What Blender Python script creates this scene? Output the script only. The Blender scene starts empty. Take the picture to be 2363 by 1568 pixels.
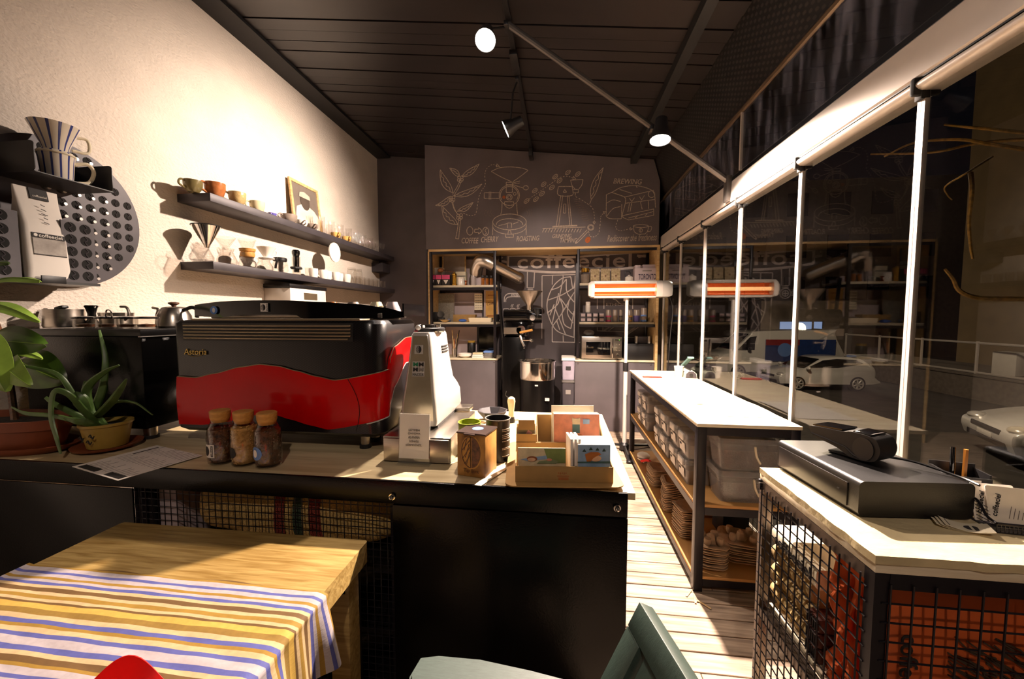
import bpy, bmesh, math, random
from mathutils import Vector, Matrix
random.seed(7)
PI = math.pi
SC = bpy.context.scene
COL = SC.collection

# ------------------------------------------------------------------ camera
FPX, VPX, VPY, CX, CY, EYE = 900.0, 1292.0, 728.0, 1181.5, 784.0, 1.45
_d = Vector((VPX-CX, -(VPY-CY), -FPX)).normalized()
_z = Vector((0, -_d.z, _d.y)).normalized()
_x = _d.cross(_z)
ROT = Matrix((_x, _d, _z))                       # world = ROT @ camera
cam = bpy.data.cameras.new('camera'); camo = bpy.data.objects.new('camera', cam); COL.objects.link(camo)
camo.matrix_world = Matrix.Translation((0, 0, EYE)) @ ROT.to_4x4()
cam.sensor_fit = 'HORIZONTAL'; cam.sensor_width = 36.0; cam.lens = 36.0*FPX/2363.0
cam.clip_start = 0.02; cam.clip_end = 200
SC.camera = camo

def P(u, v, x=None, y=None, z=None):
    """point of the room seen at photo pixel (u, v) on the plane x=, y= or z="""
    r = ROT @ Vector((u-CX, -(v-CY), -FPX))
    if x is not None: t = x/r.x
    elif y is not None: t = y/r.y
    else: t = (z-EYE)/r.z
    return Vector((0, 0, EYE)) + r*t

# ------------------------------------------------------------------ render look, world
SC.view_settings.view_transform = 'Standard'; SC.view_settings.look = 'None'
SC.view_settings.gamma = 1.0; SC.view_settings.use_curve_mapping = False
SC.view_settings.exposure = 0.0
SC.cycles.use_denoising = True
SC.cycles.max_bounces = 8; SC.cycles.transparent_max_bounces = 24; SC.cycles.sample_clamp_indirect = 6
SC.cycles.caustics_reflective = False; SC.cycles.caustics_refractive = False
W = bpy.data.worlds.new('night'); SC.world = W; W.use_nodes = True
W.node_tree.nodes['Background'].inputs[0].default_value = (0.5, 0.45, 0.6, 1)
W.node_tree.nodes['Background'].inputs[1].default_value = 0.004

WARM = (1.0, 0.80, 0.66)
def lamp_light(name, kind, loc, power, color=WARM, target=None, size=0.05, angle=90, blend=0.6, parent=None):
    l = bpy.data.lights.new(name, kind); l.energy = power; l.color = color
    if kind == 'SPOT': l.spot_size = math.radians(angle); l.spot_blend = blend; l.shadow_soft_size = size
    if kind == 'POINT': l.shadow_soft_size = size
    o = bpy.data.objects.new(name, l); COL.objects.link(o); o.location = loc
    if target is not None:
        o.rotation_euler = (Vector(target)-Vector(loc)).to_track_quat('-Z', 'Y').to_euler()
    if parent is not None: o.parent = parent
    return o
# the lamps' own light is set in the spotlight builder: (head position, aim, watts, cone)
SPOTS = [
    ((-0.492, 2.60, 3.23), (-0.45, 0.75, 0.70), 230, 84, 'facing'),
    ((0.66, 2.80, 2.63), (0.45, 2.35, 0.0), 1650, 144, 'facing'),
    ((-0.453, 3.30, 2.99), (-2.58, 3.25, 2.0), 600, 101, 'wall'),
    ((0.05, -0.90, 3.22), (-0.55, 1.0, 0.7), 68, 78, 'rear'),
    ((-0.28, 1.45, 3.25), (-0.15, 4.9, 1.3), 330, 46, 'back'),
]

# ------------------------------------------------------------------ mesh helpers
class MB:
    def __init__(s): s.bm = bmesh.new()
    def _x(s, verts, mtx): bmesh.ops.transform(s.bm, matrix=mtx, verts=verts)
    def box(s, c, d, rz=0.0, bev=0.0, seg=2, mtx=None):
        r = bmesh.ops.create_cube(s.bm, size=1.0); vs = r['verts']
        s._x(vs, Matrix.Diagonal((d[0], d[1], d[2], 1)))
        if bev > 0:
            es = list({e for v in vs for e in v.link_edges})
            q = bmesh.ops.bevel(s.bm, geom=es, offset=min(bev, min(d)*0.49), segments=seg, affect='EDGES', profile=0.5)
            vs = list({v for f in q['faces'] for v in f.verts} | {v for v in vs if v.is_valid})
        m = Matrix.Translation(c) @ Matrix.Rotation(rz, 4, 'Z')
        if mtx is not None: m = mtx @ m
        s._x(vs, m); return s
    def lo(s, a, b, bev=0.0, seg=2):
        return s.box([(a[i]+b[i])/2 for i in range(3)], [abs(b[i]-a[i]) for i in range(3)], 0, bev, seg)
    def ring(s, pts): return [s.bm.verts.new(p) for p in pts]
    def bridge(s, a, b, closed=True):
        n = len(a)
        for i in range(n if closed else n-1):
            j = (i+1) % n
            try: s.bm.faces.new((a[i], a[j], b[j], b[i]))
            except ValueError: pass
    def cap(s, r, flip=False):
        try: s.bm.faces.new(r[::-1] if flip else r)
        except ValueError: pass
    def loft(s, loops, caps=True, closed=True):
        rs = [s.ring(l) for l in loops]
        for a, b in zip(rs, rs[1:]): s.bridge(a, b, closed)
        if caps: s.cap(rs[0], True); s.cap(rs[-1])
        return s
    def lathe(s, prof, c=(0, 0, 0), seg=24, mtx=None, caps=True):
        loops = []
        for r, z in prof:
            loops.append([Vector((c[0]+r*math.cos(2*PI*i/seg), c[1]+r*math.sin(2*PI*i/seg), c[2]+z)) for i in range(seg)])
        if mtx is not None: loops = [[mtx @ p for p in l] for l in loops]
        return s.loft(loops, caps)
    def cyl(s, p, q, r, r2=None, seg=16, caps=True):
        p, q = Vector(p), Vector(q); r2 = r if r2 is None else r2
        n = (q-p).normalized(); a = n.orthogonal().normalized(); b = n.cross(a)
        f = lambda c, R: [c+a*R*math.cos(2*PI*i/seg)+b*R*math.sin(2*PI*i/seg) for i in range(seg)]
        return s.loft([f(p, r), f(q, r2)], caps)
    def tube(s, pts, r, seg=8, closed=False, caps=True, flat=1.0, up=None):
        pts = [Vector(p) for p in pts]; n = len(pts); loops = []; pa = None
        rr = r if isinstance(r, (list, tuple)) else [r]*n
        for i in range(n):
            t = (pts[(i+1) % n]-pts[i-1]) if (closed or 0 < i < n-1) else (pts[1]-pts[0] if i == 0 else pts[-1]-pts[-2])
            if t.length < 1e-9: t = Vector((0, 0, 1))
            t.normalize()
            if up is not None: b = Vector(up); a = t.cross(b).normalized(); b = a.cross(t)
            else:
                a = t.orthogonal() if pa is None else pa-t*pa.dot(t)
                if a.length < 1e-6: a = t.orthogonal()
                a.normalize(); b = t.cross(a)
            pa = a
            loops.append([pts[i]+a*rr[i]*math.cos(2*PI*k/seg)+b*rr[i]*flat*math.sin(2*PI*k/seg) for k in range(seg)])
        if closed: loops.append(loops[0])
        rs = [s.ring(l) for l in (loops[:-1] if closed else loops)]
        for a, b in zip(rs, rs[1:]): s.bridge(a, b)
        if closed: s.bridge(rs[-1], rs[0])
        elif caps: s.cap(rs[0], True); s.cap(rs[-1])
        return s
    def prism(s, poly, o, ux, uy, n, depth):
        o, ux, uy, n = Vector(o), Vector(ux), Vector(uy), Vector(n)
        a = [o+ux*p[0]+uy*p[1] for p in poly]
        return s.loft([a, [p+n*depth for p in a]])
    def face(s, pts):
        s.cap(s.ring(pts)); return s
    def grid(s, fn, nu, nv, thick=0.0):
        def sheet(k): return [[s.bm.verts.new(fn(i/nu, j/nv, k)) for j in range(nv+1)] for i in range(nu+1)]
        g = sheet(0)
        for i in range(nu):
            for j in range(nv): s.bm.faces.new((g[i][j], g[i+1][j], g[i+1][j+1], g[i][j+1]))
        if thick:
            bmesh.ops.recalc_face_normals(s.bm, faces=s.bm.faces[:])
            bmesh.ops.solidify(s.bm, geom=s.bm.faces[:], thickness=thick)
        return s
    def ell(s, c, r, seg=12, rings=8, mtx=None):
        q = bmesh.ops.create_uvsphere(s.bm, u_segments=seg, v_segments=rings, radius=1.0)
        m = Matrix.Translation(c) @ (mtx if mtx is not None else Matrix()) @ Matrix.Diagonal((r[0], r[1], r[2], 1))
        s._x(q['verts'], m); return s

def rrect(x0, x1, y0, y1, r, n=5):
    out = []
    for cx, cy, a0 in ((x1-r, y0+r, -90), (x1-r, y1-r, 0), (x0+r, y1-r, 90), (x0+r, y0+r, 180)):
        for k in range(n+1):
            a = math.radians(a0+90*k/n); out.append((cx+r*math.cos(a), cy+r*math.sin(a)))
    return out
def circ(r, n=24, c=(0, 0), sx=1, sy=1, a0=0): return [(c[0]+r*sx*math.cos(a0+2*PI*i/n), c[1]+r*sy*math.sin(a0+2*PI*i/n)) for i in range(n)]
def smooth(pts, k=6):
    pts = [Vector(p) for p in pts]
    if len(pts) < 3: return pts
    out = []; e = [pts[0]*2-pts[1]]+pts+[pts[-1]*2-pts[-2]]
    for i in range(1, len(e)-2):
        for j in range(k):
            t = j/k; a, b, c, d = e[i-1], e[i], e[i+1], e[i+2]
            out.append(0.5*((2*b)+(c-a)*t+(2*a-5*b+4*c-d)*t*t+(3*b-a-3*c+d)*t*t*t))
    out.append(pts[-1]); return out

def obj(name, m, material, parent=None, loc=None, rz=None, ang=35, mats=None):
    me = bpy.data.meshes.new(name)
    if isinstance(m, MB):
        bmesh.ops.recalc_face_normals(m.bm, faces=m.bm.faces[:])
        m.bm.to_mesh(me); m.bm.free()
    else: me = m; me.name = name
    me.materials.clear()
    for k in ([material] if material is not None else [])+(mats or []): me.materials.append(k)
    me.polygons.foreach_set('use_smooth', [True]*len(me.polygons))
    me.set_sharp_from_angle(angle=math.radians(ang))
    o = bpy.data.objects.new(name, me); COL.objects.link(o)
    if parent is not None: o.parent = parent
    if loc is not None: o.location = loc
    if rz is not None: o.rotation_euler = (0, 0, rz)
    return o
def tag(o, label, cat, group=None):
    o['label'] = label; o['category'] = cat
    if group: o['group'] = group
    return o
def thing(name, label, cat, loc=(0, 0, 0), rz=0.0, group=None):
    o = bpy.data.objects.new(name, None); COL.objects.link(o); o.empty_display_size = 0.05
    o.location = loc; o.rotation_euler = (0, 0, rz)
    return tag(o, label, cat, group)
def single(name, m, material, label, cat, loc=None, rz=None, group=None, ang=35, mats=None):
    return tag(obj(name, m, material, None, loc, rz, ang, mats), label, cat, group)
def struct(name, m, material, ang=35):
    o = obj(name, m, material, None, None, None, ang); o['kind'] = 'structure'; return o
def copy_tree(o, parent=None, loc=None, rz=None, label=None):
    c = o.copy(); COL.objects.link(c)
    if parent is not None: c.parent = parent
    if loc is not None: c.location = loc
    if rz is not None: c.rotation_euler = (0, 0, rz)
    if label: c['label'] = label
    for ch in list(o.children): copy_tree(ch, c)
    return c
_vf = None
def text_mesh(body, extrude=0.0008, shear=0.0, bold=0.0, spacing=1.0, align='CENTER'):
    cu = bpy.data.curves.new('lettering', 'FONT'); cu.body = body; cu.extrude = extrude; cu.shear = shear
    cu.offset = bold; cu.space_character = spacing; cu.align_x = align; cu.resolution_u = 3
    t = bpy.data.objects.new('lettering', cu); COL.objects.link(t)
    dg = bpy.context.evaluated_depsgraph_get(); dg.update()
    me = bpy.data.meshes.new_from_object(t.evaluated_get(dg)); bpy.data.objects.remove(t)
    return me
def basis(right, up, o):
    r, u = Vector(right).normalized(), Vector(up).normalized(); n = r.cross(u)
    return Matrix(((r.x, u.x, n.x, o[0]), (r.y, u.y, n.y, o[1]), (r.z, u.z, n.z, o[2]), (0, 0, 0, 1)))
def letters(name, body, material, parent, o, right, up, width=None, height=None, **kw):
    """text laid on a surface: o = centre of the line's box, right/up = its directions"""
    me = text_mesh(body, **kw)
    xs = [v.co.x for v in me.vertices]; ys = [v.co.y for v in me.vertices]
    w, h = max(xs)-min(xs), max(ys)-min(ys); cx, cy = (max(xs)+min(xs))/2, (max(ys)+min(ys))/2
    sx = width/w if width else height/h; sy = height/h if height else sx
    me.transform(Matrix.Diagonal((sx, sy, 1, 1)) @ Matrix.Translation((-cx, -cy, 0)))
    me.transform(basis(right, up, o))
    return obj(name, me, material, parent)
def join_mesh(name, metas, material, parent=None):
    bm = bmesh.new()
    for me in metas: bm.from_mesh(me)
    m = MB(); m.bm.free(); m.bm = bm
    return obj(name, m, material, parent)

# ------------------------------------------------------------------ materials
def _nt(name):
    m = bpy.data.materials.new(name); m.use_nodes = True
    return m, m.node_tree.nodes, m.node_tree.links, m.node_tree.nodes['Principled BSDF']
def c4(c): return (c[0], c[1], c[2], 1)
def H(h):
    f = lambda v: v/12.92 if v <= 0.04045 else ((v+0.055)/1.055)**2.4
    return tuple(f(int(h[i:i+2], 16)/255) for i in (0, 2, 4))
def mat(name, col, rough=0.5, metal=0.0, var=0.12, vs=8.0, bump=0.0, bs=60.0, stretch=(1, 1, 1), coat=0.0, col2=None, detail=4, spec=None, sss=None):
    m, N, L, b = _nt(name)
    b.inputs['Roughness'].default_value = rough; b.inputs['Metallic'].default_value = metal
    if coat: b.inputs['Coat Weight'].default_value = coat; b.inputs['Coat Roughness'].default_value = 0.08
    if spec is not None: b.inputs['Specular IOR Level'].default_value = spec
    tc = N.new('ShaderNodeTexCoord'); mp = N.new('ShaderNodeMapping'); mp.inputs['Scale'].default_value = stretch
    L.new(tc.outputs['Object'], mp.inputs['Vector'])
    nz = N.new('ShaderNodeTexNoise'); nz.inputs['Scale'].default_value = vs; nz.inputs['Detail'].default_value = detail
    L.new(mp.outputs[0], nz.inputs['Vector'])
    mx = N.new('ShaderNodeMix'); mx.data_type = 'RGBA'
    c2 = col2 if col2 else tuple(min(1, c*(1+var)) for c in col)
    c1 = col if col2 else tuple(c*(1-var) for c in col)
    mx.inputs['A'].default_value = c4(c1); mx.inputs['B'].default_value = c4(c2)
    rp = N.new('ShaderNodeValToRGB'); rp.color_ramp.elements[0].position = 0.35; rp.color_ramp.elements[1].position = 0.65
    L.new(nz.outputs[0], rp.inputs[0]); L.new(rp.outputs[0], mx.inputs['Factor']); L.new(mx.outputs['Result'], b.inputs['Base Color'])
    if bump:
        n2 = N.new('ShaderNodeTexNoise'); n2.inputs['Scale'].default_value = bs; n2.inputs['Detail'].default_value = 3
        L.new(mp.outputs[0], n2.inputs['Vector'])
        bp = N.new('ShaderNodeBump'); bp.inputs['Strength'].default_value = bump; bp.inputs['Distance'].default_value = 0.01
        L.new(n2.outputs[0], bp.inputs['Height']); L.new(bp.outputs[0], b.inputs['Normal'])
    return m
def emit(name, col, s):
    m, N, L, b = _nt(name); b.inputs['Base Color'].default_value = (0.02, 0.02, 0.02, 1)
    b.inputs['Emission Color'].default_value = c4(col); b.inputs['Emission Strength'].default_value = s; return m
def glass(name, tint=(1, 1, 1), rough=0.0, ior=1.5, body=0.0, bodycol=(0.8, 0.8, 0.8), gain=1.0):
    m = bpy.data.materials.new(name); m.use_nodes = True; N, L = m.node_tree.nodes, m.node_tree.links; N.clear()
    o = N.new('ShaderNodeOutputMaterial'); t = N.new('ShaderNodeBsdfTransparent'); t.inputs[0].default_value = c4(tint)
    g = N.new('ShaderNodeBsdfGlossy'); g.inputs['Roughness'].default_value = rough
    f = N.new('ShaderNodeFresnel'); ge = N.new('ShaderNodeNewGeometry'); mr = N.new('ShaderNodeMapRange')   # same facet reflectance from both sides
    mr.inputs['To Min'].default_value = ior; mr.inputs['To Max'].default_value = 1.0/ior
    L.new(ge.outputs['Backfacing'], mr.inputs['Value']); L.new(mr.outputs[0], f.inputs['IOR'])
    x = N.new('ShaderNodeMixShader'); src = t
    if body:
        d = N.new('ShaderNodeBsdfDiffuse'); d.inputs[0].default_value = c4(bodycol)
        y = N.new('ShaderNodeMixShader'); y.inputs[0].default_value = body; L.new(t.outputs[0], y.inputs[1]); L.new(d.outputs[0], y.inputs[2]); src = y
    fac = f.outputs[0]
    if gain != 1.0:
        k = N.new('ShaderNodeMath'); k.operation = 'MULTIPLY'; k.use_clamp = True; k.inputs[1].default_value = gain
        L.new(fac, k.inputs[0]); fac = k.outputs[0]
    L.new(fac, x.inputs[0]); L.new(src.outputs[0], x.inputs[1]); L.new(g.outputs[0], x.inputs[2]); L.new(x.outputs[0], o.inputs[0])
    return m
def stripes(name, stops, period, axis=1, rough=0.8, bump=0.25, weave=900.0):
    """woven cloth with coloured bands that repeat along one object axis"""
    m, N, L, b = _nt(name); b.inputs['Roughness'].default_value = rough
    tc = N.new('ShaderNodeTexCoord'); sp = N.new('ShaderNodeSeparateXYZ'); L.new(tc.outputs['Object'], sp.inputs[0])
    dv = N.new('ShaderNodeMath'); dv.operation = 'DIVIDE'; dv.inputs[1].default_value = period; L.new(sp.outputs[axis], dv.inputs[0])
    fr = N.new('ShaderNodeMath'); fr.operation = 'FRACT'; L.new(dv.outputs[0], fr.inputs[0])
    rp = N.new('ShaderNodeValToRGB'); rp.color_ramp.interpolation = 'CONSTANT'; el = rp.color_ramp.elements
    while len(el) < len(stops): el.new(0.5)
    for e, (p, c) in zip(el, stops): e.position = p
    for e, (p, c) in zip(el, stops): e.color = c4(c)
    L.new(fr.outputs[0], rp.inputs[0])
    nz = N.new('ShaderNodeTexNoise'); nz.inputs['Scale'].default_value = 60
    hs = N.new('ShaderNodeHueSaturation'); mr = N.new('ShaderNodeMapRange'); mr.inputs['To Min'].default_value = 0.8; mr.inputs['To Max'].default_value = 1.2
    L.new(nz.outputs[0], mr.inputs['Value']); L.new(mr.outputs[0], hs.inputs['Value']); L.new(rp.outputs[0], hs.inputs['Color']); L.new(hs.outputs[0], b.inputs['Base Color'])
    wv = N.new('ShaderNodeTexWave'); wv.inputs['Scale'].default_value = weave; L.new(tc.outputs['Object'], wv.inputs['Vector'])
    bp = N.new('ShaderNodeBump'); bp.inputs['Strength'].default_value = bump; bp.inputs['Distance'].default_value = 0.002
    L.new(nz.outputs[0], bp.inputs['Height']); L.new(bp.outputs[0], b.inputs['Normal'])
    return m
def dots(name, base, dot, scale, rough=0.3, coat=0.6):
    """glossy film printed with a fine dot grid"""
    m, N, L, b = _nt(name); b.inputs['Roughness'].default_value = rough; b.inputs['Coat Weight'].default_value = coat
    tc = N.new('ShaderNodeTexCoord'); ad = N.new('ShaderNodeVectorMath'); ad.operation = 'MULTIPLY'; ad.inputs[1].default_value = (scale, scale, scale*1.6)
    L.new(tc.outputs['Object'], ad.inputs[0])
    sp = N.new('ShaderNodeSeparateXYZ'); L.new(ad.outputs[0], sp.inputs[0])
    s1 = N.new('ShaderNodeMath'); s1.operation = 'SINE'; s2 = N.new('ShaderNodeMath'); s2.operation = 'SINE'
    xy = N.new('ShaderNodeMath'); xy.operation = 'ADD'; L.new(sp.outputs[0], xy.inputs[0]); L.new(sp.outputs[1], xy.inputs[1])
    L.new(xy.outputs[0], s1.inputs[0]); L.new(sp.outputs[2], s2.inputs[0])
    mu = N.new('ShaderNodeMath'); mu.operation = 'MULTIPLY'; L.new(s1.outputs[0], mu.inputs[0]); L.new(s2.outputs[0], mu.inputs[1])
    rp = N.new('ShaderNodeValToRGB'); rp.color_ramp.elements[0].position = 0.1; rp.color_ramp.elements[1].position = 0.5
    rp.color_ramp.elements[0].color = c4(base); rp.color_ramp.elements[1].color = c4(dot)
    L.new(mu.outputs[0], rp.inputs[0]); L.new(rp.outputs[0], b.inputs['Base Color'])
    return m
def wood(name, c1, c2, axis=0, scale=6.0, rough=0.45, bump=0.15, knots=False):
    m, N, L, b = _nt(name); b.inputs['Roughness'].default_value = rough
    tc = N.new('ShaderNodeTexCoord'); mp = N.new('ShaderNodeMapping'); sc = [9.0, 9.0, 9.0]; sc[axis] = 0.7
    mp.inputs['Scale'].default_value = sc; L.new(tc.outputs['Object'], mp.inputs['Vector'])
    nz = N.new('ShaderNodeTexNoise'); nz.inputs['Scale'].default_value = scale; nz.inputs['Detail'].default_value = 6; nz.inputs['Distortion'].default_value = 0.6
    L.new(mp.outputs[0], nz.inputs['Vector'])
    n2 = N.new('ShaderNodeTexNoise'); n2.inputs['Scale'].default_value = 2.2; L.new(tc.outputs['Object'], n2.inputs['Vector'])
    ad = N.new('ShaderNodeMath'); ad.operation = 'MULTIPLY_ADD'; ad.inputs[1].default_value = 0.6; L.new(n2.outputs[0], ad.inputs[0]); L.new(nz.outputs[0], ad.inputs[2])
    rp = N.new('ShaderNodeValToRGB'); rp.color_ramp.elements[0].position = 0.58; rp.color_ramp.elements[1].position = 1.0
    rp.color_ramp.elements[0].color = c4(c1); rp.color_ramp.elements[1].color = c4(c2)
    L.new(ad.outputs[0], rp.inputs[0]); L.new(rp.outputs[0], b.inputs['Base Color'])
    bp = N.new('ShaderNodeBump'); bp.inputs['Strength'].default_value = bump; bp.inputs['Distance'].default_value = 0.004
    L.new(nz.outputs[0], bp.inputs['Height']); L.new(bp.outputs[0], b.inputs['Normal'])
    return m
def striped_ceramic(name, base, band, n=16):
    m, N, L, b = _nt(name); b.inputs['Roughness'].default_value = 0.12
    tc = N.new('ShaderNodeTexCoord'); sp = N.new('ShaderNodeSeparateXYZ'); L.new(tc.outputs['Object'], sp.inputs[0])
    at = N.new('ShaderNodeMath'); at.operation = 'ARCTAN2'; L.new(sp.outputs[1], at.inputs[0]); L.new(sp.outputs[0], at.inputs[1])
    mu = N.new('ShaderNodeMath'); mu.operation = 'MULTIPLY'; mu.inputs[1].default_value = n; L.new(at.outputs[0], mu.inputs[0])
    si = N.new('ShaderNodeMath'); si.operation = 'SINE'; L.new(mu.outputs[0], si.inputs[0])
    rp = N.new('ShaderNodeValToRGB'); rp.color_ramp.elements[0].position = 0.6; rp.color_ramp.elements[1].position = 0.75
    rp.color_ramp.elements[0].color = c4(base); rp.color_ramp.elements[1].color = c4(band)
    L.new(si.outputs[0], rp.inputs[0]); L.new(rp.outputs[0], b.inputs['Base Color'])
    return m

M = {}
M['wall'] = mat('stucco', H('d9cdc0'), 0.85, var=0.05, vs=3, bump=0.75, bs=52, stretch=(1, 1, 1.5))
M['rear'] = mat('dark_plaster', H('1d1a1a'), 0.85, var=0.1)
M['board'] = mat('blackboard_paint', H('52494b'), 0.6, var=0.14, vs=2.5)
M['ceil'] = mat('black_ceiling_gloss', H('1d1818'), 0.36, var=0.15, vs=2, stretch=(0.3, 3, 1), bump=0.02, bs=6)
M['beam'] = mat('black_beam', H('090707'), 0.6, var=0.1)
M['plank'] = wood('weathered_planks', H('6d5b4d'), H('b7a28c'), 0, 5, 0.6, 0.4)
M['void'] = mat('dark_subfloor', H('0b0908'), 0.9)
M['alu'] = mat('white_aluminium', H('d8cdc4'), 0.35, 0.25, var=0.03)
M['rubber'] = mat('black_rubber', H('161312'), 0.7)
M['black'] = mat('black_metal', H('17131a'), 0.36, 0.3, var=0.15)
M['satin'] = mat('black_sheet', H('080707'), 0.24, 0.0, var=0.2, vs=14, bump=0.06, bs=180, spec=.22)
M['blackp'] = mat('black_plastic', H('131112'), 0.42)
M['blackg'] = mat('black_gloss', H('0a090a'), 0.08, coat=0.5)
M['grey'] = mat('grey_metal', H('5a5450'), 0.45, 0.6)
M['dgrey'] = mat('dark_grey_coated_steel', H('3c373b'), 0.5, 0.2)
M['steel'] = mat('brushed_steel', H('b9b0a6'), 0.28, 1.0, var=0.06, vs=30, stretch=(1, 1, 12))
M['chrome'] = mat('chrome', H('d8d4cf'), 0.1, 1.0, var=0.02)
M['silver'] = mat('silver_paint', H('c3bdb6'), 0.3, 0.25, var=0.03, coat=0.3)
M['ply'] = wood('pale_plywood', H('c3b294'), H('e5d9bf'), 0, 4, 0.5, 0.06)
M['plyedge'] = wood('plywood_edge', H('a98f66'), H('d8c49a'), 0, 8, 0.6, 0.1)
M['pine'] = wood('pine_board', H('b9925c'), H('dcbf8b'), 0, 4, 0.5, 0.08)
M['travertine'] = mat('chipped_pale_board', H('c9b88f'), 0.55, var=0.14, vs=7, bump=0.25, bs=30, stretch=(1.0, 1.4, 1))
M['oak'] = wood('oak_table', H('7d602e'), H('b0955c'), 0, 9, 0.38, 0.25)
M['kraft'] = mat('kraft_card', H('a5814c'), 0.75, var=0.08, vs=20)
M['kraftd'] = mat('kraft_pulp', H('a08466'), 0.85, var=0.12, vs=30, bump=0.2, bs=90)
M['mdf'] = mat('mdf_board', H('b98a4f'), 0.6, var=0.06)
M['paper'] = mat('paper', H('e6ded4'), 0.8, var=0.02)
M['cream'] = mat('cream_paper', H('e8dcc0'), 0.75, var=0.04)
M['ink'] = mat('ink', H('1c1818'), 0.7, var=0.02)
M['greyink'] = mat('grey_ink', H('7a726c'), 0.8, var=0.02)
M['blue'] = mat('blue_print', H('5f86c9'), 0.6, var=0.03)
M['green'] = mat('green_print', H('0e6a44'), 0.6)
M['red'] = mat('red_gloss', H('c40508'), 0.22, var=0.03, coat=0.12, spec=.15)
M['redp'] = mat('red_plastic', H('d8201d'), 0.35, var=0.05)
M['carbon'] = dots('dotted_black_film', H('050405'), H('1d1b20'), 420, .3, .15)
M['champ'] = mat('champagne_slats', H('8f8069'), 0.3, 0.7, var=0.05)
M['gold'] = mat('gold_letter', H('b59a58'), 0.3, 0.8)
M['white'] = mat('white_ceramic', H('e9e2d8'), 0.18, var=0.03)
M['whitep'] = mat('white_plastic', H('ddd5cb'), 0.4, var=0.03)
M['glass'] = glass('clear_glass', (0.97, 0.96, 0.95))
M['pane'] = glass('window_glass', (0.94, 0.95, 0.94), gain=1.0)
M['jarglass'] = glass('thin_jar_glass', (0.95, 0.94, 0.92), gain=1.2)
M['acrylic'] = glass('acrylic', (0.96, 0.96, 0.94), body=0.05)
M['poly'] = glass('clear_polypropylene', (0.9, 0.88, 0.86), 0.15, body=0.22, bodycol=(0.75, 0.72, 0.7))
M['cork'] = wood('bamboo_lid', H('b07a36'), H('d39c52'), 0, 10, 0.5, 0.1)
M['bean'] = mat('roasted_beans', H('3a2216'), 0.4, var=0.4, vs=70, col2=H('74482c'))
M['grain'] = mat('pale_green_beans', H('a87f40'), 0.55, col2=H('d2a866'), vs=90)
M['beanb'] = mat('dark_brown_grounds', H('3a241a'), 0.8, var=0.3, vs=40, bump=0.5, bs=150)
M['terra'] = mat('terracotta', H('7a3a1a'), 0.6, var=0.1)
M['soil'] = mat('potting_soil', H('1f1611'), 0.95, var=0.4, vs=60, bump=0.8, bs=80)
M['leaf'] = mat('glossy_leaf', H('3f5a1e'), 0.3, var=0.25, vs=10)
M['leafl'] = mat('light_leaf', H('7c9a3a'), 0.35, var=0.2, vs=10)
M['aloe'] = mat('aloe_leaf', H('4f6a33'), 0.4, var=0.25, vs=20)
M['pot'] = mat('ochre_glazed_pot', H('a88a3c'), 0.45, var=0.1)
M['burlap'] = mat('burlap', H('c3a262'), 0.95, var=0.3, vs=160, bump=0.35, bs=260)
M['burred'] = mat('burlap_red_band', H('8e3a2c'), 0.95, var=0.3, vs=160, bump=0.9, bs=260)
M['burgreen'] = mat('burlap_green_band', H('3c4b38'), 0.95, var=0.3, vs=160, bump=0.9, bs=260)
M['tinfoil'] = mat('dark_foil_bag', H('3a3226'), 0.35, 0.4, var=0.3, vs=12, bump=0.8, bs=14)
M['chalk'] = mat('chalk_line', H('a59486'), 0.95, var=0.25, vs=60)
M['chalkd'] = mat('faint_chalk', H('6b5d58'), 0.95, var=0.25, vs=60)
M['mural'] = mat('white_wall_paint', H('cbbfba'), 0.8, var=0.1, vs=10)
M['muralo'] = mat('orange_chalk', H('a5592f'), 0.9)
M['chair'] = mat('teal_green_lacquer', H('37463f'), 0.42, var=0.12, vs=40, stretch=(1, 8, 1), bump=0.12, bs=160)
M['orange'] = mat('orange_fabric', H('e06a35'), 0.85, var=0.12, vs=6, bump=0.3, bs=25)
M['orangebag'] = mat('orange_bag_film', H('c85a22'), 0.6, var=0.15, vs=4)
M['glow'] = emit('lamp_face', (1.0, 0.93, 0.88), 60)
M['heat'] = emit('heater_tube', (1.0, 0.45, 0.16), 6)
M['heatref'] = mat('copper_reflector', H('c96a3c'), 0.5, 0.3)
M['asphalt'] = mat('asphalt', H('3a342e'), 0.85, var=0.2, vs=3)
M['concrete'] = mat('concrete', H('6b6156'), 0.9, var=0.15)
M['facade'] = mat('brown_render', H('6e5a3a'), 0.9, var=0.1, vs=2)
M['facade2'] = mat('dark_brick', H('3f342a'), 0.9, var=0.15, vs=4)
M['carwhite'] = mat('white_car_paint', H('d9d3cc'), 0.25, var=0.02, coat=0.8)
M['carglass'] = mat('dark_car_glass', H('08090b'), 0.05)
M['vanblue'] = mat('blue_van_print', H('1f3a74'), 0.4)
M['vanred'] = mat('red_van_print', H('8e2424'), 0.4)
M['bark'] = mat('twig_bark', H('8a6a2e'), 0.85, var=0.3, vs=40)
M['lit'] = emit('lit_window', (0.45, 0.6, 1.0), 0.5)
M['hiwin'] = glass('smeared_high_glass', (0.9, 0.9, 0.92), 0.02, body=0.05, bodycol=(.55, .58, .75))
_n, _l = M['hiwin'].node_tree.nodes, M['hiwin'].node_tree.links          # dusty wiping marks on the high glass
_t = _n.new('ShaderNodeTexCoord'); _m = _n.new('ShaderNodeMapping'); _m.inputs['Scale'].default_value = (3, 7, 1.2); _q = _n.new('ShaderNodeTexNoise'); _q.inputs['Scale'].default_value = 2.2; _q.inputs['Detail'].default_value = 7
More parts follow.
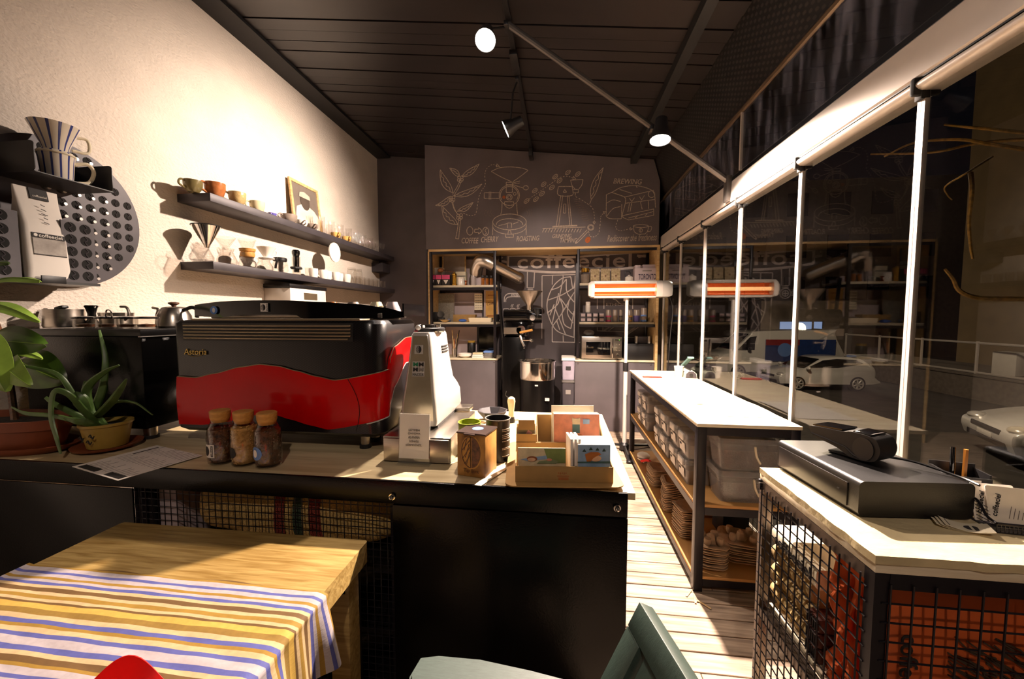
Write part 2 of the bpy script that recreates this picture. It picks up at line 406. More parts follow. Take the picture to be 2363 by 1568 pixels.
_r = _n.new('ShaderNodeMapRange'); _r.inputs['From Min'].default_value = .48; _r.inputs['From Max'].default_value = .75; _r.inputs['To Min'].default_value = 0; _r.inputs['To Max'].default_value = .22
_l.new(_t.outputs['Object'], _m.inputs[0]); _l.new(_m.outputs[0], _q.inputs['Vector']); _l.new(_q.outputs[0], _r.inputs['Value'])
_l.new(_r.outputs[0], [x for x in _n if x.type == 'MIX_SHADER' and not x.inputs[0].is_linked][0].inputs[0])
M['globe'] = emit('globe_lamp', (1.0, 0.85, 0.55), 6)

# ================================================================== THE SETTING
XL, XR, YB, YF = -2.58, 1.22, 5.38, -2.6          # left wall, glass line, back wall, wall behind the camera
def ceil_z(x): return 3.70-0.111*(x-XL)
m = MB(); y = YF
while y < YB:                                      # weathered boards running across the room
    x = XL-random.random()*1.6
    while x < XR+0.1:
        w = 1.5+random.random()*1.2; a, b = max(x, XL), min(x+w, XR+0.1)
        if b-a > 0.02: m.lo((a+0.0012, y+0.002, -0.03), (b-0.0012, y+0.098-random.random()*0.002, -random.random()*0.0025), 0.002, 1)
        x += w
    y += 0.102
fl = struct('floor', m, M['plank'])
m = MB(); m.lo((XL-0.2, YF-0.1, -1.1), (XR+0.12, YB+0.2, -0.031)); struct('floor_base', m, M['void'])
m = MB(); m.lo((XL-0.15, YF, -0.03), (XL, YB, 3.9)); struct('wall_left', m, M['wall'])
m = MB(); m.lo((XL-0.15, YB, -0.03), (XR+0.1, YB+0.15, 3.9)); wall_back = struct('wall_back', m, M['board'])
m = MB(); m.lo((XL-0.15, YF-0.15, -0.03), (XR+0.1, YF, 3.9)); struct('wall_rear', m, M['rear'])
m = MB(); y = YF; k = 0                            # sloping boarded ceiling
while y < YB:
    z0, z1 = ceil_z(XL), ceil_z(1.12)
    dz = (0.0, 0.004, 0.004, 0.0, 0.006)[k % 5]
    m.loft([[(XL, y+0.004, z0+dz), (XL, y+0.116, z0+dz), (XL, y+0.116, z0+0.05), (XL, y+0.004, z0+0.05)],
            [(1.12, y+0.004, z1+dz), (1.12, y+0.116, z1+dz), (1.12, y+0.116, z1+0.05), (1.12, y+0.004, z1+0.05)]])
    y += 0.12; k += 1
struct('ceiling', m, M['ceil'])
m = MB(); m.loft([[(XL-0.1, YF, ceil_z(XL)+0.055), (XL-0.1, YB, ceil_z(XL)+0.055), (XL-0.1, YB, ceil_z(XL)+0.12), (XL-0.1, YF, ceil_z(XL)+0.12)],
                  [(1.35, YF, ceil_z(1.2)+0.055), (1.35, YB, ceil_z(1.2)+0.055), (1.35, YB, ceil_z(1.2)+0.12), (1.35, YF, ceil_z(1.2)+0.12)]])
struct('ceiling_deck', m, M['void'])
m = MB(); m.lo((XL, YF, 3.655), (XL+0.2, YB, 3.72)); struct('trim_1', m, M['beam'])
for i, x in enumerate((0.855, -0.36)):             # roof purlins
    if i == 0:
        m = MB(); m.lo((x-0.035, YF, ceil_z(x)-0.07), (x+0.035, YB, ceil_z(x)+0.01)); struct('trim_2', m, M['beam'])
# perforated soffit between the boards and the high glass
mesh_mat = dots('expanded_metal_soffit', H('0b0909'), H('2e2825'), 95, 0.5, 0.0)
m = MB(); m.loft([[(1.10, yy, ceil_z(1.10)+0.02), (1.235, yy, 2.87), (1.26, yy, 2.87), (1.13, yy, ceil_z(1.10)+0.04)] for yy in (YF, YB)])
struct('ceiling_soffit', m, mesh_mat)
m = MB(); m.tube([(1.225, YF, 2.845), (1.225, YB, 2.845)], 0.02, 8)
struct('trim_3', m, mat('bronze_tube', H('6b5a48'), 0.35, 0.7))
# white aluminium head rail of the folding glass wall
m = MB()
prof = [(1.196, 2.25), (1.19, 2.256), (1.196, 2.392), (1.205, 2.402), (1.27, 2.445), (1.27, 2.25)]
m.loft([[(p[0], YF, p[1]) for p in prof], [(p[0], YB, p[1]) for p in prof]])
struct('trim_4', m, M['alu'], 20)
m = MB(); prof = [(1.214+0.030*math.cos(a), 2.2245+0.0195*math.sin(a)) for a in [math.radians(90+10*k) for k in range(19)]]+[(1.27, 2.205), (1.27, 2.244)]
m.loft([[(p[0], YF, p[1]) for p in prof], [(p[0], YB, p[1]) for p in prof]])
struct('trim_5', m, M['alu'], 30)
m = MB(); m.lo((1.196, YF, 2.2445), (1.26, YB, 2.2495)); struct('trim_6', m, M['blackp'])
m = MB(); m.lo((1.2, YF, 0.0), (1.27, YB, 0.06)); struct('trim_7', m, M['alu'])
YS = [-2.55, -1.87, -1.19, -0.51, 0.17, 0.85, 1.53, 2.20, 2.88, 3.53, 4.20, 4.83, 5.34]
for i, (a, b) in enumerate(zip(YS, YS[1:])):       # folding glass panels
    m = MB()
    m.lo((1.212, a+0.001, 0.06), (1.228, a+0.014, 2.205)); m.lo((1.212, b-0.014, 0.06), (1.228, b-0.001, 2.205))
    m.lo((1.212, a+0.0145, 0.06), (1.228, b-0.0145, 0.11))
    w = obj('window_%d' % (i+1), m, M['alu']); w['kind'] = 'structure'
    m = MB(); m.lo((1.218, a+0.012, 0.11), (1.222, b-0.012, 2.205)); obj('pane', m, M['pane'], w)
    m = MB(); m.box((1.222, b, 2.222), (0.088, 0.022, 0.062), 0, 0.01); m.box((1.215, b, 2.192), (0.03, 0.03, 0.03), 0, 0.005)
    obj('clamp', m, M['rubber'], w)
for i, (a, b) in enumerate(((-2.55, 0.1), (0.1, 2.915), (2.925, 5.34))):   # fixed glass above the rail
    m = MB(); m.lo((1.222, a, 2.445), (1.228, b, 2.83)); w = obj('window_%d' % (20+i), m, M['hiwin']); w['kind'] = 'structure'
    m = MB(); m.lo((1.214, b-0.006, 2.445), (1.232, b+0.006, 2.83)); obj('joint', m, M['alu'], w)
# black panel added outside behind the high glass, so no sky leaks in
m = MB(); m.lo((1.285, YF, 2.42), (1.45, YB, 3.4)); struct('sky_block_panel', m, M['beam'])
# corner post where the glass meets the shelving
m = MB(); m.lo((1.195, 5.12, 0), (1.27, 5.38, 2.29), 0.004); struct('trim_8', m, M['alu'])

# ------------------------------------------------------------------ outside at night
SG = -1.13
m = MB(); m.lo((1.4, -12, SG-0.2), (60, 60, SG)); struct('street', m, M['asphalt'])
def wheel(x, y, z, r, n):
    t = obj('wheel', MB().cyl((x, y-n*0.02, z), (x, y+n*0.18, z), r, seg=20), M['rubber'])
    h = MB()
    for k in range(7):
        a = 2*PI*k/7; h.box((x+0.55*r*math.cos(a)*0.7, y-n*0.03, z+0.55*r*math.sin(a)*0.7), (r*0.62, 0.02, r*0.17), mtx=None) if False else h.tube([(x, y-n*0.03, z), (x+0.66*r*math.cos(a), y-n*0.03, z+0.66*r*math.sin(a))], 0.035, 5)
    h.tube([(x+0.68*r*math.cos(2*PI*k/16), y-n*0.03, z+0.68*r*math.sin(2*PI*k/16)) for k in range(16)], 0.03, 5, closed=True)
    obj('rim', h, M['silver'], t)
    return t
def car(name, label, loc, rz, L, paint, hatch=True, van=False, s=1.0):
    t = thing(name, label, 'van' if van else 'car', loc, rz)
    if van: side = [(-2.5, .35), (-2.55, .75), (-2.3, 1.05), (-1.75, 1.25), (-1.05, 1.95), (-.7, 2.1), (2.3, 2.15), (2.5, 2.0), (2.5, .35)]; w = .95
    else: side = [(-1.95, .32), (-2.0, .55), (-1.9, .72), (-1.30, .93), (-.88, 1.0), (-.15, 1.40), (.45, 1.48), (1.25, 1.44), (1.72, 1.20), (1.93, .95), (1.97, .6), (1.9, .30)]; w = .84
    pts = [Vector((p[0], 0, p[1])) for p in side]; sm = smooth(pts+[pts[0]], 4)[:-1]
    def loop(yy, k, dz):   # narrower at the greenhouse
        return [(p.x*k, yy*(1-(0.16 if p.z > 1.0 else 0.0)*min(1, (p.z-1.0)/0.45 if p.z > 1 else 0)), p.z*(1-dz)+dz*0.6) for p in sm]
    b = MB(); b.loft([loop(-w, .96, .04), loop(-w*.94, 1.0, 0), loop(w*.94, 1.0, 0), loop(w, .96, .04)])
    obj('body', b, paint, t, ang=50)
    for sg in (-1, 1):
        yy = sg*(w*0.905)
        if van: poly = [(-1.62, 1.28), (-1.08, 1.85), (-.55, 1.92), (-.55, 1.28)]
        else: poly = [(-.86, 1.02), (-.2, 1.34), (.4, 1.41), (1.15, 1.37), (1.45, 1.22), (.4, 1.04)]
        def yat(z): return sg*(w*(1-(0.16*min(1, (z-1)/.45) if z > 1 else 0))+0.006)
        g = MB(); g.loft([[(p[0], yat(p[1]), p[1]) for p in poly], [(p[0], yat(p[1])-sg*0.03, p[1]) for p in poly]]); obj('side_window', g, M['carglass'], t)
        for wx in ((-1.62, 1.65) if van else (-1.25, 1.22)):
            q = wheel(wx, sg*w*0.98, 0.32, 0.32, -sg); q.parent = t
            if True: q.location = (0, 0, 0)
        mr = MB(); mr.ell((-.9 if not van else -1.2, sg*(w+.1), 1.02 if not van else 1.35), (.08, .11, .07)); obj('mirror', mr, paint if not van else M['blackp'], t)
    fz = .62
    g = MB(); g.box((-1.99 if not van else -2.56, 0, .62), (.04, .9, .1), 0, .02); g.box((-1.965 if not van else -2.54, 0, .40), (.06, 1.2, .12), 0, .02); obj('grille', g, M['blackp'], t)
    g = MB(); g.box((-1.985 if not van else -2.57, 0, .50), (.04, .46, .1), 0, .01); obj('number_plate', g, M['whitep'], t)
    for sg in (-1, 1):
        g = MB(); g.ell((-1.84 if not van else -2.42, sg*.62, .72 if not van else .95), (.14, .19, .085)); obj('headlight', g, M['silver'], t)
    ws = MB()
    wp = [(-.93, 1.0), (-.22, 1.385)] if not van else [(-1.72, 1.28), (-1.02, 1.97)]
    ws.face([(wp[0][0]-.02, -.72, wp[0][1]), (wp[0][0]-.02, .72, wp[0][1]), (wp[1][0]-.02, .6, wp[1][1]+.012), (wp[1][0]-.02, -.6, wp[1][1]+.012)]); obj('windscreen', ws, M['carglass'], t)
    if van:
        for sg in (-1, 1):
            g = MB(); g.lo((-.5, sg*(w-.02), .8), (2.4, sg*(w+.012), 1.75)); pv = obj('side_print', g, M['vanblue'], t)
            r = MB(); r.lo((-.5, sg*(w-.02), 1.5), (.9, sg*(w+.016), 1.75)); obj('red_band', r, M['vanred'], pv)
            d = MB(); d.cyl((.3, sg*(w+.005), 1.3), (.3, sg*(w+.018), 1.3), .3, seg=24); obj('round_badge', d, M['blue'], pv)
    t.scale = (L, L, L if van else L*(.97 if L < .9 else .9))
    return t
car('white_hatchback', 'white hatchback parked side-on across the street beyond the glass', (9.0, 15.0, SG), 0.08, .80, M['carwhite'])
car('parked_van', 'white van with blue printed side parked behind the hatchback', (8.6, 17.6, SG), 0.06, 0.92, M['carwhite'], van=True)
car('white_saloon_car', 'white car with dark grille parked nearest, at the right edge outside', (9.55, 7.25, SG), -0.38, 1.0, M['carwhite'])
m = MB(); m.lo((12.6, 6.0, SG), (13.0, 19.5, SG+0.72)); m.lo((12.55, 6.0, SG+.72), (13.05, 19.5, SG+.78))
single('retaining_wall', m, M['concrete'], 'low concrete retaining wall behind the parked cars', 'wall')
t = thing('metal_railing', 'pale metal railing standing on the concrete wall across the street', 'railing', (12.75, 6.2, SG+.78))
m = MB()
for z in (0.04, 0.95): m.tube([(0, 0, z), (0, 13, z)], .035, 6)
obj('rail', m, M['alu'], t)
for k in range(8):
    m = MB(); m.tube([(0, k*1.85, 0), (0, k*1.85, 1.0)], .04, 6); obj('post', m, M['alu'], t)
single('folded_parasol', MB().lathe([(.03, 0), (.36, .1), (.22, 1.0), (.06, 1.75), (.03, 1.9)], seg=10), mat('blue_canvas', H('2f5a9a'), .8), 'folded blue parasol standing on the wall behind the railing', 'parasol', (12.98+.6, 12.2, SG+.78))
m = MB(); m.lo((13.05, 4, SG), (15.45, 20, SG+.77)); single('raised_terrace', m, M['concrete'], 'raised concrete terrace behind the railing', 'terrace')
for k, (yy, cc, lab) in enumerate(((10.6, 'whitep', 'nearest white crate on the terrace behind the railing'), (11.4, 'whitep', 'white crate on the terrace just right of the blue parasol'), (13.4, 'whitep', 'tall white crate on the terrace left of the blue parasol'), (9.7, 'pink', 'pink bag on the terrace behind the railing'))):
    single('terrace_crate', MB().box((0, 0, .2), (.5, .6, .4 if k != 2 else .7), .1, .03), M[cc] if cc in M else mat('pink_canvas', H('b8336a'), .8), lab, 'crate', (13.5, yy, SG+.775+(.15 if k == 2 else 0)))
t = thing('apartment_building', 'brown apartment block with pale-framed windows across the street', 'building', (15.5, 10.5, SG))
m = MB(); m.lo((0, -9, 0), (6, 6.8, 15)); obj('wall', m, M['facade'], t)
for yy in (2.7, -.4, -3.4):
    for k in range(4):
        z = 1.7+2.9*k; f = MB()
        for a, b in (((-.06, yy-.75, z), (.02, yy-.65, z+1.5)), ((-.06, yy+.65, z), (.02, yy+.75, z+1.5)), ((-.06, yy-.75, z), (.02, yy+.75, z+.1)), ((-.06, yy-.75, z+1.4), (.02, yy+.75, z+1.5)), ((-.06, yy-.05, z), (.02, yy+.05, z+1.5))): f.lo(a, b)
        w = obj('window', f, M['concrete'], t); g = MB(); g.lo((-.03, yy-.65, z+.1), (.01, yy+.65, z+1.4)); obj('pane', g, M['carglass'], w)
t = thing('dark_building', 'dim dark building far behind the parked van', 'building', (14.0, 27, SG))
m = MB(); m.lo((-6, 0, 0), (14, 5, 11)); obj('wall', m, M['facade2'], t)
for k in range(6):
    for r in range(3):
        g = MB(); g.lo((-4.6+k*2.4, -.05, 3.6+r*2.6), (-3.4+k*2.4, .02, 5.0+r*2.6)); obj('window', g, M['carglass'], t)
a = P(1798, 780, y=24); b = P(1898, 740, y=24)
t = thing('lit_shop_front', 'blue lit windows glowing far across the street beyond the van', 'shop front', (a.x, 24, SG))
m = MB(); m.lo((-1, 0.05, 0), (5, 1.5, 3.4)); obj('wall', m, M['facade2'], t)
for k, (u0, u1) in enumerate(((1800, 1836), (1840, 1873), (1879, 1897))):
    p, q = P(u0, 768, y=23.98), P(u1, 743, y=23.98); g = MB(); g.lo((p.x-a.x, -.04, p.z-SG), (q.x-a.x, .04, q.z-SG)); obj('window', g, M['lit'], t)
p = P(1845, 757, y=22.5)
t = thing('globe_street_lamp', 'round glowing street lamp in front of the blue lit windows', 'street lamp', (p.x, 22.5, SG))
m = MB(); m.tube([(0, 0, 0), (0, 0, p.z-SG-.2)], .05, 8); obj('post', m, M['blackp'], t)
m = MB(); m.ell((0, 0, p.z-SG), (.27, .27, .27), 16, 12); obj('globe', m, M['globe'], t)
lamp_light('street_glow', 'POINT', (p.x, 22.3, p.z-.1), 450, (1, .8, .55), size=.3)
lamp_light('sodium_lamp', 'POINT', (4.6, 9.0, 5.0), 1100, (1, .78, .55), size=.3)
# bare twigs close outside the glass
def twig(name, label, lines, x, r0):
    t = MB()
    for ln in lines:
        pts = smooth([P(u, v, x=x+dx) for u, v, dx in ln], 5); n = len(pts)
        t.tube(pts, [r0*(1-.55*i/n) for i in range(n)], 6)
    return single(name, t, M['bark'], label, 'branch', group='bare branches outside')
twig('bare_branch', 'bare forked branch outside the glass at the upper right', [[(2500, 322, .5), (2363, 322, .4), (2250, 332, .2), (2150, 352, 0), (2010, 356, -.1)], [(2363, 345, .4), (2280, 332, .2), (2210, 322, .1), (2110, 330, 0), (2040, 362, -.1)], [(2470, 312, .5), (2363, 306, .2), (2270, 297, 0), (2180, 288, 0)]], 2.2, .012)
twig('bare_branch', 'lower bent bare branch outside the glass beside the tall post', [[(2480, 700, .4), (2363, 691, .3), (2260, 688, .1), (2215, 672, 0), (2200, 645, 0), (2181, 622, 0)]], 2.2, .016)
twig('bare_branch', 'thin hanging twig outside the glass at the right', [[(2290, 362, .2), (2230, 400, 0), (2182, 430, 0), (2186, 450, 0), (2197, 462, 0)]], 2.2, .006)
twig('bare_branch', 'long dry orange strip hanging upright outside the glass', [[(2240, 400, .1), (2243, 440, 0), (2236, 510, 0), (2240, 570, 0), (2245, 598, 0)]], 2.2, .012)

# ================================================================== LAMPS
def spotlight(pos, aim, watts, cone, label, stem_to):
    p = Vector(pos); d = (Vector(aim)-p).normalized()
    q = d.to_track_quat('-Z', 'Y').to_matrix().to_4x4(); mt = q
    t = thing('track_spotlight', label, 'spotlight', pos, 0, 'ceiling spotlights')
    m = MB(); m.lathe([(.030, .15), (.040, .145), (.046, .08), (.064, .03), (.070, .0), (.070, -.008), (.066, -.008), (.065, .002), (.02, .012)], seg=24, mtx=mt); obj('head', m, M['blackp'], t)
    m = MB(); m.lathe([(.064, -.004), (.064, .0)], seg=24, mtx=mt); obj('lamp_face', m, M['glow'], t)
    m = MB(); k = q @ Vector((0, 0, .1)); s = Vector(stem_to)-p
    m.tube([k, k*.4+Vector((0, 0, .05)), Vector((s.x*.6, s.y*.6, s.z*.75)), s], .008, 8); m.box(s, (.03, .09, .03), 0, .004); obj('stem', m, M['blackp'], t)
    l = lamp_light('spot', 'SPOT', q @ Vector((0, 0, -.02)), watts, WARM, None, .035, cone, 1.0 if cone > 100 and cone < 130 else .5, t)
    l.rotation_euler = d.to_track_quat('-Z', 'Y').to_euler()
    return t
spotlight(*SPOTS[0][:4], 'glaring spotlight at the top centre under the black ceiling', (-.37, 2.72, 3.385))
spotlight(*SPOTS[1][:4], 'glaring spotlight on the slanting bar above the packing bench', (.62, 2.885, 2.735))
spotlight(*SPOTS[2][:4], 'small spotlight turned towards the white shelf wall', (-.36, 3.3, 3.37))
spotlight(*SPOTS[3][:4], 'spotlight at the rear of the track, above the tables', (-.36, -.9, 3.37))
spotlight(*SPOTS[4][:4], 'spotlight high on the track turned to the back shelving', (-.36, 1.40, 3.38))
t = thing('lighting_track', 'black lighting track running along the ceiling to the chalkboard', 'track', (-.36, 0, ceil_z(-.36)))
m = MB(); m.lo((-.018, -1.5, -.035), (.018, 4.9, -.004), .003); obj('rail', m, M['blackp'], t)
m = MB(); m.lo((-.022, 4.72, -.12), (.022, 4.89, -.03), .004); m.lo((-.03, 3.0, -.07), (.03, 3.25, -.03), .004); obj('feed_box', m, M['blackp'], t)
m = MB(); m.tube([(1.195, 3.02, 2.40), (-.36, 2.72, 3.40)], .02, 10)
bar = single('slanting_brace', m, M['grey'], 'slanting grey metal brace from the window rail up to the ceiling', 'brace')
m = MB(); m.lo((1.165, 2.98, 2.26), (1.2, 3.05, 2.44), .008); obj('bracket', m, M['grey'], bar)

# ================================================================== BACK OF THE ROOM
YP = 4.90                                          # plane of the chalkboard and the shelf fronts
zt = 2.292
t = thing('chalkboard_panel', 'big black chalkboard panel over the back shelving with coffee drawings', 'chalkboard', (0, YP, 0))
m = MB(); prof = [(-1.712, zt), (1.165, zt), (1.165, 3.03), (1.09, ceil_z(1.09)-.004), (-1.712, ceil_z(-1.712)-.004)]
m.prism(prof, (0, 0, 0), (1, 0, 0), (0, 0, 1), (0, 1, 0), YB-YP-.006); obj('board', m, M['board'], t)
def Z6(X, Y): return P(960+X/3.938, 350+Y/3.94, y=YP)-Vector((0, YP, 0))
def chalk(name, strokes, r=.0042, material=None, parent=t, f=Z6, off=-.0015, sm=True):
    m = MB()
    for s in strokes:
        pts = [f(*p) for p in s]
        if sm and len(pts) > 2: pts = smooth(pts, 4)
        pts = [p+Vector((0, off, 0)) for p in pts]
        m.tube(pts, r, 6, flat=.35, up=(0, 1, 0))
    return obj(name, m, material or M['chalk'], parent)
def E6(x, y, a, b, n=14, a0=0, a1=360, rot=0):
    c, s = math.cos(math.radians(rot)), math.sin(math.radians(rot)); out = []
    for k in range(n+1):
        w = math.radians(a0+(a1-a0)*k/n); dx, dy = a*math.cos(w), b*math.sin(w); out.append((x+dx*c-dy*s, y+dx*s+dy*c))
    return out
def leaf6(b, q, w, bend=0.0):
    b, q = Vector(b), Vector(q); d = q-b; n = Vector((-d.y, d.x)).normalized(); o = []
    mid = lambda f: b+d*f+n*bend*math.sin(PI*f)
    for sg in (1, -1): o.append([tuple(mid(f)+n*sg*w*math.sin(PI*min(1, f*1.0)**.8)) for f in (0, .2, .4, .6, .8, 1)])
    o.append([tuple(mid(f)+n*(w*.22 if k % 2 else -w*.22)) for k, f in enumerate((.1, .25, .35, .45, .55, .65, .75, .88))])
    return o
def dash(pts, d=11, gap=9):
    s = smooth([Vector((p[0], p[1], 0)) for p in pts], 10); out = []; cur = [s[0]]; acc = 0; on = True
    for a, b in zip(s, s[1:]):
        acc += (b-a).length
        if on: cur.append(b)
        if acc > (d if on else gap):
            if on and len(cur) > 1: out.append([(p.x, p.y) for p in (cur[0], cur[-1])])
            on = not on; acc = 0; cur = [b]
    return out
st = [[(360, 792), (378, 700), (388, 610)], [(388, 795), (397, 700), (406, 615)], [(360, 792), (388, 795)], [(388, 580), (350, 530), (326, 462)], [(372, 560), (346, 510), (334, 458)], [(332, 390), (368, 330), (398, 272)], [(345, 400), (385, 335), (410, 276)]]
for a in (((335, 375), (220, 165), 32, -18), ((395, 230), (305, 150), 22, 8), ((415, 230), (575, 112), 24, 10), ((345, 405), (600, 295), 26, 22), ((320, 405), (178, 490), 24, -22), ((375, 545), (520, 462), 22, 12), ((380, 665), (235, 490), 34, -26)): st += leaf6(*a)
for cx, cy in ((405, 245), (330, 428), (398, 590)):
    for dx, dy in ((-14, -8), (12, -12), (-16, 14), (12, 12), (0, 24)): st.append(E6(cx+dx, cy+dy, 13, 13, 8))
chalk('coffee_plant_drawing', st)
st = [E6(490, 722, 28, 38), [(535, 706), (568, 706), (568, 692), (597, 722), (568, 750), (568, 736), (535, 736), (535, 706)]]
chalk('cherry_drawing', st+[E6(633, 727, 27, 38), [(645, 695), (628, 720), (640, 740), (622, 760)]])
st = [[(685, 180), (760, 148), (860, 140), (960, 150), (1018, 170)], [(685, 182), (775, 232), (870, 275)], [(1018, 172), (950, 225), (880, 275)], E6(848, 398, 92, 92, 24), E6(848, 398, 80, 80, 24, 150, 395)]
st += [[(820, 280), (876, 280)], [(820, 300), (876, 300)], [(820, 280), (820, 372)], [(876, 280), (876, 372)], [(820, 372), (876, 372)], E6(848, 415, 26, 26), E6(848, 415, 14, 14, 8), E6(897, 385, 13, 13, 8)]
st += [[(755, 375), (620, 375)], [(620, 375), (620, 425)], [(620, 425), (755, 425)], [(665, 365), (665, 436)], [(680, 365), (680, 436)], [(782, 470), (780, 530), (768, 582)], [(915, 470), (918, 530), (926, 582)]]
st += [[(805, 456), (888, 456)], [(805, 456), (808, 490), (848, 516), (886, 490), (888, 456)], [(880, 285), (945, 268)], [(880, 296), (942, 286)], [(880, 302), (975, 332)], E6(998, 330, 24, 19, 10)]
chalk('roaster_drawing', st)
st = [E6(850, 640, 152, 72, 28), E6(850, 665, 120, 55, 24, 175, 365), E6(850, 680, 152, 72, 20, 0, 180), [(697, 640), (697, 760)], [(1001, 640), (1001, 760)], [(815, 780), (885, 780)], [(815, 780), (815, 752)], [(885, 780), (885, 752)], [(835, 750), (842, 720), (858, 720), (866, 750)], [(750, 675), (830, 655)], [(880, 660), (930, 640)], [(832, 650), (832, 695)], [(868, 650), (868, 695)], [(832, 650), (868, 650)]]
chalk('cooling_drum_drawing', st)
st = [E6(x, y, 27, 15, 10, 0, 360, -42) for x, y in ((1005, 450), (1080, 355), (1090, 433), (1160, 297), (1145, 383), (1265, 228), (1235, 327), (1305, 265), (1380, 190), (1470, 205))]
st += [[(x-14, y+10), (x, y), (x+14, y-10)] for x, y in ((1005, 450), (1080, 355), (1090, 433), (1160, 297), (1145, 383), (1265, 228), (1235, 327), (1305, 265), (1380, 190), (1470, 205))]
chalk('beans_drawing', st)
st = [[(1300, 318), (1412, 318), (1420, 330), (1420, 398), (1296, 398), (1292, 330), (1300, 318)], [(1316, 400), (1275, 675)], [(1334, 400), (1297, 675)], [(1375, 400), (1398, 672)], [(1390, 400), (1415, 670)], [(1240, 688), (1465, 676)], [(1240, 680), (1465, 670)], [(1150, 700), (1540, 687)], [(1342, 478), (1362, 478)], [(1362, 478), (1360, 560)], [(1360, 560), (1340, 560)], [(1340, 560), (1342, 478)]]
st += [[(1165+26*k, 702), (1148+26*k, 735)] for k in range(14)]
st += [[(1405, 260), (1518, 255)], [(1405, 260), (1418, 310), (1446, 342)], [(1518, 255), (1506, 305), (1480, 340)], [(1425, 345), (1476, 345)], [(1425, 345), (1427, 375)], [(1476, 345), (1474, 375)], [(1427, 375), (1474, 375)], [(1448, 375), (1448, 400)], [(1337, 370), (1352, 345)], [(1352, 345), (1368, 370)], [(1368, 370), (1337, 370)]]
chalk('grinder_drawing', st, sm=True)
st = [E6(1588, 690, 28, 26), E6(1588, 690, 20, 18, 10), [(1448, 838), (1462, 810), (1556, 712)], [(1448, 838), (1480, 815), (1570, 722)]]
chalk('portafilter_drawing', st)
chalk('feather_leaf_drawing', leaf6((1592, 440), (1702, 145), 30, -14)+[[(1592, 440), (1578, 478)]])
chalk('ground_coffee_haze', [[(1430+9*k, 430+20*k), (1500+8*k, 440+18*k)] for k in range(11)], .004, M['chalkd'])
chalk('orange_bean_drawing', [E6(1562, 803, 18, 24, 10, 0, 360, 30), E6(1562, 803, 8, 12, 8, 0, 360, 30), E6(800, 415, 9, 9, 8), E6(800, 415, 4, 4, 6)], .008, M['muralo'])
st = [[(1730, 392), (1778, 372)], [(1778, 372), (1890, 410)], [(1730, 392), (1728, 590)], [(1728, 590), (1765, 610), (1865, 612)], [(1865, 612), (1905, 450), (1890, 410)], [(1778, 372), (1870, 325), (2000, 310), (2130, 345), (2170, 395)], [(1905, 412), (2160, 352)], [(1905, 470), (2170, 436)], [(1730, 470), (1790, 440), (1860, 455)], [(1735, 585), (1790, 520), (1858, 500)], [(1870, 480), (1868, 600)], [(1880, 582), (2160, 522)], [(2160, 522), (2160, 580)], [(2160, 580), (1932, 622)], [(1932, 622), (1880, 600)], [(1880, 600), (1880, 582)], [(1930, 604), (2158, 546)], [(1960, 470), (1945, 545)], [(1940, 470), (1925, 550)], [(2040, 460), (2055, 525)], [(2110, 448), (2115, 520)], [(1940, 425), (1960, 455)], [(1960, 455), (1985, 420)], [(2030, 410), (2050, 440)], [(2050, 440), (2075, 400)], E6(2140, 388, 30, 30), [(2170, 395), (2176, 510)]]
st += [[(1990, 605), (2010, 588)], [(2080, 585), (2100, 566)], [(1800, 378), (1905, 415)], [(1850, 345), (1960, 380)], [(2000, 312), (2010, 330)]]
chalk('espresso_machine_drawing', st)
st = [[(1975, 680), (1985, 730), (2020, 752)], [(2112, 674), (2105, 722), (2080, 750)], [(2020, 752), (2080, 750)], E6(2043, 678, 68, 13), [(2108, 682), (2140, 684), (2132, 722), (2102, 730)], E6(2042, 717, 15, 17, 10), [(2042, 702), (2038, 718), (2044, 732)]]
chalk('cup_drawing', st)
chalk('steam_drawing', [[(2000+30*k, 655), (1992+30*k, 635), (2008+30*k, 618), (2000+30*k, 600)] for k in range(4)]+[[(640+35*k, 590), (620+30*k, 560), (640+22*k, 530)] for k in range(3)]+[[(1000+20*k, 590), (1015+20*k, 560), (1000+25*k, 530)] for k in range(3)], .0025, M['chalkd'])
st = dash([(430, 560), (480, 580), (540, 570), (560, 480), (572, 410), (600, 350), (630, 300), (625, 220), (640, 160), (690, 120), (738, 130)])
st += dash([(1030, 430), (1130, 360), (1230, 290), (1300, 240), (1370, 225), (1430, 240)]) + dash([(1450, 410), (1520, 450), (1600, 510), (1620, 580), (1620, 645)])
st += dash([(1570, 730), (1580, 770), (1620, 775), (1660, 740), (1675, 650), (1680, 590), (1710, 555)]) + dash([(1833, 622), (1815, 690), (1850, 720), (1910, 710), (1950, 702)])
ar = [(735, 112, 760, 138, 728, 140), (1430, 225, 1452, 250, 1425, 255), (1608, 640, 1632, 640, 1618, 662), (1700, 545, 1722, 545, 1708, 568), (1945, 692, 1968, 703, 1945, 715)]
chalk('dashed_arrow_drawing', st+[[(a[0], a[1]), (a[2], a[3])] for a in ar]+[[(a[2], a[3]), (a[4], a[5])] for a in ar]+[[(a[4], a[5]), (a[0], a[1])] for a in ar], .004, sm=False)
def chalktext(body, x0, x1, ybase, h, tilt=0.0, shear=.25):
    a, b = Z6(x0, ybase-h/2), Z6(x1, ybase-h/2-tilt); c = (a+b)/2
    hh = (Z6(x0, ybase-h)-Z6(x0, ybase)).length
    letters('chalk_lettering', body, M['chalk'], t, c+Vector((0, -.002, 0)), b-a, (0, 0, 1), width=(b-a).length, height=hh, shear=shear, bold=.008)
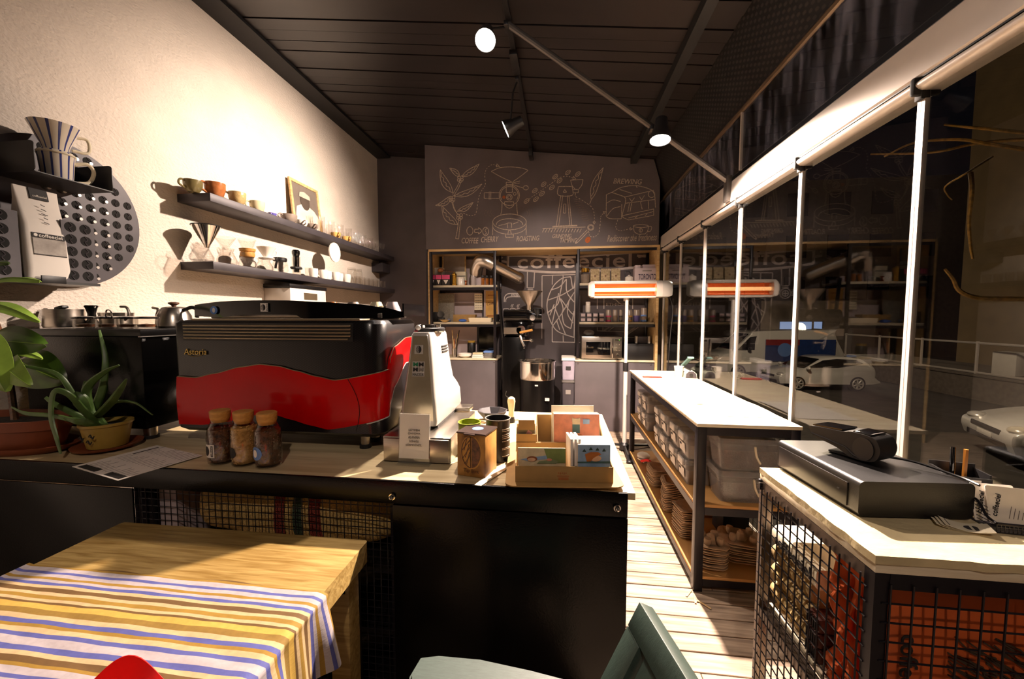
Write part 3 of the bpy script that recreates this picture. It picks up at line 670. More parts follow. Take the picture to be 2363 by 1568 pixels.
for a in (('COFFEE', 415, 570, 836, 52, 0), ('CHERRY', 592, 752, 828, 52, 6), ('ROASTING', 912, 1122, 818, 46, 8), ('GRINDING', 1240, 1415, 788, 38, 2), ('TAMPING', 1310, 1465, 828, 40, 0), ('BREWING', 1793, 2055, 292, 48, -8)): chalktext(*a)
chalktext('Rediscover the freshness', 1735, 2190, 822, 62, 14, .4)

# white banner and coffee drawings painted on the wall behind the shelves
YW = YB-.004
def Z7(X, Y): return P(960+X/3.92, 560+Y/3.92, y=YW)
def wallpaint(name, strokes, r, material=M['mural'], sm=True): return chalk(name, strokes, r, material, wall_back, Z7, 0, sm)
c = Z7(1425, 165); w = (Z7(1940, 170)-Z7(905, 170)).length; hgt = (Z7(1400, 110)-Z7(1400, 235)).length
letters('painted_banner_lettering', 'coffeeciel', M['mural'], wall_back, c+Vector((0, -.001, 0)), Z7(1940, 172)-Z7(905, 190), (0, 0, 1), width=w, height=hgt*1.05, bold=.012, spacing=1.08)
wallpaint('painted_banner_edge', [[(830, 120), (1000, 118), (1230, 132), (1450, 130), (1700, 108), (1950, 92)], [(830, 232), (1000, 255), (1230, 270), (1450, 266), (1750, 250), (2140, 210)], [(832, 118), (830, 232)], [(700, 190), (760, 168), (830, 180)], [(690, 215), (780, 130)], [(2010, 130), (2080, 120), (2130, 150), (2120, 190)], [(2000, 120), (2140, 130)], [(2140, 90), (2130, 190)]], .016)
wallpaint('painted_pipes', [[(1008, 265), (1005, 410)], [(1072, 265), (1065, 410)], [(1010, 412), (1060, 412)], [(1010, 428), (1060, 428)], E6(1033, 475, 42, 42, 18), E6(1033, 475, 24, 24, 12), [(1010, 475), (1056, 475)], [(1033, 452), (1033, 498)], [(985, 462), (850, 462), (815, 475), (800, 500), (798, 540)], [(985, 492), (850, 492), (815, 510), (812, 540)]]+[[(860+14*k, 490), (870+14*k, 464)] for k in range(9)], .007)
wallpaint('painted_cups', [[(x, 600), (x+8, 615), (x+40, 615), (x+48, 600), (x, 600)] for x in (790, 850, 910)]+[[(x+15+12*k, 590), (x+10+12*k, 575), (x+20+12*k, 560)] for x in (850, 905) for k in range(2)], .005)
leafm = [[(1400, 310), (1320, 325), (1240, 400), (1190, 520), (1190, 630), (1230, 740), (1290, 810), (1430, 860)], [(1440, 300), (1430, 860)], [(1185, 525), (1330, 470), (1440, 400)], [(1185, 640), (1280, 560), (1300, 480), (1330, 330)], [(1240, 750), (1320, 640), (1400, 500), (1440, 440)], [(1290, 460), (1260, 600), (1230, 740)], [(1300, 500), (1330, 590), (1320, 640)], [(1310, 510), (1390, 620), (1420, 650)], [(1320, 640), (1340, 740), (1400, 780)], [(1400, 780), (1430, 620)], [(1260, 600), (1300, 700), (1355, 840)], [(1360, 330), (1365, 450), (1430, 540)], [(1400, 310), (1420, 420), (1440, 350)], [(1250, 560), (1210, 660)], [(1270, 700), (1300, 790)], [(1385, 520), (1370, 640), (1420, 730)], [(1220, 430), (1300, 400), (1360, 330)]]
wallpaint('painted_leaf_bean', leafm, .007)
wallpaint('painted_frame_lines', [[(1140, 300), (1450, 290)], [(1140, 300), (1138, 870)], [(1235, 300), (1232, 380)], [(1330, 300), (1332, 330)], [(1232, 760), (1232, 900)], [(1232, 900), (1490, 905)], [(1330, 840), (1332, 900)], [(1436, 860), (1436, 900)], [(1640, 760), (1640, 800)], [(1640, 800), (1880, 808)], [(1690, 750), (1690, 800)], [(1700, 800), (1770, 750)], [(1740, 800), (1810, 750)], [(1890, 830), (2000, 755)], [(1890, 850), (2020, 760)], [(1880, 860), (2080, 862)], [(2080, 760), (2080, 862)], [(1640, 510), (1640, 600)], [(1700, 510), (1700, 600)], [(1960, 510), (1960, 600)], [(1780, 510), (1810, 520), (1850, 560)]], .006, sm=False)
a, b = Z7(1720, 560), Z7(1940, 562)
letters('painted_lettering', 'ETHIOPIA', M['mural'], wall_back, (a+b)/2, b-a, (0, 0, 1), width=(b-a).length, height=.04)
a, b = Z7(1700, 795), Z7(1770, 762); letters('painted_lettering', 'COLOMB', M['mural'], wall_back, (a+b)/2, b-a, (-.4, 0, 1), width=.1, height=.03)
a, b = Z7(1890, 835), Z7(1990, 765); letters('painted_lettering', 'MALABAR', M['mural'], wall_back, (a+b)/2, b-a, (-.4, 0, 1), width=.14, height=.032)

# ------------------------------------------------------------------ shelving
t = thing('shelving_surround', 'wooden lining framing the whole back shelving under the chalkboard', 'frame', (0, YP, 0))
m = MB(); m.lo((-1.68, -.005, zt-.028), (1.18, .47, zt-.001)); obj('top_board', m, M['pine'], t)
m = MB(); m.lo((1.15, -.005, 0), (1.18, .47, zt-.029)); obj('side_board', m, M['pine'], t)
m = MB(); m.lo((-1.70, -.005, 0), (-1.672, .47, zt-.029)); obj('side_board', m, M['pine'], t)
m = MB(); m.lo((-1.712, -.012, 0), (-1.69, -.006, zt)); obj('corner_strip', m, M['black'], t)
CZ0 = .895
def rack(name, label, x0, x1, shelves, posts):
    t = thing(name, label, 'shelf', (0, YP, 0))
    for x, y in posts:
        m = MB(); m.lo((x-.016, y, CZ0+.02), (x+.016, y+.03, zt-.03), .003); obj('post', m, M['black'], t)
    for z in shelves:
        m = MB(); m.lo((x0, .03, z-.028), (x1, .45, z), .002); s = obj('shelf_board', m, M['ply'], t)
        m = MB(); m.lo((x0, .004, z-.062), (x1, .028, z-.03)); m.lo((x0, .43, z-.062), (x1, .45, z-.03)); m.lo((x1-.026, .03, z-.062), (x1, .43, z-.03)); m.lo((x0, .004, z-.028), (x1, .0295, z-.001)) if False else None; obj('bearer', m, M['black'], s)
    m = MB(); m.lo((x0, .004, zt-.06), (x1, .03, zt-.031)); obj('top_rail', m, M['black'], t); return t
SL = (1.835, 1.362); SRR = (1.845, 1.366)
rack('storage_rack', 'left storage rack with two pale shelves beside the roaster', -1.668, -.80, SL, ((-.822, .0), (-.815, .42), (-1.652, .0), (-1.652, .42)))
rack('storage_rack', 'right storage rack with two pale shelves above the microwave', .23, 1.145, SRR, ((.222, .0), (.222, .42), (1.13, .42)))
def cabinet(name, label, x0, x1, z):
    t = thing(name, label, 'cabinet', (0, YP, 0))
    m = MB(); m.lo((x0, .01, 0), (x1, .47, z-.022), .003); obj('body', m, M['board'], t)
    m = MB(); m.lo((x0-.0, -.005, z-.02), (x1+.004, .47, z), .002); obj('worktop', m, M['ply'], t)
    m = MB(); m.ell((x1-.04, .004, z-.045), (.008, .006, .008)); m.ell((x0+.04, .004, z-.045), (.008, .006, .008)); obj('bolt', m, M['chrome'], t)
cabinet('base_cabinet', 'dark left base cabinet below the white filter boxes', -1.668, -.79, CZ0)
cabinet('base_cabinet', 'dark right base cabinet carrying the microwave', .19, 1.146, CZ0)

# ------------------------------------------------------------------ roaster and its duct
t = thing('coffee_roaster', 'black drum coffee roaster with steel hopper in the middle gap', 'roaster', (-.42, 4.85, 0))
def R(u, v, y): return P(u, v, y=y)-Vector((-.42, 4.85, 0))
m = MB(); m.lo((-.28, -.12, .02), (.0, .28, 1.18), .01); obj('column', m, M['satin'], t)
m = MB(); m.cyl((-.27, 0, 1.435), (.20, 0, 1.435), .085, seg=28); m.box((-.12, .10, 1.28), (.30, .30, .20), 0, .02); obj('drum_housing', m, M['blackg'], t)
m = MB(); m.cyl((-.05, -.13, 1.27), (-.05, -.118, 1.27), .055, seg=24); m.cyl((.09, -.11, 1.42), (.09, -.086, 1.42), .035, seg=24); obj('sight_ring', m, M['chrome'], t)
m = MB(); m.lo((-.26, -.13, 1.22), (-.05, -.121, 1.30)); obj('name_plate', m, M['steel'], t)
hp = R(1222, 690, 4.85)
m = MB(); m.lathe([(.035, -.16), (.038, -.08), (.155, .085), (.16, .09), (.155, .095), (.03, -.07)], (hp.x, hp.y, hp.z), 28); obj('hopper', m, M['steel'], t)
m = MB(); m.lo((hp.x-.05, hp.y-.05, hp.z-.34), (hp.x+.05, hp.y+.05, hp.z-.14), .01); m.cyl((hp.x, hp.y-.09, hp.z-.21), (hp.x, hp.y-.05, hp.z-.21), .04); obj('chute', m, M['blackg'], t)
m = MB(); m.cyl((hp.x+.10, hp.y-.03, hp.z-.24), (hp.x+.10, hp.y-.03, hp.z-.13), .055); m.box((hp.x+.1, hp.y-.03, hp.z-.12), (.1, .03, .012), 0, .003); obj('motor', m, M['blackp'], t)
b = R(1196, 780, 4.68)
m = MB(); m.tube([R(1200, 768, 4.68), R(1228, 762, 4.62)], .014, 8); obj('wooden_handle', m, M['cork'], t)
m = MB(); m.tube([R(1200, 775, 4.7), R(1205, 790, 4.68), R(1210, 800, 4.66)], .018, 8); m.ell(R(1226, 786, 4.64), (.026, .026, .026)); m.tube([R(1205, 786, 4.68), R(1226, 786, 4.64)], .008, 6); obj('lever', m, M['chrome'], t)
for k in range(6):
    m = MB(); m.ell((-.01, -.125, .3+.15*k), (.008, .006, .008), 8, 6); obj('bolt', m, M['chrome'], t)
dp = P(1240, 823, y=4.62); dx, dy = dp.x+.42, 4.62-4.85
m = MB(); m.lathe([(.205, .02), (.205, .70)], (dx, dy, 0), 36); obj('cooling_base', m, M['satin'], t)
m = MB(); m.lathe([(.212, .70), (.216, .72), (.216, .90), (.223, .905), (.223, .915), (.212, .915), (.21, .85), (.0, .84)], (dx, dy, 0), 40); obj('cooling_drum', m, M['chrome'], t)
m = MB(); m.cyl((dx, dy, .84), (dx, dy, .9), .025); m.box((dx, dy, .88), (.36, .03, .012), .4, .003); obj('stirring_arm', m, M['steel'], t)
m = MB(); m.lo((dx-.015, dy-.209, .64), (dx+.02, dy-.2, .655)); m.lo((dx+.1, dy-.195, .47), (dx+.15, dy-.17, .50)); obj('badge', m, M['silver'], t)
m = MB(); m.tube([R(1150, 650, 5.0), R(1162, 800, 4.98), R(1155, 900, 4.98)], .02, 6); obj('cable', m, M['blackp'], t)
t = thing('exhaust_duct', 'fat silver exhaust duct elbowing across the left rack', 'duct', P(1150, 625, y=5.0))
o0 = P(1150, 625, y=5.0)
m = MB(); pts = [P(1197, 642, y=5.15), P(1170, 628, y=5.1), P(1140, 613, y=5.02)]; m.tube([p-o0 for p in pts], .072, 20); obj('pipe', m, M['steel'], t)
m = MB(); pts = [P(1140, 613, y=5.02), P(1122, 604, y=5.0), P(1108, 604, y=5.02), P(1100, 618, y=5.06), P(1098, 632, y=5.1)]; m.tube([p-o0 for p in smooth(pts, 5)], .085, 20); obj('elbow', m, M['steel'], t)
m = MB(); p = P(1197, 642, y=5.15)-o0; m.ell(p, (.078, .06, .078), 20, 12); obj('end_cap', m, M['steel'], t)

# stacked grey lidded bins between roaster and right cabinet
bt = None
for k, (z0, z1, lab) in enumerate(((0, .34, 'grey lidded storage bin at the bottom of the stack by the roaster'), (.34, .66, 'grey lidded storage bin in the middle of the stack by the roaster'), (.66, .93, 'pale lidded storage bin on top of the stack by the roaster'))):
    t = thing('storage_bin', lab, 'bin', (.107, 4.95, z0), 0, 'lidded bins by the roaster'); h = z1-z0
    m = MB(); m.loft([[(x, y, .001) for x, y in rrect(-.072, .072, -.17, .17, .02)], [(x, y, h-.03) for x, y in rrect(-.078, .078, -.18, .18, .02)]]); obj('body', m, M['dgrey'] if k < 2 else mat('lilac_grey_plastic', H('8d8490'), .4), t)
    m = MB(); m.loft([[(x, y, h-.03) for x, y in rrect(-.085, .085, -.19, .19, .02)], [(x, y, h-.002) for x, y in rrect(-.082, .082, -.185, .185, .02)]]); obj('lid', m, M['whitep'] if k == 2 else M['grey'], t)
    m = MB(); m.lo((-.03, -.181, h*.45), (.03, -.176, h*.62)); obj('label_card' if k < 2 else 'handle_slot', m, M['greyink'] if k < 2 else M['ink'], t)

# ------------------------------------------------------------------ patio heater on its stand
hb = Vector((.695, 4.22, 0))
t = thing('patio_heater', 'glowing orange infrared heater on a white pole stand', 'heater', hb)
m = MB(); m.tube([(0, 0, .9), (0, 0, 1.63)], .017, 12); obj('pole', m, M['alu'], t)
m = MB(); m.tube([(0, 0, .04), (0, 0, .9)], .023, 12); obj('lower_pole', m, M['silver'], t)
m = MB(); m.tube([(0, 0, .86), (0, 0, .95)], .028, 12); obj('clamp_collar', m, M['blackp'], t)
for k in range(3):
    a = .5+2*PI*k/3; m = MB(); m.tube([(0, 0, .06), (.36*math.cos(a), .36*math.sin(a), .015)], .014, 8); m.ell((.36*math.cos(a), .36*math.sin(a), .017), (.03, .03, .016)); obj('foot', m, M['blackp'], t)
m = MB(); m.lathe([(.05, .02), (.05, .07), (.03, .09)], seg=16); obj('hub', m, M['blackp'], t)
x0, x1 = -.40, .34; zc = 1.715
pr = [(-.075, -.075), (-.09, -.02), (-.085, .05), (-.05, .09), (.03, .095), (.06, .06), (.06, -.06), (.0, -.085)]
def hs(x, k=1.0): return [(x, p[0]*k, zc+p[1]*k) for p in pr]
m = MB()
fr = [(-.088, -.068), (-.092, .065)]
m.loft([hs(x0, .75), hs(x0+.03), hs(x0+.06)]); m.loft([hs(x1-.06), hs(x1)])
m.lo((x0+.05, -.05, zc+.055), (x1-.05, .05, zc+.093), .01); m.lo((x0+.05, -.05, zc-.088), (x1-.05, .03, zc-.062), .01); m.lo((x0+.05, .03, zc-.08), (x1-.05, .055, zc+.08)); obj('housing', m, M['alu'], t, ang=50)
m = MB(); m.loft([[(x, y, z) for y, z in [(-.05, zc-.062), (.0, zc-.05), (.02, zc), (.0, zc+.05), (-.05, zc+.056), (.025, zc+.056), (.028, zc), (.025, zc-.062)]] for x in (x0+.06, x1-.06)]); obj('reflector', m, M['heatref'], t)
m = MB(); m.tube([(x0+.065, -.03, zc+.0), (x1-.065, -.03, zc+.0)], .019, 10); obj('heating_tube', m, M['heat'], t)
m = MB(); m.loft([hs(x1, 1.0), hs(x1+.06, 1.0), hs(x1+.10, .8)]); obj('end_cap', m, M['silver'], t, ang=50)
m = MB(); m.tube([(0, .03, 1.6), (0, .03, 1.65)], .03, 8); obj('tilt_bracket', m, M['alu'], t)
m = MB(); pts = [(x1+.08, .03, zc-.03), (x1+.13, .03, zc-.2), (x1+.12, .06, 1.2), (x1+.10, .1, .6), (x1+.05, .1, .3)]; m.tube(smooth(pts, 5), .005, 6); obj('cable', m, M['blackp'], t)

# ================================================================== THINGS ON THE BACK RACKS
def span(u0, u1, y):
    a, b = P(u0, 700, y=y).x, P(u1, 700, y=y).x
    return (a+b)/2, b-a
def px(n, y): return n*y/890.0
def carton(name, label, cat, x, y, z, d, material, group=None, band=None, rz=0.0, bev=.003, tri=None):
    t = thing(name, label, cat, (x, y, z), rz, group)
    m = MB(); m.box((0, 0, d[2]/2+.0005), (d[0], d[1], d[2]-.001), 0, bev); obj('carton', m, material, t)
    if band:
        m = MB(); m.box((0, -d[1]/2-.0012, d[2]*band[1]), (d[0]*.98, .002, d[2]*band[2])); obj('printed_band', m, band[0], t)
    if tri:
        m = MB(); m.prism([(-d[0]*.3, d[2]*.5), (d[0]*.3, d[2]*.5), (0, d[2]*.12)], (0, -d[1]/2-.003, 0), (1, 0, 0), (0, 0, 1), (0, -1, 0), .002); obj('filter_print', m, tri, t)
    return t
def jar(name, label, cat, x, y, z, r, h, body, lid, group=None, inner=None, fill=.75, lidh=.15, seg=18):
    t = thing(name, label, cat, (x, y, z), 0, group)
    m = MB(); m.lathe([(r*.9, .001), (r, h*.06), (r, h*(.9-lidh)), (r*.86, h*(1-lidh))], seg=seg); obj('body', m, body, t)
    if lid:
        m = MB(); m.lathe([(r*.9, h*(1-lidh)), (r*.92, h*.985), (r*.86, h)], seg=seg); obj('lid', m, lid, t)
    if inner:
        m = MB(); m.lathe([(r*.86, h*.03), (r*.93, h*.08), (r*.93, h*fill)], seg=seg); obj('contents', m, inner, t)
    return t
M['pink'] = mat('pink_print', H('d4477e'), .5); M['brass'] = mat('brass', H('b98b34'), .25, .9); M['copper'] = mat('copper', H('b0633a'), .25, .9)
M['amber'] = mat('amber_syrup', H('9a5a1c'), .15, coat=.5); M['poster'] = mat('yellow_poster', H('d6a65c'), .8); M['lilac'] = mat('lilac_board', H('b9a9ab'), .8, var=.03)
M['olive'] = mat('olive_glaze', H('6f6440'), .2, var=.2); M['rust'] = mat('rust_glaze', H('a9673a'), .18, var=.2, vs=30); M['tan'] = mat('tan_glaze', H('b59b69'), .3, var=.2, bump=.4, bs=50)
M['creamc'] = mat('cream_glaze', H('d8c9a4'), .22); M['purple'] = mat('purple_glaze', H('5c54a0'), .3); M['greyc'] = mat('grey_glaze', H('8b7d72'), .3, var=.15)
ZA, ZB, ZC = SL[0], SL[1], CZ0
x, w = span(995, 1022, 5.12); carton('filter_box', 'tall white filter box standing behind the three pink ones', 'box', x, 5.16, ZA, (w, .10, px(44, 5.1)), M['paper'])
for k, (u0, u1, lab) in enumerate(((994, 1007, 'leftmost of the three pink and white filter boxes'), (1008, 1021, 'middle one of the three pink and white filter boxes'), (1022, 1040, 'widest pink and white filter box, nearest the brass mill'))):
    x, w = span(u0, u1, 4.98); carton('filter_box', lab, 'box', x, 5.0, ZA, (w, .10, px(25, 5)), M['ink'], 'pink filter boxes', (M['pink'], .78, .40), tri=M['paper'])
x, w = span(1043, 1055, 5.0)
t = thing('brass_hand_mill', 'tall brass hand mill beside the pink filter boxes', 'coffee mill', (x, 5.0, ZA))
m = MB(); m.lathe([(.036, .001), (.036, .02), (.03, .025), (.03, .13), (.034, .135), (.03, .155), (.012, .165), (.008, .18)], seg=20); obj('body', m, M['brass'], t)
m = MB(); m.tube([(0, 0, .175), (-.16, .02, .20)], .008, 6); obj('crank', m, M['bean'], t)
m = MB(); m.ell((-.19, .02, .205), (.045, .03, .03)); obj('knob', m, M['rust'], t)
x, w = span(1056, 1072, 4.98); jar('white_canister', 'small white canister at the front of the left upper shelf', 'canister', x, 5.0, ZA, w/2, px(19, 5), M['white'], M['whitep'])
x, w = span(1054, 1077, 5.2); carton('cream_box', 'cream pot-shaped box behind the white canister', 'box', x, 5.2, ZA, (w, .1, px(34, 5.2)), M['cream'], None, (M['greyink'], .7, .06))
x, w = span(1072, 1079, 4.97); single('copper_funnel', MB().lathe([(.022, .001), (.006, .035), (.006, .04), (.022, .06), (.02, .062)], seg=14), M['copper'], 'tiny copper funnel between the white canister and the glass bottle', 'funnel', (x, 4.97, ZA))
x, w = span(1086, 1099, 5.05); jar('white_bottle', 'white capped bottle standing left of the amber jars', 'bottle', x, 5.06, ZA, w/2, px(37, 5), M['poly'], M['whitep'], lidh=.28, inner=M['lilac'], fill=.6)
x, w = span(1099, 1109, 5.1); carton('small_white_carton', 'pale square carton right of the white bottle', 'box', x, 5.12, ZA, (.08, .07, px(20, 5)), M['lilac'])
for k, (u, lab) in enumerate(((1114, 'leftmost amber syrup jar under the duct'), (1123, 'middle amber syrup jar under the duct'), (1132, 'rightmost amber syrup jar, by the rack post'))):
    x = P(u, 650, y=4.98).x; jar('syrup_jar', lab, 'jar', x, 4.99+.02*k, ZA, .024, px(23, 5), M['jarglass'], M['blackp'], 'amber jars on the left rack', M['amber'], .7, .22)
def frame(name, label, cat, u0, u1, v0, v1, y, lean=.05, mf=M['pine'], mi=M['lilac'], bw=.018, zb=None, extra=None):
    a, b = P(u0, v1, y=y), P(u1, v0, y=y); w = b.x-a.x; h = b.z-a.z
    z = zb if zb is not None else a.z; h = b.z-z
    t = thing(name, label, cat, ((a.x+b.x)/2, y, z)); t.rotation_euler = (-lean, 0, 0)
    m = MB(); 
    for c, d in (((0, 0, bw/2+.001), (w, .018, bw)), ((0, 0, h-bw/2), (w, .018, bw)), ((-w/2+bw/2, 0, h/2), (bw, .018, h-2*bw)), ((w/2-bw/2, 0, h/2), (bw, .018, h-2*bw))): m.box(c, d, 0, .002)
    obj('frame', m, mf, t); m = MB(); m.box((0, .002, h/2), (w-2*bw, .008, h-2*bw)); obj('picture', m, mi, t); return t, w, h
frame('framed_picture', 'pale wooden frame leaning behind the canisters on the left upper shelf', 'picture', 1020, 1075, 587, 640, 5.29, .04, M['pine'], mat('faded_print', H('9a8d84'), .5), .02, ZA)
m = MB(); m.lo((-1.42, 5.356, ZA), (-1.02, 5.37, zt-.07)); single('whiteboard', m, M['lilac'], 'pale panel leaning behind the upper shelf of the left rack', 'panel')
m = MB(); m.lo((-1.655, 5.356, ZA), (-1.55, 5.37, zt-.07)); single('whiteboard', m, M['lilac'], 'narrow pale strip panel in the left corner of the upper shelf', 'panel')
m = MB(); m.lo((-1.6, 5.356, ZB+.001), (-1.08, 5.37, ZA-.07)); single('whiteboard', m, M['lilac'], 'pale panel leaning behind the middle shelf of the left rack', 'panel')
m = MB(); m.lo((-1.6, 5.356, CZ0), (-1.12, 5.37, ZB-.07)); single('whiteboard', m, M['lilac'], 'pale panel standing behind the left cabinet top', 'panel')
frame('framed_certificate', 'framed grey certificate leaning on the left middle shelf', 'picture', 1008, 1048, 677, 722, 5.25, .05, M['greyc'], mat('certificate', H('8f887c'), .5, var=.2, vs=60), .012, ZB)
t, w, h = frame('coffee_poster', 'yellow poster reading Coffee on the grey board at the rack post', 'poster', 1117, 1152, 668, 722, 5.27, .02, M['lilac'], M['poster'], .022, ZB)
letters('poster_lettering', 'Coffee', M['bean'], t, (0, -.006, h*.56), (1, 0, .1), (0, 0, 1), width=w*.62, shear=.3)
m = MB(); m.box((0, -.004, h*.18), (w*.6, .002, h*.03)); m.box((0, -.004, h*.82), (w*.5, .002, h*.02)); obj('printed_rule', m, M['rust'], t)
a, b = P(1095, 716, y=5.27), P(1113, 678, y=5.27)
t = thing('calendar_card', 'cream calendar card with a grid hanging left of the coffee poster', 'card', ((a.x+b.x)/2, 5.27, a.z))
m = MB(); m.box((0, 0, (b.z-a.z)/2), (b.x-a.x, .004, b.z-a.z)); obj('card', m, M['cream'], t)
m = MB()
for r in range(6):
    for c in range(3): m.box((-.033+.033*c, -.003, .03+.034*r), (.026, .002, .006))
obj('printed_grid', m, M['greyink'], t)
x, w = span(990, 1006, 5.05); t = carton('black_grinder_box', 'squat black box in the left corner of the middle shelf', 'box', x, 5.1, ZB, (w+.03, .16, .13), M['blackp'])
x, w = span(1012, 1026, 5.05); t = thing('black_gadget', 'round black gadget on the middle shelf in front of the certificate', 'gadget', (x, 5.02, ZB))
m = MB(); m.box((0, 0, .03), (.09, .07, .058), 0, .01); obj('base', m, M['blackp'], t); m = MB(); m.cyl((0, -.03, .10), (0, .02, .10), .042, seg=20); obj('head', m, M['blackg'], t)
x, w = span(1034, 1042, 5.05); t = thing('siphon_flask', 'small glass flask with blue light on the middle shelf', 'flask', (x, 5.0, ZB))
m = MB(); m.lathe([(.03, .001), (.034, .03), (.012, .06), (.012, .16), (.014, .17)], seg=16); obj('flask', m, M['jarglass'], t)
m = MB(); m.lathe([(.022, .004), (.024, .03), (.01, .04)], seg=14); obj('liquid', m, M['blue'], t)
x, w = span(1016, 1044, 5.0); single('shallow_bowl', MB().lathe([(.03, .001), (.07, .03), (.068, .031), (.03, .006)], seg=20), M['tan'], 'shallow tan bowl on the middle shelf in front of the gadget', 'bowl', (x-.0, 4.93, ZB))
x, w = span(1046, 1097, 5.12); carton('kraft_tray', 'long kraft box in the middle of the left middle shelf', 'box', x, 5.16, ZB, (w, .12, px(17, 5.1)), M['kraft'])
x, w = span(1058, 1077, 4.96); single('blue_cloth', MB().ell((0, 0, .02), (.055, .04, .02)), mat('blue_cloth', H('3a63b8'), .8, bump=.5), 'crumpled blue cloth at the front of the left middle shelf', 'cloth', (x, 4.955, ZB))
x, w = span(1082, 1136, 4.98); t = thing('cream_tray', 'long cream tray at the front of the left middle shelf', 'tray', (x, 5.0, ZB))
m = MB(); m.loft([[(a, b, .001) for a, b in rrect(-w/2+.01, w/2-.01, -.07, .07, .02)], [(a, b, .055) for a, b in rrect(-w/2, w/2, -.08, .08, .025)], [(a, b, .055) for a, b in rrect(-w/2+.006, w/2-.006, -.074, .074, .02)], [(a, b, .012) for a, b in rrect(-w/2+.016, w/2-.016, -.066, .066, .02)]]); obj('tray', m, M['cream'], t)
for k, (u, lab) in enumerate(((1104, 'small grey cup behind the cream tray, left one'), (1119, 'small grey cup behind the cream tray, right one'))):
    x = P(u, 730, y=5.2).x; single('small_cup', MB().lathe([(.03, .001), (.04, .07), (.036, .07), (.027, .008)], seg=16), M['greyc'], lab, 'cup', (x, 5.2, ZB), group='grey cups on the left rack')
x = P(1147, 735, y=5.1).x; t = thing('mug', 'dark mug with a white handle at the right end of the left middle shelf', 'mug', (x-.01, 5.12, ZB))
m = MB(); m.lathe([(.035, .001), (.04, .01), (.04, .1), (.036, .1), (.034, .01)], seg=18); obj('body', m, M['blackp'], t); m = MB(); m.tube(smooth([(.038, 0, .085), (.065, 0, .08), (.068, 0, .04), (.038, 0, .02)], 4), .006, 6); obj('handle', m, M['white'], t)
# cabinet top, left
x, w = span(1056, 1088, 5.0); single('serving_bowl', MB().lathe([(.05, .001), (.088, .025), (.09, .055), (.084, .055), (.08, .02), (.0, .012)], seg=24), M['white'], 'white bowl on the left cabinet top beside the sticks', 'bowl', (x, 5.0, ZC))
x, w = span(1090, 1116, 4.99)
t = thing('dish_stack', 'stack of pale square dishes on the left cabinet top', 'dishes', (x, 5.0, ZC))
for k in range(3): obj('dish', MB().box((0, 0, .012+.024*k), (w-.008*k, .13-.008*k, .021), 0, .006), M['white'] if k < 2 else M['creamc'], t)
x, w = span(1116, 1138, 4.99); t = thing('food_container', 'clear food container with a blue lid by the left rack post', 'container', (x, 5.05, ZC))
m = MB(); m.loft([[(a, b, .001) for a, b in rrect(-.055, .055, -.08, .08, .015)], [(a, b, .07) for a, b in rrect(-.064, .064, -.09, .09, .018)]]); obj('tub', m, M['poly'], t)
m = MB(); m.loft([[(a, b, .071) for a, b in rrect(-.068, .068, -.094, .094, .018)], [(a, b, .09) for a, b in rrect(-.065, .065, -.09, .09, .018)]]); obj('lid', m, M['blue'], t)
x, w = span(1078, 1097, 5.2); jar('black_canister', 'black canister with an ochre lid on the left cabinet top', 'canister', x, 5.2, ZC, w/2, px(36, 5.2), M['blackp'], mat('ochre_lid', H('a8842c'), .5), lidh=.12)
x, w = span(1041, 1054, 5.05); t = thing('utensil_cup', 'steel cup full of long sticks on the left cabinet top', 'cup', (x, 5.06, ZC))
m = MB(); m.lathe([(.035, .001), (.038, .115), (.034, .115), (.033, .006)], seg=18); obj('cup', m, M['steel'], t)
for k, (q, c) in enumerate((((-.055, .08, .355), 'pine'), ((.04, .1, .35), 'blackp'), ((.02, .1, .30), 'pine'), ((-.02, .06, .24), 'rust'))): obj('stick', MB().tube([(0, 0, .008), q], .007, 6), M[c], t)
m = MB(); m.lo((-1.09, 5.2, ZC), (-.86, 5.33, ZB-.08)); single('black_cabinet_box', m, M['blackg'], 'tall black box standing at the back of the left cabinet top', 'box')
m = MB(); m.lo((-1.145, 5.33, ZC), (-1.10, 5.36, ZB-.07)); single('black_batten', m, M['blackp'], 'black upright batten behind the sticks', 'batten')

# right rack
ZD, ZE = SRR
x, w = span(1338, 1359, 5.0); jar('preserving_jar', 'wide glass jar with a brass lid at the left end of the right upper shelf', 'jar', x+.01, 5.02, ZD, w/2, px(34, 5), M['jarglass'], M['brass'], None, M['greyc'], .6, .24)
pat = mat('speckled_bag_print', H('b8a383'), .7, col2=H('8b7a55'), vs=45)
def coffee_bag(u0, u1, lab, y):
    x, w = span(u0, u1, y); h = px(33, y); t = thing('printed_bag', lab, 'coffee bag', (x, y+.04, ZD), 0, 'speckled bags on the right upper shelf')
    m = MB(); m.loft([[(a, b, .001) for a, b in rrect(-w/2, w/2, -.035, .035, .008)], [(a, b, h*.75) for a, b in rrect(-w/2, w/2, -.035, .035, .008)], [(a, b, h) for a, b in rrect(-w/2, w/2, -.006, .006, .003)]]); obj('bag', m, pat, t)
    m = MB(); m.cyl((0, -.03, h*.5), (0, -.037, h*.5), .011, seg=12); obj('round_seal', m, M['bean'], t); m = MB(); m.tube([(.0, -.008, h*.98), (.012, -.012, h*.90), (.026, -.008, h*.98)], .004, 5); obj('clip', m, M['bean'], t)
coffee_bag(1362, 1383, 'leftmost speckled coffee bag beside the brass-lidded jar', 4.97); coffee_bag(1386, 1407, 'middle speckled coffee bag on the right upper shelf', 4.97); coffee_bag(1410, 1431, 'rightmost speckled coffee bag next to the white pot', 4.97)
x, w = span(1442, 1460, 5.0); t = thing('white_pot', 'small white pot with a dark handle left of the Toronto box', 'pot', (x, 5.02, ZD))
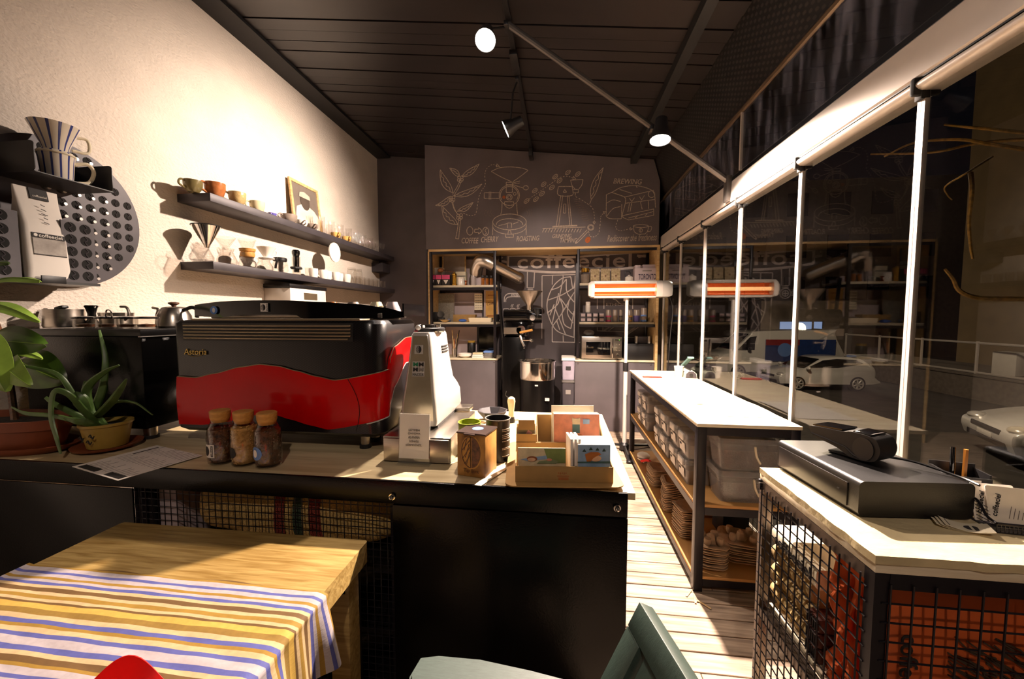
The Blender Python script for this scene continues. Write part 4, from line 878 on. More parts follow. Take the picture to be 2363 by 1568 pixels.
m = MB(); m.lathe([(.04, .001), (.05, .02), (.05, .075), (.044, .08), (.02, .09), (.008, .105)], seg=20); obj('body', m, M['whitep'], t); m = MB(); m.tube(smooth([(-.04, 0, .08), (-.045, 0, .14), (0, 0, .15), (.02, 0, .12)], 4), .006, 6); obj('handle', m, M['blackp'], t)
x, w = span(1463, 1513, 4.97); h = px(40, 5)
t = thing('lettered_crate', 'pale wooden crate lettered TORONTO at the right end of the upper shelf', 'crate', (x, 5.02, ZD))
m = MB(); m.box((0, 0, h*.40), (w, .16, h*.8-.002), 0, .004); m.box((-w*.36, .0, h*.86), (w*.24, .14, h*.2), 0, .003); m.box((w*.18, .02, h*.9), (w*.6, .12, h*.2), 0, .006); obj('crate', m, M['lilac'], t)
letters('crate_lettering', 'TORONTO', mat('navy_ink', H('2c2540'), .7), t, (w*.06, -.083, h*.32), (1, 0, 0), (0, 0, 1), width=w*.8, height=h*.30, bold=.01)
m = MB(); m.box((w*.05, -.0815, h*.64), (w*.42, .002, h*.05)); obj('small_print', m, M['greyink'], t)
k = 0
names = ('first', 'second', 'third', 'fourth')
for r in range(2):
    for c in range(4):
        x, w = span(1339+14.3*c, 1352+14.3*c, 4.97); hh = px(10.2, 5)
        t = thing('label_tin', '%s tin from the left in the %s row of grey label tins' % (names[c], ('lower', 'upper')[r]), 'tin', (x, 4.99, ZE+.0005+r*(hh+.0015)), 0, 'grey label tins')
        m = MB(); m.box((0, 0, hh/2), (w, .09, hh), 0, .003); obj('tin', m, M['dgrey'], t); m = MB(); m.box((0, -.0458, hh*.48), (w*.72, .002, hh*.6)); obj('label_card', m, M['lilac'], t)
x, w = span(1351, 1363, 5.0); jar('salt_bottle', 'white salt bottle standing on top of the grey label tins', 'bottle', x, 5.0, ZE+2*px(10.2, 5)+.003, w/2, px(24, 5), M['whitep'], M['white'], lidh=.3)
for k, (u0, u1, c1, nm) in enumerate(((1398, 1411, 'pink', 'pink-banded coffee can right of the label tins'), (1414, 1426, 'greyc', 'plain grey coffee can behind the heater pole, left one'), (1429, 1437, 'grey', 'narrow grey coffee can just left of the heater pole'), (1446, 1460, 'poster', 'yellow-banded coffee can right of the heater pole'), (1462, 1477, 'purple', 'lavender-banded coffee can on the right middle shelf'), (1479, 1493, 'blue', 'tallest grey can with a blue band, last in the row'))):
    x, w = span(u0, u1, 5.0); h = px(27+(4 if k == 5 else 0), 5); t = thing('coffee_can', nm, 'can', (x, 5.0, ZE), 0, 'coffee cans on the right middle shelf')
    m = MB(); m.lathe([(w/2, .001), (w/2, h*.86), (w*.46, h*.9), (w*.46, h)], seg=20); obj('can', m, M['greyc'], t)
    m = MB(); m.lathe([(w*.505, h*.40), (w*.505, h*.52)], seg=20, caps=False); m.lathe([(w*.505, h*.03), (w*.505, h*(.16 if k != 4 else .4))], seg=20, caps=False); obj('colour_band', m, M[c1], t)
x, w = span(1343, 1437, 4.95); h = px(51, 4.95)
t = thing('microwave', 'silver microwave oven on the right cabinet', 'microwave', (x, 5.10, CZ0))
m = MB(); m.box((0, 0, h/2+.008), (w, .32, h-.004), 0, .006); obj('case', m, M['steel'], t)
m = MB(); m.box((-w*.09, -.166, h*.5), (w*.60, .012, h*.58), 0, .004); obj('door_glass', m, M['blackg'], t)
m = MB(); m.box((w*.265, -.178, h*.52), (.018, .02, h*.86), 0, .008); obj('handle', m, M['chrome'], t)
m = MB(); m.box((w*.40, -.162, h*.88), (w*.16, .006, h*.08)); obj('display', m, M['blackg'], t)
m = MB(); m.box((w*.43, -.166, h*.88), (.012, .002, .006)); obj('display_digit', m, emit('green_led', (.4, 1, .1), 1.5), t)
m = MB(); m.cyl((w*.40, -.16, h*.23), (w*.40, -.18, h*.23), .016, seg=16); obj('dial', m, M['chrome'], t)
m = MB()
for r in range(3):
    for c in range(2): m.cyl((w*(.37+.06*c), -.158, h*(.42+.13*r)), (w*(.37+.06*c), -.166, h*(.42+.13*r)), .006, seg=8)
obj('button', m, M['steel'], t)
m = MB()
for sx in (-1, 1):
    for sy in (-1, 1): m.cyl((sx*w*.42, sy*.12, 0), (sx*w*.42, sy*.12, .012), .014, seg=8)
obj('foot', m, M['rubber'], t)
x, w = span(1347, 1373, 5.1); single('crumpled_bag', MB().ell((0, 0, .04), (.07, .05, .04)), M['poly'], 'crumpled clear plastic bag on top of the microwave', 'bag', (x, 5.1, CZ0+h+.006))
x, w = span(1444, 1512, 5.0); single('black_crate', MB().box((0, 0, px(36, 5)/2), (w, .30, px(36, 5)), 0, .01), M['blackp'], 'black crate right of the microwave behind the pole', 'crate', (x, 5.12, CZ0))
x, w = span(1470, 1504, 5.0); t = thing('tape_dispenser', 'dark roll holder with white ends standing on the black crate', 'holder', (x, 5.1, CZ0+px(36, 5)))
m = MB(); m.box((0, 0, .045), (w*.7, .08, .085), 0, .008); obj('roll', m, M['dgrey'], t)
for sx in (-1, 1): m = MB(); m.box((sx*w*.43, -.02, .045), (w*.14, .09, .09), 0, .004); obj('end_plate', m, M['whitep'], t)

# ================================================================== WALL SHELVES, LEFT
def wallshelf(name, label, z0, z1):
    t = thing(name, label, 'shelf', (XL, 2.40, z0)); L = 2.93; d = .25
    m = MB(); m.lo((0, 0, 0), (d, L, z1-z0), .002); obj('board', m, M['dgrey'], t)
wallshelf('wall_shelf', 'upper dark wall shelf with ceramic cups and the portrait', 2.215, 2.270)
wallshelf('wall_shelf', 'lower dark wall shelf with drippers and glassware', 1.762, 1.815)
ZU, ZL = 2.2705, 1.8155
m = MB(); m.lo((XL, 5.15, 2.05), (XL+.16, YB, 2.17)); single('corner_bracket', m, M['dgrey'], 'dark square bracket in the far corner below the upper shelf', 'bracket')
def cup(name, label, u, v, z, r, h, material, xo=-2.43, ang=-90, group=None, wide=1.0, hr=1.0, cat='cup'):
    p = P(u, v, x=xo); t = thing(name, label, cat, (xo, p.y, z), 0, group)
    m = MB(); m.lathe([(r*.55, .0), (r*.62, .004), (r*.8, h*.22), (r*.97*wide, h*.6), (r*wide, h), (r*wide*.92, h), (r*.86, h*.5), (r*.5, h*.1), (.0, h*.08)], seg=28); obj('bowl', m, material, t)
    a = math.radians(ang); c, s = math.cos(a), math.sin(a)
    m = MB(); m.tube(smooth([(c*q*r, s*q*r, zz*h) for q, zz in ((.93, .82), (1.25, .90), (1.55*hr, .72), (1.5*hr, .42), (.85, .22))], 4), r*.12, 8); obj('handle', m, material, t)
    return t
G = 'ceramic cups on the upper wall shelf'
cup('ceramic_cup', 'olive green cup at the near end of the upper wall shelf', 446, 448, ZU, .055, .075, M['olive'], -2.44, -100, G)
cup('ceramic_cup', 'large rust-brown cup second on the upper wall shelf', 497, 458, ZU, .064, .098, M['rust'], -2.40, -100, G)
cup('ceramic_cup', 'tan textured cup third on the upper wall shelf', 548, 470, ZU, .058, .092, M['tan'], -2.40, -120, G)
cup('ceramic_cup', 'cream cup fourth on the upper wall shelf', 594, 487, ZU, .055, .085, M['creamc'], -2.41, -110, G)
cup('ceramic_cup', 'tiny purple cup between the cream and the grey one', 628, 500, ZU, .035, .035, M['purple'], -2.41, -60, G)
cup('ceramic_cup', 'low wide grey-tan cup left of the portrait frame', 667, 513, ZU, .068, .07, M['greyc'], -2.40, -100, G)
cup('ceramic_cup', 'small pale cup in front of the portrait frame, left one', 697, 521, ZU, .05, .055, M['white'], -2.38, -30, G)
cup('ceramic_cup', 'small brown cup in front of the portrait frame, right one', 721, 529, ZU, .052, .055, M['greyc'], -2.38, -30, G)
cup('ceramic_cup', 'yellow cup right of the portrait, left one', 775, 550, ZU, .05, .06, M['poster'], -2.39, -30, G)
cup('ceramic_cup', 'yellow cup right of the portrait, right one', 800, 560, ZU, .05, .06, M['poster'], -2.39, -30, G)
# portrait leaning on the wall: right = +y seen from the room
pa, pb = P(672, 500, x=-2.53), P(738, 530, x=-2.53)
pw = pb.y-pa.y; ph = P(672, 408, x=-2.53).z-ZU
t = thing('framed_portrait', 'black and white portrait photograph in a pale wooden frame', 'picture', (-2.50, (pa.y+pb.y)/2, ZU)); t.rotation_euler = (0, -.10, 0)
def pbx(m, c, d): return m.box((c[0], c[1], c[2]), d, 0, .002)
m = MB(); fw = .028
pbx(m, (0, 0, fw/2), (.02, pw, fw)); pbx(m, (0, 0, ph-fw/2), (.02, pw, fw)); pbx(m, (0, -pw/2+fw/2, ph/2), (.02, fw, ph-2*fw)); pbx(m, (0, pw/2-fw/2, ph/2), (.02, fw, ph-2*fw)); obj('frame', m, M['pine'], t)
m = MB(); m.box((-.004, 0, ph/2), (.008, pw-2*fw, ph-2*fw)); pic = obj('photograph', m, mat('photo_ground', H('6c6259'), .5), t)
def flat(name, poly, material, off, par): m = MB(); m.prism(poly, (off, 0, 0), (0, 1, 0), (0, 0, 1), (1, 0, 0), .0012); return obj(name, m, material, par)
s = pw/.36
flat('printed_shirt', [(-.13*s, .05), (.15*s, .05), (.16*s, ph*.36), (.10*s, ph*.5), (.03*s, ph*.56), (-.05*s, ph*.56), (-.12*s, ph*.48), (-.14*s, ph*.3)], mat('photo_pale', H('cfc4b5'), .5), .001, pic)
flat('printed_face', circ(.058*s, 20, (-.01*s, ph*.64), 1, 1.25), mat('photo_face', H('4b4038'), .5), .0025, pic)
flat('printed_hat', [(-.08*s, ph*.70), (.06*s, ph*.70), (.055*s, ph*.78), (-.01*s, ph*.83), (-.07*s, ph*.79)], mat('photo_hat', H('b5a999'), .5), .004, pic)
# stemmed and straight glasses, far end of the upper shelf
def tumbler(name, label, y, z, r, h, x, group, stem=False):
    t = thing(name, label, 'glass', (x, y, z), 0, group)
    if stem: pr = [(r*.8, .001), (r*.8, .004), (r*.12, .02), (r*.12, h*.4), (r*.55, h*.5), (r, h*.75), (r*.9, h), (r*.85, h), (r*.93, h*.75), (r*.5, h*.52), (0, h*.46)]
    else: pr = [(r*.82, .001), (r*.85, .006), (r, h), (r*.94, h), (r*.8, .014), (0, .014)]
    m = MB(); m.lathe(pr, seg=16); obj('glass', m, M['glass'], t); return t
n = 0
for k in range(9):
    for j in range(2):
        y = 3.70+k*.17+.03*j; tumbler('tall_glass', 'clear tall glass in the double row at the far end of the upper wall shelf', y, ZU, .034, .17-.003*k, -2.50+.11*j, 'tall glasses on the upper wall shelf', k > 6)
# lower shelf: drippers, servers, press
def dripper(label, y, z0, x, r, material, cat='dripper', band=None, h=.10, name='dripper', spout=.018):
    t = thing(name, label, cat, (x, y, z0)); m = MB(); m.lathe([(spout, .0), (spout+.004, .012), (r, h), (r*.95, h), (spout*.8, .016)], seg=28); obj('cone', m, material, t)
    if band: m = MB(); m.lathe(band[1], seg=28); obj('band', m, band[0], t)
    return t
def server(label, y, x, r, h, name='glass_server', handle=-60, group=None):
    t = thing(name, label, 'server', (x, y, ZL), 0, group); m = MB(); m.lathe([(r*.8, .001), (r, h*.12), (r, h*.3), (r*.62, h*.78), (r*.75, h), (r*.7, h), (r*.56, h*.78), (r*.93, h*.3), (r*.9, h*.1), (0, .012)], seg=24); obj('jug', m, M['glass'], t)
    a = math.radians(handle); m = MB(); m.tube(smooth([(math.cos(a)*q*r, math.sin(a)*q*r, z*h) for q, z in ((.7, .9), (1.35, .95), (1.5, .6), (1.0, .3))], 4), .006, 6); obj('handle', m, M['glass'], t); return t
def ysh(u, x=-2.44): return P(u, 640, x=x).y
server('round glass server carrying the steel cone at the near end', ysh(468), -2.44, .07, .12)
t = dripper('polished steel cone dripper at the near end of the lower wall shelf', ysh(478), ZL+.1, -2.43, .085, M['chrome'], h=.15, name='steel_cone_dripper', spout=.012)
m = MB(); m.tube([(.085*math.cos(2*PI*k/24), .085*math.sin(2*PI*k/24), .15) for k in range(24)], .004, 6, closed=True); obj('rim', m, M['blackp'], t)
server('second glass server from the near end with a looped handle', ysh(520), -2.42, .065, .12)
dripper('clear glass dripper on the second glass server', ysh(520), ZL+.115, -2.43, .068, M['glass'], h=.085, name='glass_dripper')
server('third glass server carrying the wood-collared dripper', ysh(566), -2.42, .06, .115)
dripper('glass dripper with a honey-coloured wooden collar', ysh(568), ZL+.10, -2.42, .062, M['glass'], h=.12, band=(M['cork'], [(.045, -.012), (.05, .0), (.05, .018), (.044, .022), (.044, .026), (.052, .03), (.056, .05), (.05, .05)]), name='collared_dripper')
server('short wide glass server under the white dripper', ysh(606), -2.42, .066, .10)
t = dripper('white ceramic dripper on a flat white foot', ysh(612), ZL+.105, -2.42, .072, M['white'], h=.09, name='white_dripper', band=(M['white'], [(.055, -.006), (.062, .0), (.055, .006)]))
m = MB(); m.tube(smooth([(.0, .05, .07), (.02, .09, .07), (.02, .08, .03), (0, .035, .02)], 4), .005, 6); obj('handle', m, M['white'], t)
t = thing('glass_carafe', 'glass carafe with a black collar beside the press', 'carafe', (-2.41, ysh(640), ZL))
m = MB(); m.lathe([(.05, .001), (.062, .02), (.06, .08), (.045, .11), (.05, .13), (.046, .13), (.04, .11), (.055, .07), (0, .012)], seg=24); obj('glass', m, M['glass'], t)
m = MB(); m.lathe([(.05, .10), (.055, .105), (.055, .125), (.05, .13)], seg=24); m.tube(smooth([(.03, -.05, .115), (.05, -.09, .11), (.04, -.1, .06), (.03, -.095, .03)], 4), .009, 6); obj('collar', m, M['blackp'], t)
t = thing('plunger_press', 'tall dark plunger coffee press on the lower wall shelf', 'coffee press', (-2.42, ysh(680), ZL))
m = MB(); m.lathe([(.032, .001), (.036, .01), (.036, .17), (.031, .17), (.03, .012)], seg=24); obj('tube', m, M['jarglass'], t)
m = MB(); m.lathe([(.024, .03), (.026, .17), (.03, .19), (.034, .2), (.034, .225), (.024, .235)], seg=20); obj('plunger', m, M['blackg'], t)
m = MB(); m.lathe([(.05, .06), (.055, .065), (.055, .075), (.05, .08)], seg=6); obj('flange', m, M['blackp'], t)
t = tumbler('patterned_glass', 'short patterned glass right of the plunger press', ysh(704), ZL, .035, .09, -2.40, None)
for k, u in enumerate((726, 743, 758, 772, 785, 797)):
    single('white_cup', MB().lathe([(.034, .0), (.045, .07), (.042, .1), (.038, .1), (.038, .02), (0, .012)], seg=18), M['white'], '%s white cup from the near end of the bright row on the lower wall shelf' % ('first', 'second', 'third', 'fourth', 'fifth', 'sixth')[k], 'cup', (-2.45+.03*(k % 2), ysh(u), ZL), group='white cups on the lower wall shelf')
for k, u in enumerate((812, 826)):
    x = -2.44; jar('storage_jar', '%s clear storage jar past the white cups on the lower wall shelf' % ('nearer', 'farther')[k], 'jar', x, ysh(u), ZL, .05, .19, M['jarglass'], M['jarglass'], 'clear jars on the lower wall shelf', None, .7, .1)
for k in range(7):
    for j in range(2): tumbler('short_glass', 'clear short glass in the double row at the far end of the lower wall shelf', 4.42+k*.115+.02*j, ZL, .036, .10, -2.51+.10*j, 'short glasses on the lower wall shelf')
p = P(762, 583, x=-2.40)
t = thing('hanging_disc', 'round white disc hanging from the upper wall shelf', 'ornament', (-2.35, p.y, p.z))
m = MB(); m.cyl((-.006, 0, 0), (.006, 0, 0), .10, seg=32); obj('disc', m, M['white'], t)
m = MB(); m.tube([(0, 0, .1), (0, 0, 2.214-p.z)], .003, 5); m.ell((0, 0, .105), (.008, .008, .014)); obj('string', m, M['brass'], t)
# white wall unit below the lower shelf
a = P(668, 680, x=-2.33); a0, a1 = P(670, 680, x=-2.33).y, P(752, 680, x=-2.33).y
t = thing('wall_unit', 'white wall unit with a dark top below the lower wall shelf', 'heater unit', (XL, a0, 1.435))
m = MB(); m.lo((0.001, 0, 0), (.25, a1-a0, .255), .006); obj('case', m, M['whitep'], t)
m = MB(); m.lo((0.001, -.01, .256), (.255, a1-a0+.01, .29), .004); obj('top', m, M['blackp'], t)
m = MB(); m.lo((.251, .35*(a1-a0), .16), (.254, .72*(a1-a0), .22)); obj('brand_plate', m, M['champ'], t)
m = MB(); m.lo((.251, .02, .08), (.262, .09*(a1-a0)+.02, .14)); obj('switch', m, M['blackp'], t)
m = MB(); m.lo((.251, .09*(a1-a0), .02), (.28, a1-a0-.01, .10), .006); obj('towel_roll', m, M['paper'], t)

# ================================================================== PERFORATED BAG HOLDER ON THE LEFT WALL
t = thing('perforated_disc', 'round dark perforated steel disc fixed on the left wall', 'wall panel', (XL, 1.745, 1.97))
m = MB(); m.cyl((.03, 0, 0), (.038, 0, 0), .37, seg=64); obj('disc', m, M['dgrey'], t)
holes = MB(); curls = MB(); pins = MB()
for r in range(-5, 6):
    for c in range(-2, 6):
        y, z = .062*c+(.02 if r % 2 else 0)*0, .062*r
        if y*y+z*z < .335**2 and y > -.1:
            holes.cyl((.0385, y, z), (.0395, y, z), .021, seg=18)
            curls.tube(smooth([(.041, y-.004, z+.02), (.041, y+.006, z+.006), (.041, y-.006, z-.006), (.041, y+.004, z-.02)], 3), .0022, 5)
            if y < .24: pins.cyl((.0396, y+.009, z-.009), (.05, y+.009, z-.009), .008, seg=10)
obj('hole', holes, M['void'], t)['kind'] = 'stuff'; obj('hole_bar', curls, M['dgrey'], t)['kind'] = 'stuff'; obj('peg', pins, M['silver'], t)['kind'] = 'stuff'
m = MB(); m.cyl((.001, 0, .15), (.03, 0, .15), .03); m.cyl((.001, 0, -.15), (.03, 0, -.15), .03); obj('spacer', m, M['black'], t)
t = thing('bag_holder', 'black steel holder with bean-shaped holes that carries the coffee bag', 'holder', (XL, 1.37, 1.61))
m = MB(); m.lo((.04, .0, .295), (.22, .10, .3)) if False else None
for nm, y0, y1 in (('side_plate', -.02, .09), ('side_plate', .24, .372)):
    m = MB(); m.lo((.215, y0, .0), (.222, y1, .295)); pl = obj(nm, m, M['dgrey'], t); h = MB(); cu = MB()
    for r in range(5):
        for q in ((y0+y1)/2-.0, ) if y0 < 0 else (.275, .335):
            z = .035+.058*r; h.cyl((.2222, q, z), (.2228, q, z), .0235, seg=18); cu.tube(smooth([(.2235, q-.005, z+.022), (.2235, q+.006, z+.006), (.2235, q-.006, z-.006), (.2235, q+.005, z-.022)], 3), .0024, 5)
    obj('hole', h, M['void'], pl); obj('hole_bar', cu, M['dgrey'], pl)
m = MB(); m.lo((.045, -.02, -.012), (.24, .372, .0)); m.lo((.24, .14, -.012), (.246, .23, .022), .002); m.lo((.045, .365, 0), (.215, .372, .295)); m.lo((.045, -.02, 0), (.215, -.013, .295)); m.lo((.13, .09, 0), (.135, .24, .30)); m.lo((.045, -.02, 0), (.05, .372, .3)); obj('tray', m, M['blackp'], t)
t = thing('coffee_bag', 'white coffee bag with a black label standing in the wall holder', 'coffee bag', (XL+.19, 1.37+.186, 1.611)); t.rotation_euler = (0, -.04, .0)
m = MB()
def bl(z, d, w): return [(x, y, z) for x, y in rrect(-d, d, -w, w, min(d, .02)*.9, 3)]
m.loft([bl(0, .03, .074), bl(.05, .046, .078), bl(.25, .04, .078), bl(.36, .014, .078), bl(.42, .004, .078)]); obj('bag', m, M['paper'], t, ang=60)
m = MB(); m.loft([[(.0435, -.056, .19), (.0435, .062, .19), (.0425, .062, .212), (.0425, -.056, .212)], [(.046, -.056, .19), (.046, .062, .19), (.0445, .062, .212), (.0445, -.056, .212)]]); obj('black_strip', m, M['ink'], t)
m = MB(); m.lo((.0435, -.056, .112), (.047, .062, .188)); lb = obj('label_card', m, mat('label_grey', H('bdb4ab'), .7, col2=H('8f877f'), vs=16), t)
m = MB(); m.lo((.047, -.056, .112), (.0475, .062, .116)); obj('label_rule', m, M['ink'], lb)
letters('bag_lettering', 'coffeeciel', M['paper'], t, (.0468, .008, .201), (0, 1, 0), (-.1, 0, 1), width=.085, bold=.01)
m = MB(); m.cyl((.0455, -.045, .201), (.0475, -.045, .201), .007); obj('logo', m, M['paper'], t)
m = MB(); m.loft([[(.012, -.03, .37), (.012, .035, .37), (.004, .035, .42), (.004, -.03, .42)], [(.018, -.03, .37), (.018, .035, .37), (.009, .035, .42), (.009, -.03, .42)]]); fl_ = obj('top_seal', m, M['ink'], t)
letters('seal_lettering', 'coffeeciel', M['paper'], t, (.0165, .003, .385), (0, 1, 0), (-.16, 0, 1), width=.05)
m = MB()
for k, z in enumerate((.345, .325, .305, .285, .265)): m.tube([(.044 if z < .3 else .034, -.008, z), (.044 if z < .3 else .034, .006+.004*(k % 3), z-.006)], .0016, 5)
obj('brew_icons', m, M['ink'], t)
t = thing('tray_bracket', 'black bent steel tray above the bag holding striped china', 'tray', (XL, 1.493, 2.085))
m = MB(); m.lo((.04, 0, 0), (.28, .305, .004)); obj('tray', m, M['blackp'], t)
for y in (0, .302): m = MB(); m.prism(rrect(0.04, .28, 0.004, .135, .02, 4)[:], (0, y, 0), (1, 0, 0), (0, 0, 1), (0, 1, 0), .003); obj('end_plate', m, M['blackp'], t)
sc = striped_ceramic('striped_china', H('e6dccb'), H('35407e'), 13)
t = thing('striped_server', 'striped blue and white china server on the black wall tray', 'server', (XL+.17, 1.645, 2.0895))
m = MB(); m.lathe([(.048, .001), (.052, .005), (.056, .05), (.06, .1), (.064, .128), (.060, .128), (.05, .02), (0, .012)], seg=36); obj('body', m, sc, t)
m = MB(); m.tube(smooth([(.03, .05, .10), (.05, .09, .115), (.05, .115, .085), (.04, .10, .03), (.03, .055, .012)], 5), .0085, 8); obj('handle', m, M['cream'], t)
m = MB(); m.tube([(.064*math.cos(2*PI*k/28), .064*math.sin(2*PI*k/28), .13) for k in range(28)], .005, 6, closed=True); obj('rim', m, M['cream'], t)
t = thing('striped_dripper', 'striped blue and white china dripper on the striped server', 'dripper', (XL+.17, 1.645, 2.2255))
m = MB(); m.lathe([(.046, -.004), (.062, .0), (.06, .006), (.042, .012), (.05, .04), (.075, .10), (.088, .13), (.084, .13), (.045, .04), (.035, .01)], seg=36); obj('body', m, sc, t)
m = MB(); m.tube(smooth([(.03, .06, .10), (.045, .10, .10), (.045, .10, .04), (.03, .045, .03)], 5), .007, 8); obj('handle', m, M['cream'], t)

# ================================================================== SERVICE COUNTER
CT = .90
t = thing('service_counter', 'black service counter with pale worktop, wire mesh and black front sheet', 'counter', (0, 1.20, 0))
m = MB(); m.lo((XL+.002, .012, CT-.022), (.236, .985, CT)); obj('worktop', m, wood('worn_worktop', H('b59d73'), H('dccaa0'), 0, 3, .42, .04), t)
m = MB(); m.lo((XL+.002, .0, CT-.075), (.212, .011, CT+.003), .002); m.lo((.196, .02, CT-.075), (.212, .97, CT-.024)); obj('apron', m, M['satin'], t)
MXL = P(300, 1120, y=1.2).x
m = MB(); m.lo((-.545, -.004, .02), (.212, .010, CT-.077), .001); obj('front_sheet', m, M['satin'], t)
m = MB(); m.lo((XL+.002, -.004, .02), (MXL+.012, .003, CT-.077), .001); obj('side_sheet', m, M['satin'], t)
m = MB(); m.lo((.205, .012, .02), (.212, .97, CT-.077)); obj('end_sheet', m, M['satin'], t)
for q in (P(906, 1146, y=1.2), P(1424, 1172, y=1.2)):
    m = MB(); m.ell((q.x, -.012, q.z), (.008, .009, .008), 14, 10); m.cyl((q.x, -.006, q.z), (q.x, -.002, q.z), .011, seg=14); obj('bolt', m, M['chrome'], t)
for x in (MXL, -.56):
    m = MB(); m.lo((x, .012, 0), (x+.03, .042, CT-.024)); obj('post', m, M['black'], t)
    m = MB(); m.lo((x, .955, 0), (x+.03, .984, CT-.024)); obj('post', m, M['black'], t)
m = MB()
for k in range(int((-.55-MXL)/.0255)+1): x = MXL+.005+.0255*k; m.cyl((x, .004, .03), (x, .004, CT-.077), .0016, seg=5)
for k in range(31): z = .045+.0255*k; m.cyl((MXL, .008, z), (-.545, .008, z), .0016, seg=5)
obj('wire_mesh', m, M['black'], t)
for z, mm in ((.58, 'blackp'), (.36, 'blackp'), (.06, 'blackp')):
    m = MB(); m.lo((MXL+.04, .03, z-.02), (-.56, .95, z)); obj('shelf_board', m, M[mm], t)
m = MB(); m.lo((MXL+.035, .948, .06), (.19, .953, CT-.03)); obj('back_panel', m, M['blackp'], t)
m = MB(); m.lo((MXL+.032, .03, .02), (MXL+.036, .947, CT-.03)); obj('divider_panel', m, M['blackp'], t)
# sacks behind the mesh
t = thing('burlap_sack', 'striped burlap coffee sack lying behind the counter mesh', 'sack', (-.985, 1.492, .586))
m = MB()
def sack(u, v, k, a=.415, b=.25, c=.285):
    th = 2*PI*u; f = math.sin(PI*min(max(v, .0001), .9999)); x = -a+2*a*v; rr = f**.13
    return Vector((x, b*rr*math.copysign(abs(math.cos(th))**.55, math.cos(th))+.006*math.sin(14*v+3*th), c*.5+c*.5*rr*math.copysign(abs(math.sin(th))**.7, math.sin(th))+.006*math.sin(23*v+5*u)))
m.grid(lambda u, v, k: sack(u, v, k), 32, 28); obj('sack', m, M['burlap'], t)
for x0, x1, mm in ((.47, .52, 'burred'), (.56, .60, 'burgreen'), (.63, .68, 'burred')):
    m = MB(); m.grid(lambda u, v, k: (lambda q: Vector((q.x, q.y*1.012, (q.z-.1425)*1.02+.1425)))(sack(u, x0+(x1-x0)*v, k)), 32, 3); obj('woven_band', m, M[mm], t)
single('dark_foil_bag', MB().grid(lambda u, v, k: Vector((-.30+.6*v, .20*math.sin(PI*v)**.3*math.cos(2*PI*u)+.012*math.sin(17*v+9*u), .10+.095*math.sin(PI*v)**.3*math.sin(2*PI*u)+.012*math.sin(15*u+8*v))), 28, 24), M['tinfoil'], 'crumpled dark bag on the middle shelf behind the counter mesh', 'bag', (-.90, 1.50, .365))
single('dark_foil_bag', MB().grid(lambda u, v, k: Vector((-.28+.56*v, .2*math.sin(PI*v)**.3*math.cos(2*PI*u)+.012*math.sin(19*v+7*u), .115+.11*math.sin(PI*v)**.3*math.sin(2*PI*u)+.01*math.sin(13*u+9*v))), 28, 24), M['tinfoil'], 'crumpled dark bag on the lowest shelf behind the counter mesh', 'bag', (-.92, 1.50, .066))
single('white_carton', MB().lo((-1.495, 1.26, .581), (-1.42, 1.6, .82)), M['lilac'], 'pale carton edge left of the burlap sack behind the mesh', 'box')

# ------------------------------------------------------------------ espresso machine
x0, x1, y0, yb = P(404, 850, y=1.45).x, -.70, 1.45, 1.88
t = thing('espresso_machine', 'red and black two-group espresso machine seen from behind', 'coffee machine', ((x0+x1)/2, 1.66, CT))
O = Vector(((x0+x1)/2, 1.66, CT)); hx = (x1-x0)/2; yf = y0-1.66; ybk = yb-1.66
def outl(z, yback, r=.07, gx=0.0, gy=0.0, n=7):
    q = rrect(-hx-gx, hx+gx, yf-gy, yback+gy, r, n); k = .3
    return [(a if a > 0 else -hx-gx+(a+hx+gx)*k, b if a > 0 else (yf-gy+(b-yf+gy)*k if b < (yf+yback)/2 else yback+gy-(yback+gy-b)*k), z) for a, b in q]
m = MB(); m.loft([outl(.058, -.05, .05, -.02, -.02), outl(.075, 0.0, .06), outl(.13, .05), outl(.30, .17), outl(.44, ybk), outl(.515, ybk), outl(.53, ybk-.01, .06, -.012, -.012)]); obj('body', m, M['carbon'], t, ang=40)
def along(s):             # s runs along the front, round the right corner and back along the side (metres)
    r = .07; L1 = 2*hx-r; a = r*PI/2
    if s <= L1: return Vector((-hx+s, yf, 0)), Vector((0, -1, 0))
    if s <= L1+a: th = (s-L1)/r; return Vector((hx-r+r*math.sin(th), yf+r-r*math.cos(th), 0)), Vector((math.sin(th), -math.cos(th), 0))
    return Vector((hx, yf+r+(s-L1-a), 0)), Vector((1, 0, 0))
def sZ(X, Y):             # crop reading -> (s, z)
    u, v = 380+X/3.409, 660+Y/3.409; q = P(u, v, y=y0)-O
    if q.x < hx-.06: return q.x+hx, q.z
    q = P(u, v, x=x1)-O; return 2*hx-.07+.07*PI/2+max(0, q.y-yf-.07), q.z
def interp(tab, s):
    if s <= tab[0][0]: return tab[0][1]
    for (a, b), (c, d) in zip(tab, tab[1:]):
        if s <= c: f = (s-a)/(c-a+1e-9); f = f*f*(3-2*f)*.5+f*.5; return b+(d-b)*f
    return tab[-1][1]
up = sorted(sZ(*p) for p in ((92, 712), (250, 722), (400, 690), (600, 640), (760, 618), (900, 632), (1050, 670), (1200, 712), (1340, 742), (1650, 690), (1720, 590), (1800, 480), (1890, 408)))
lo = sorted(sZ(*p) for p in ((92, 1085), (300, 1092), (500, 1068), (650, 1028), (790, 1005), (880, 1015), (1000, 1050), (1150, 1095), (1290, 1128), (1650, 1080), (1720, 960), (1800, 790), (1890, 600)))
smax = 2*hx-.07+.07*PI/2+(ybk-yf-.07)-.012; smin = .012
def redp(u, v, k):
    s = smin+(smax-smin)*u; p, n = along(s); z0, z1 = interp(lo, s), interp(up, s); z = z0+(z1-z0)*v
    return p+n*(.012-.006*(2*v-1)**2)+Vector((0, 0, z))
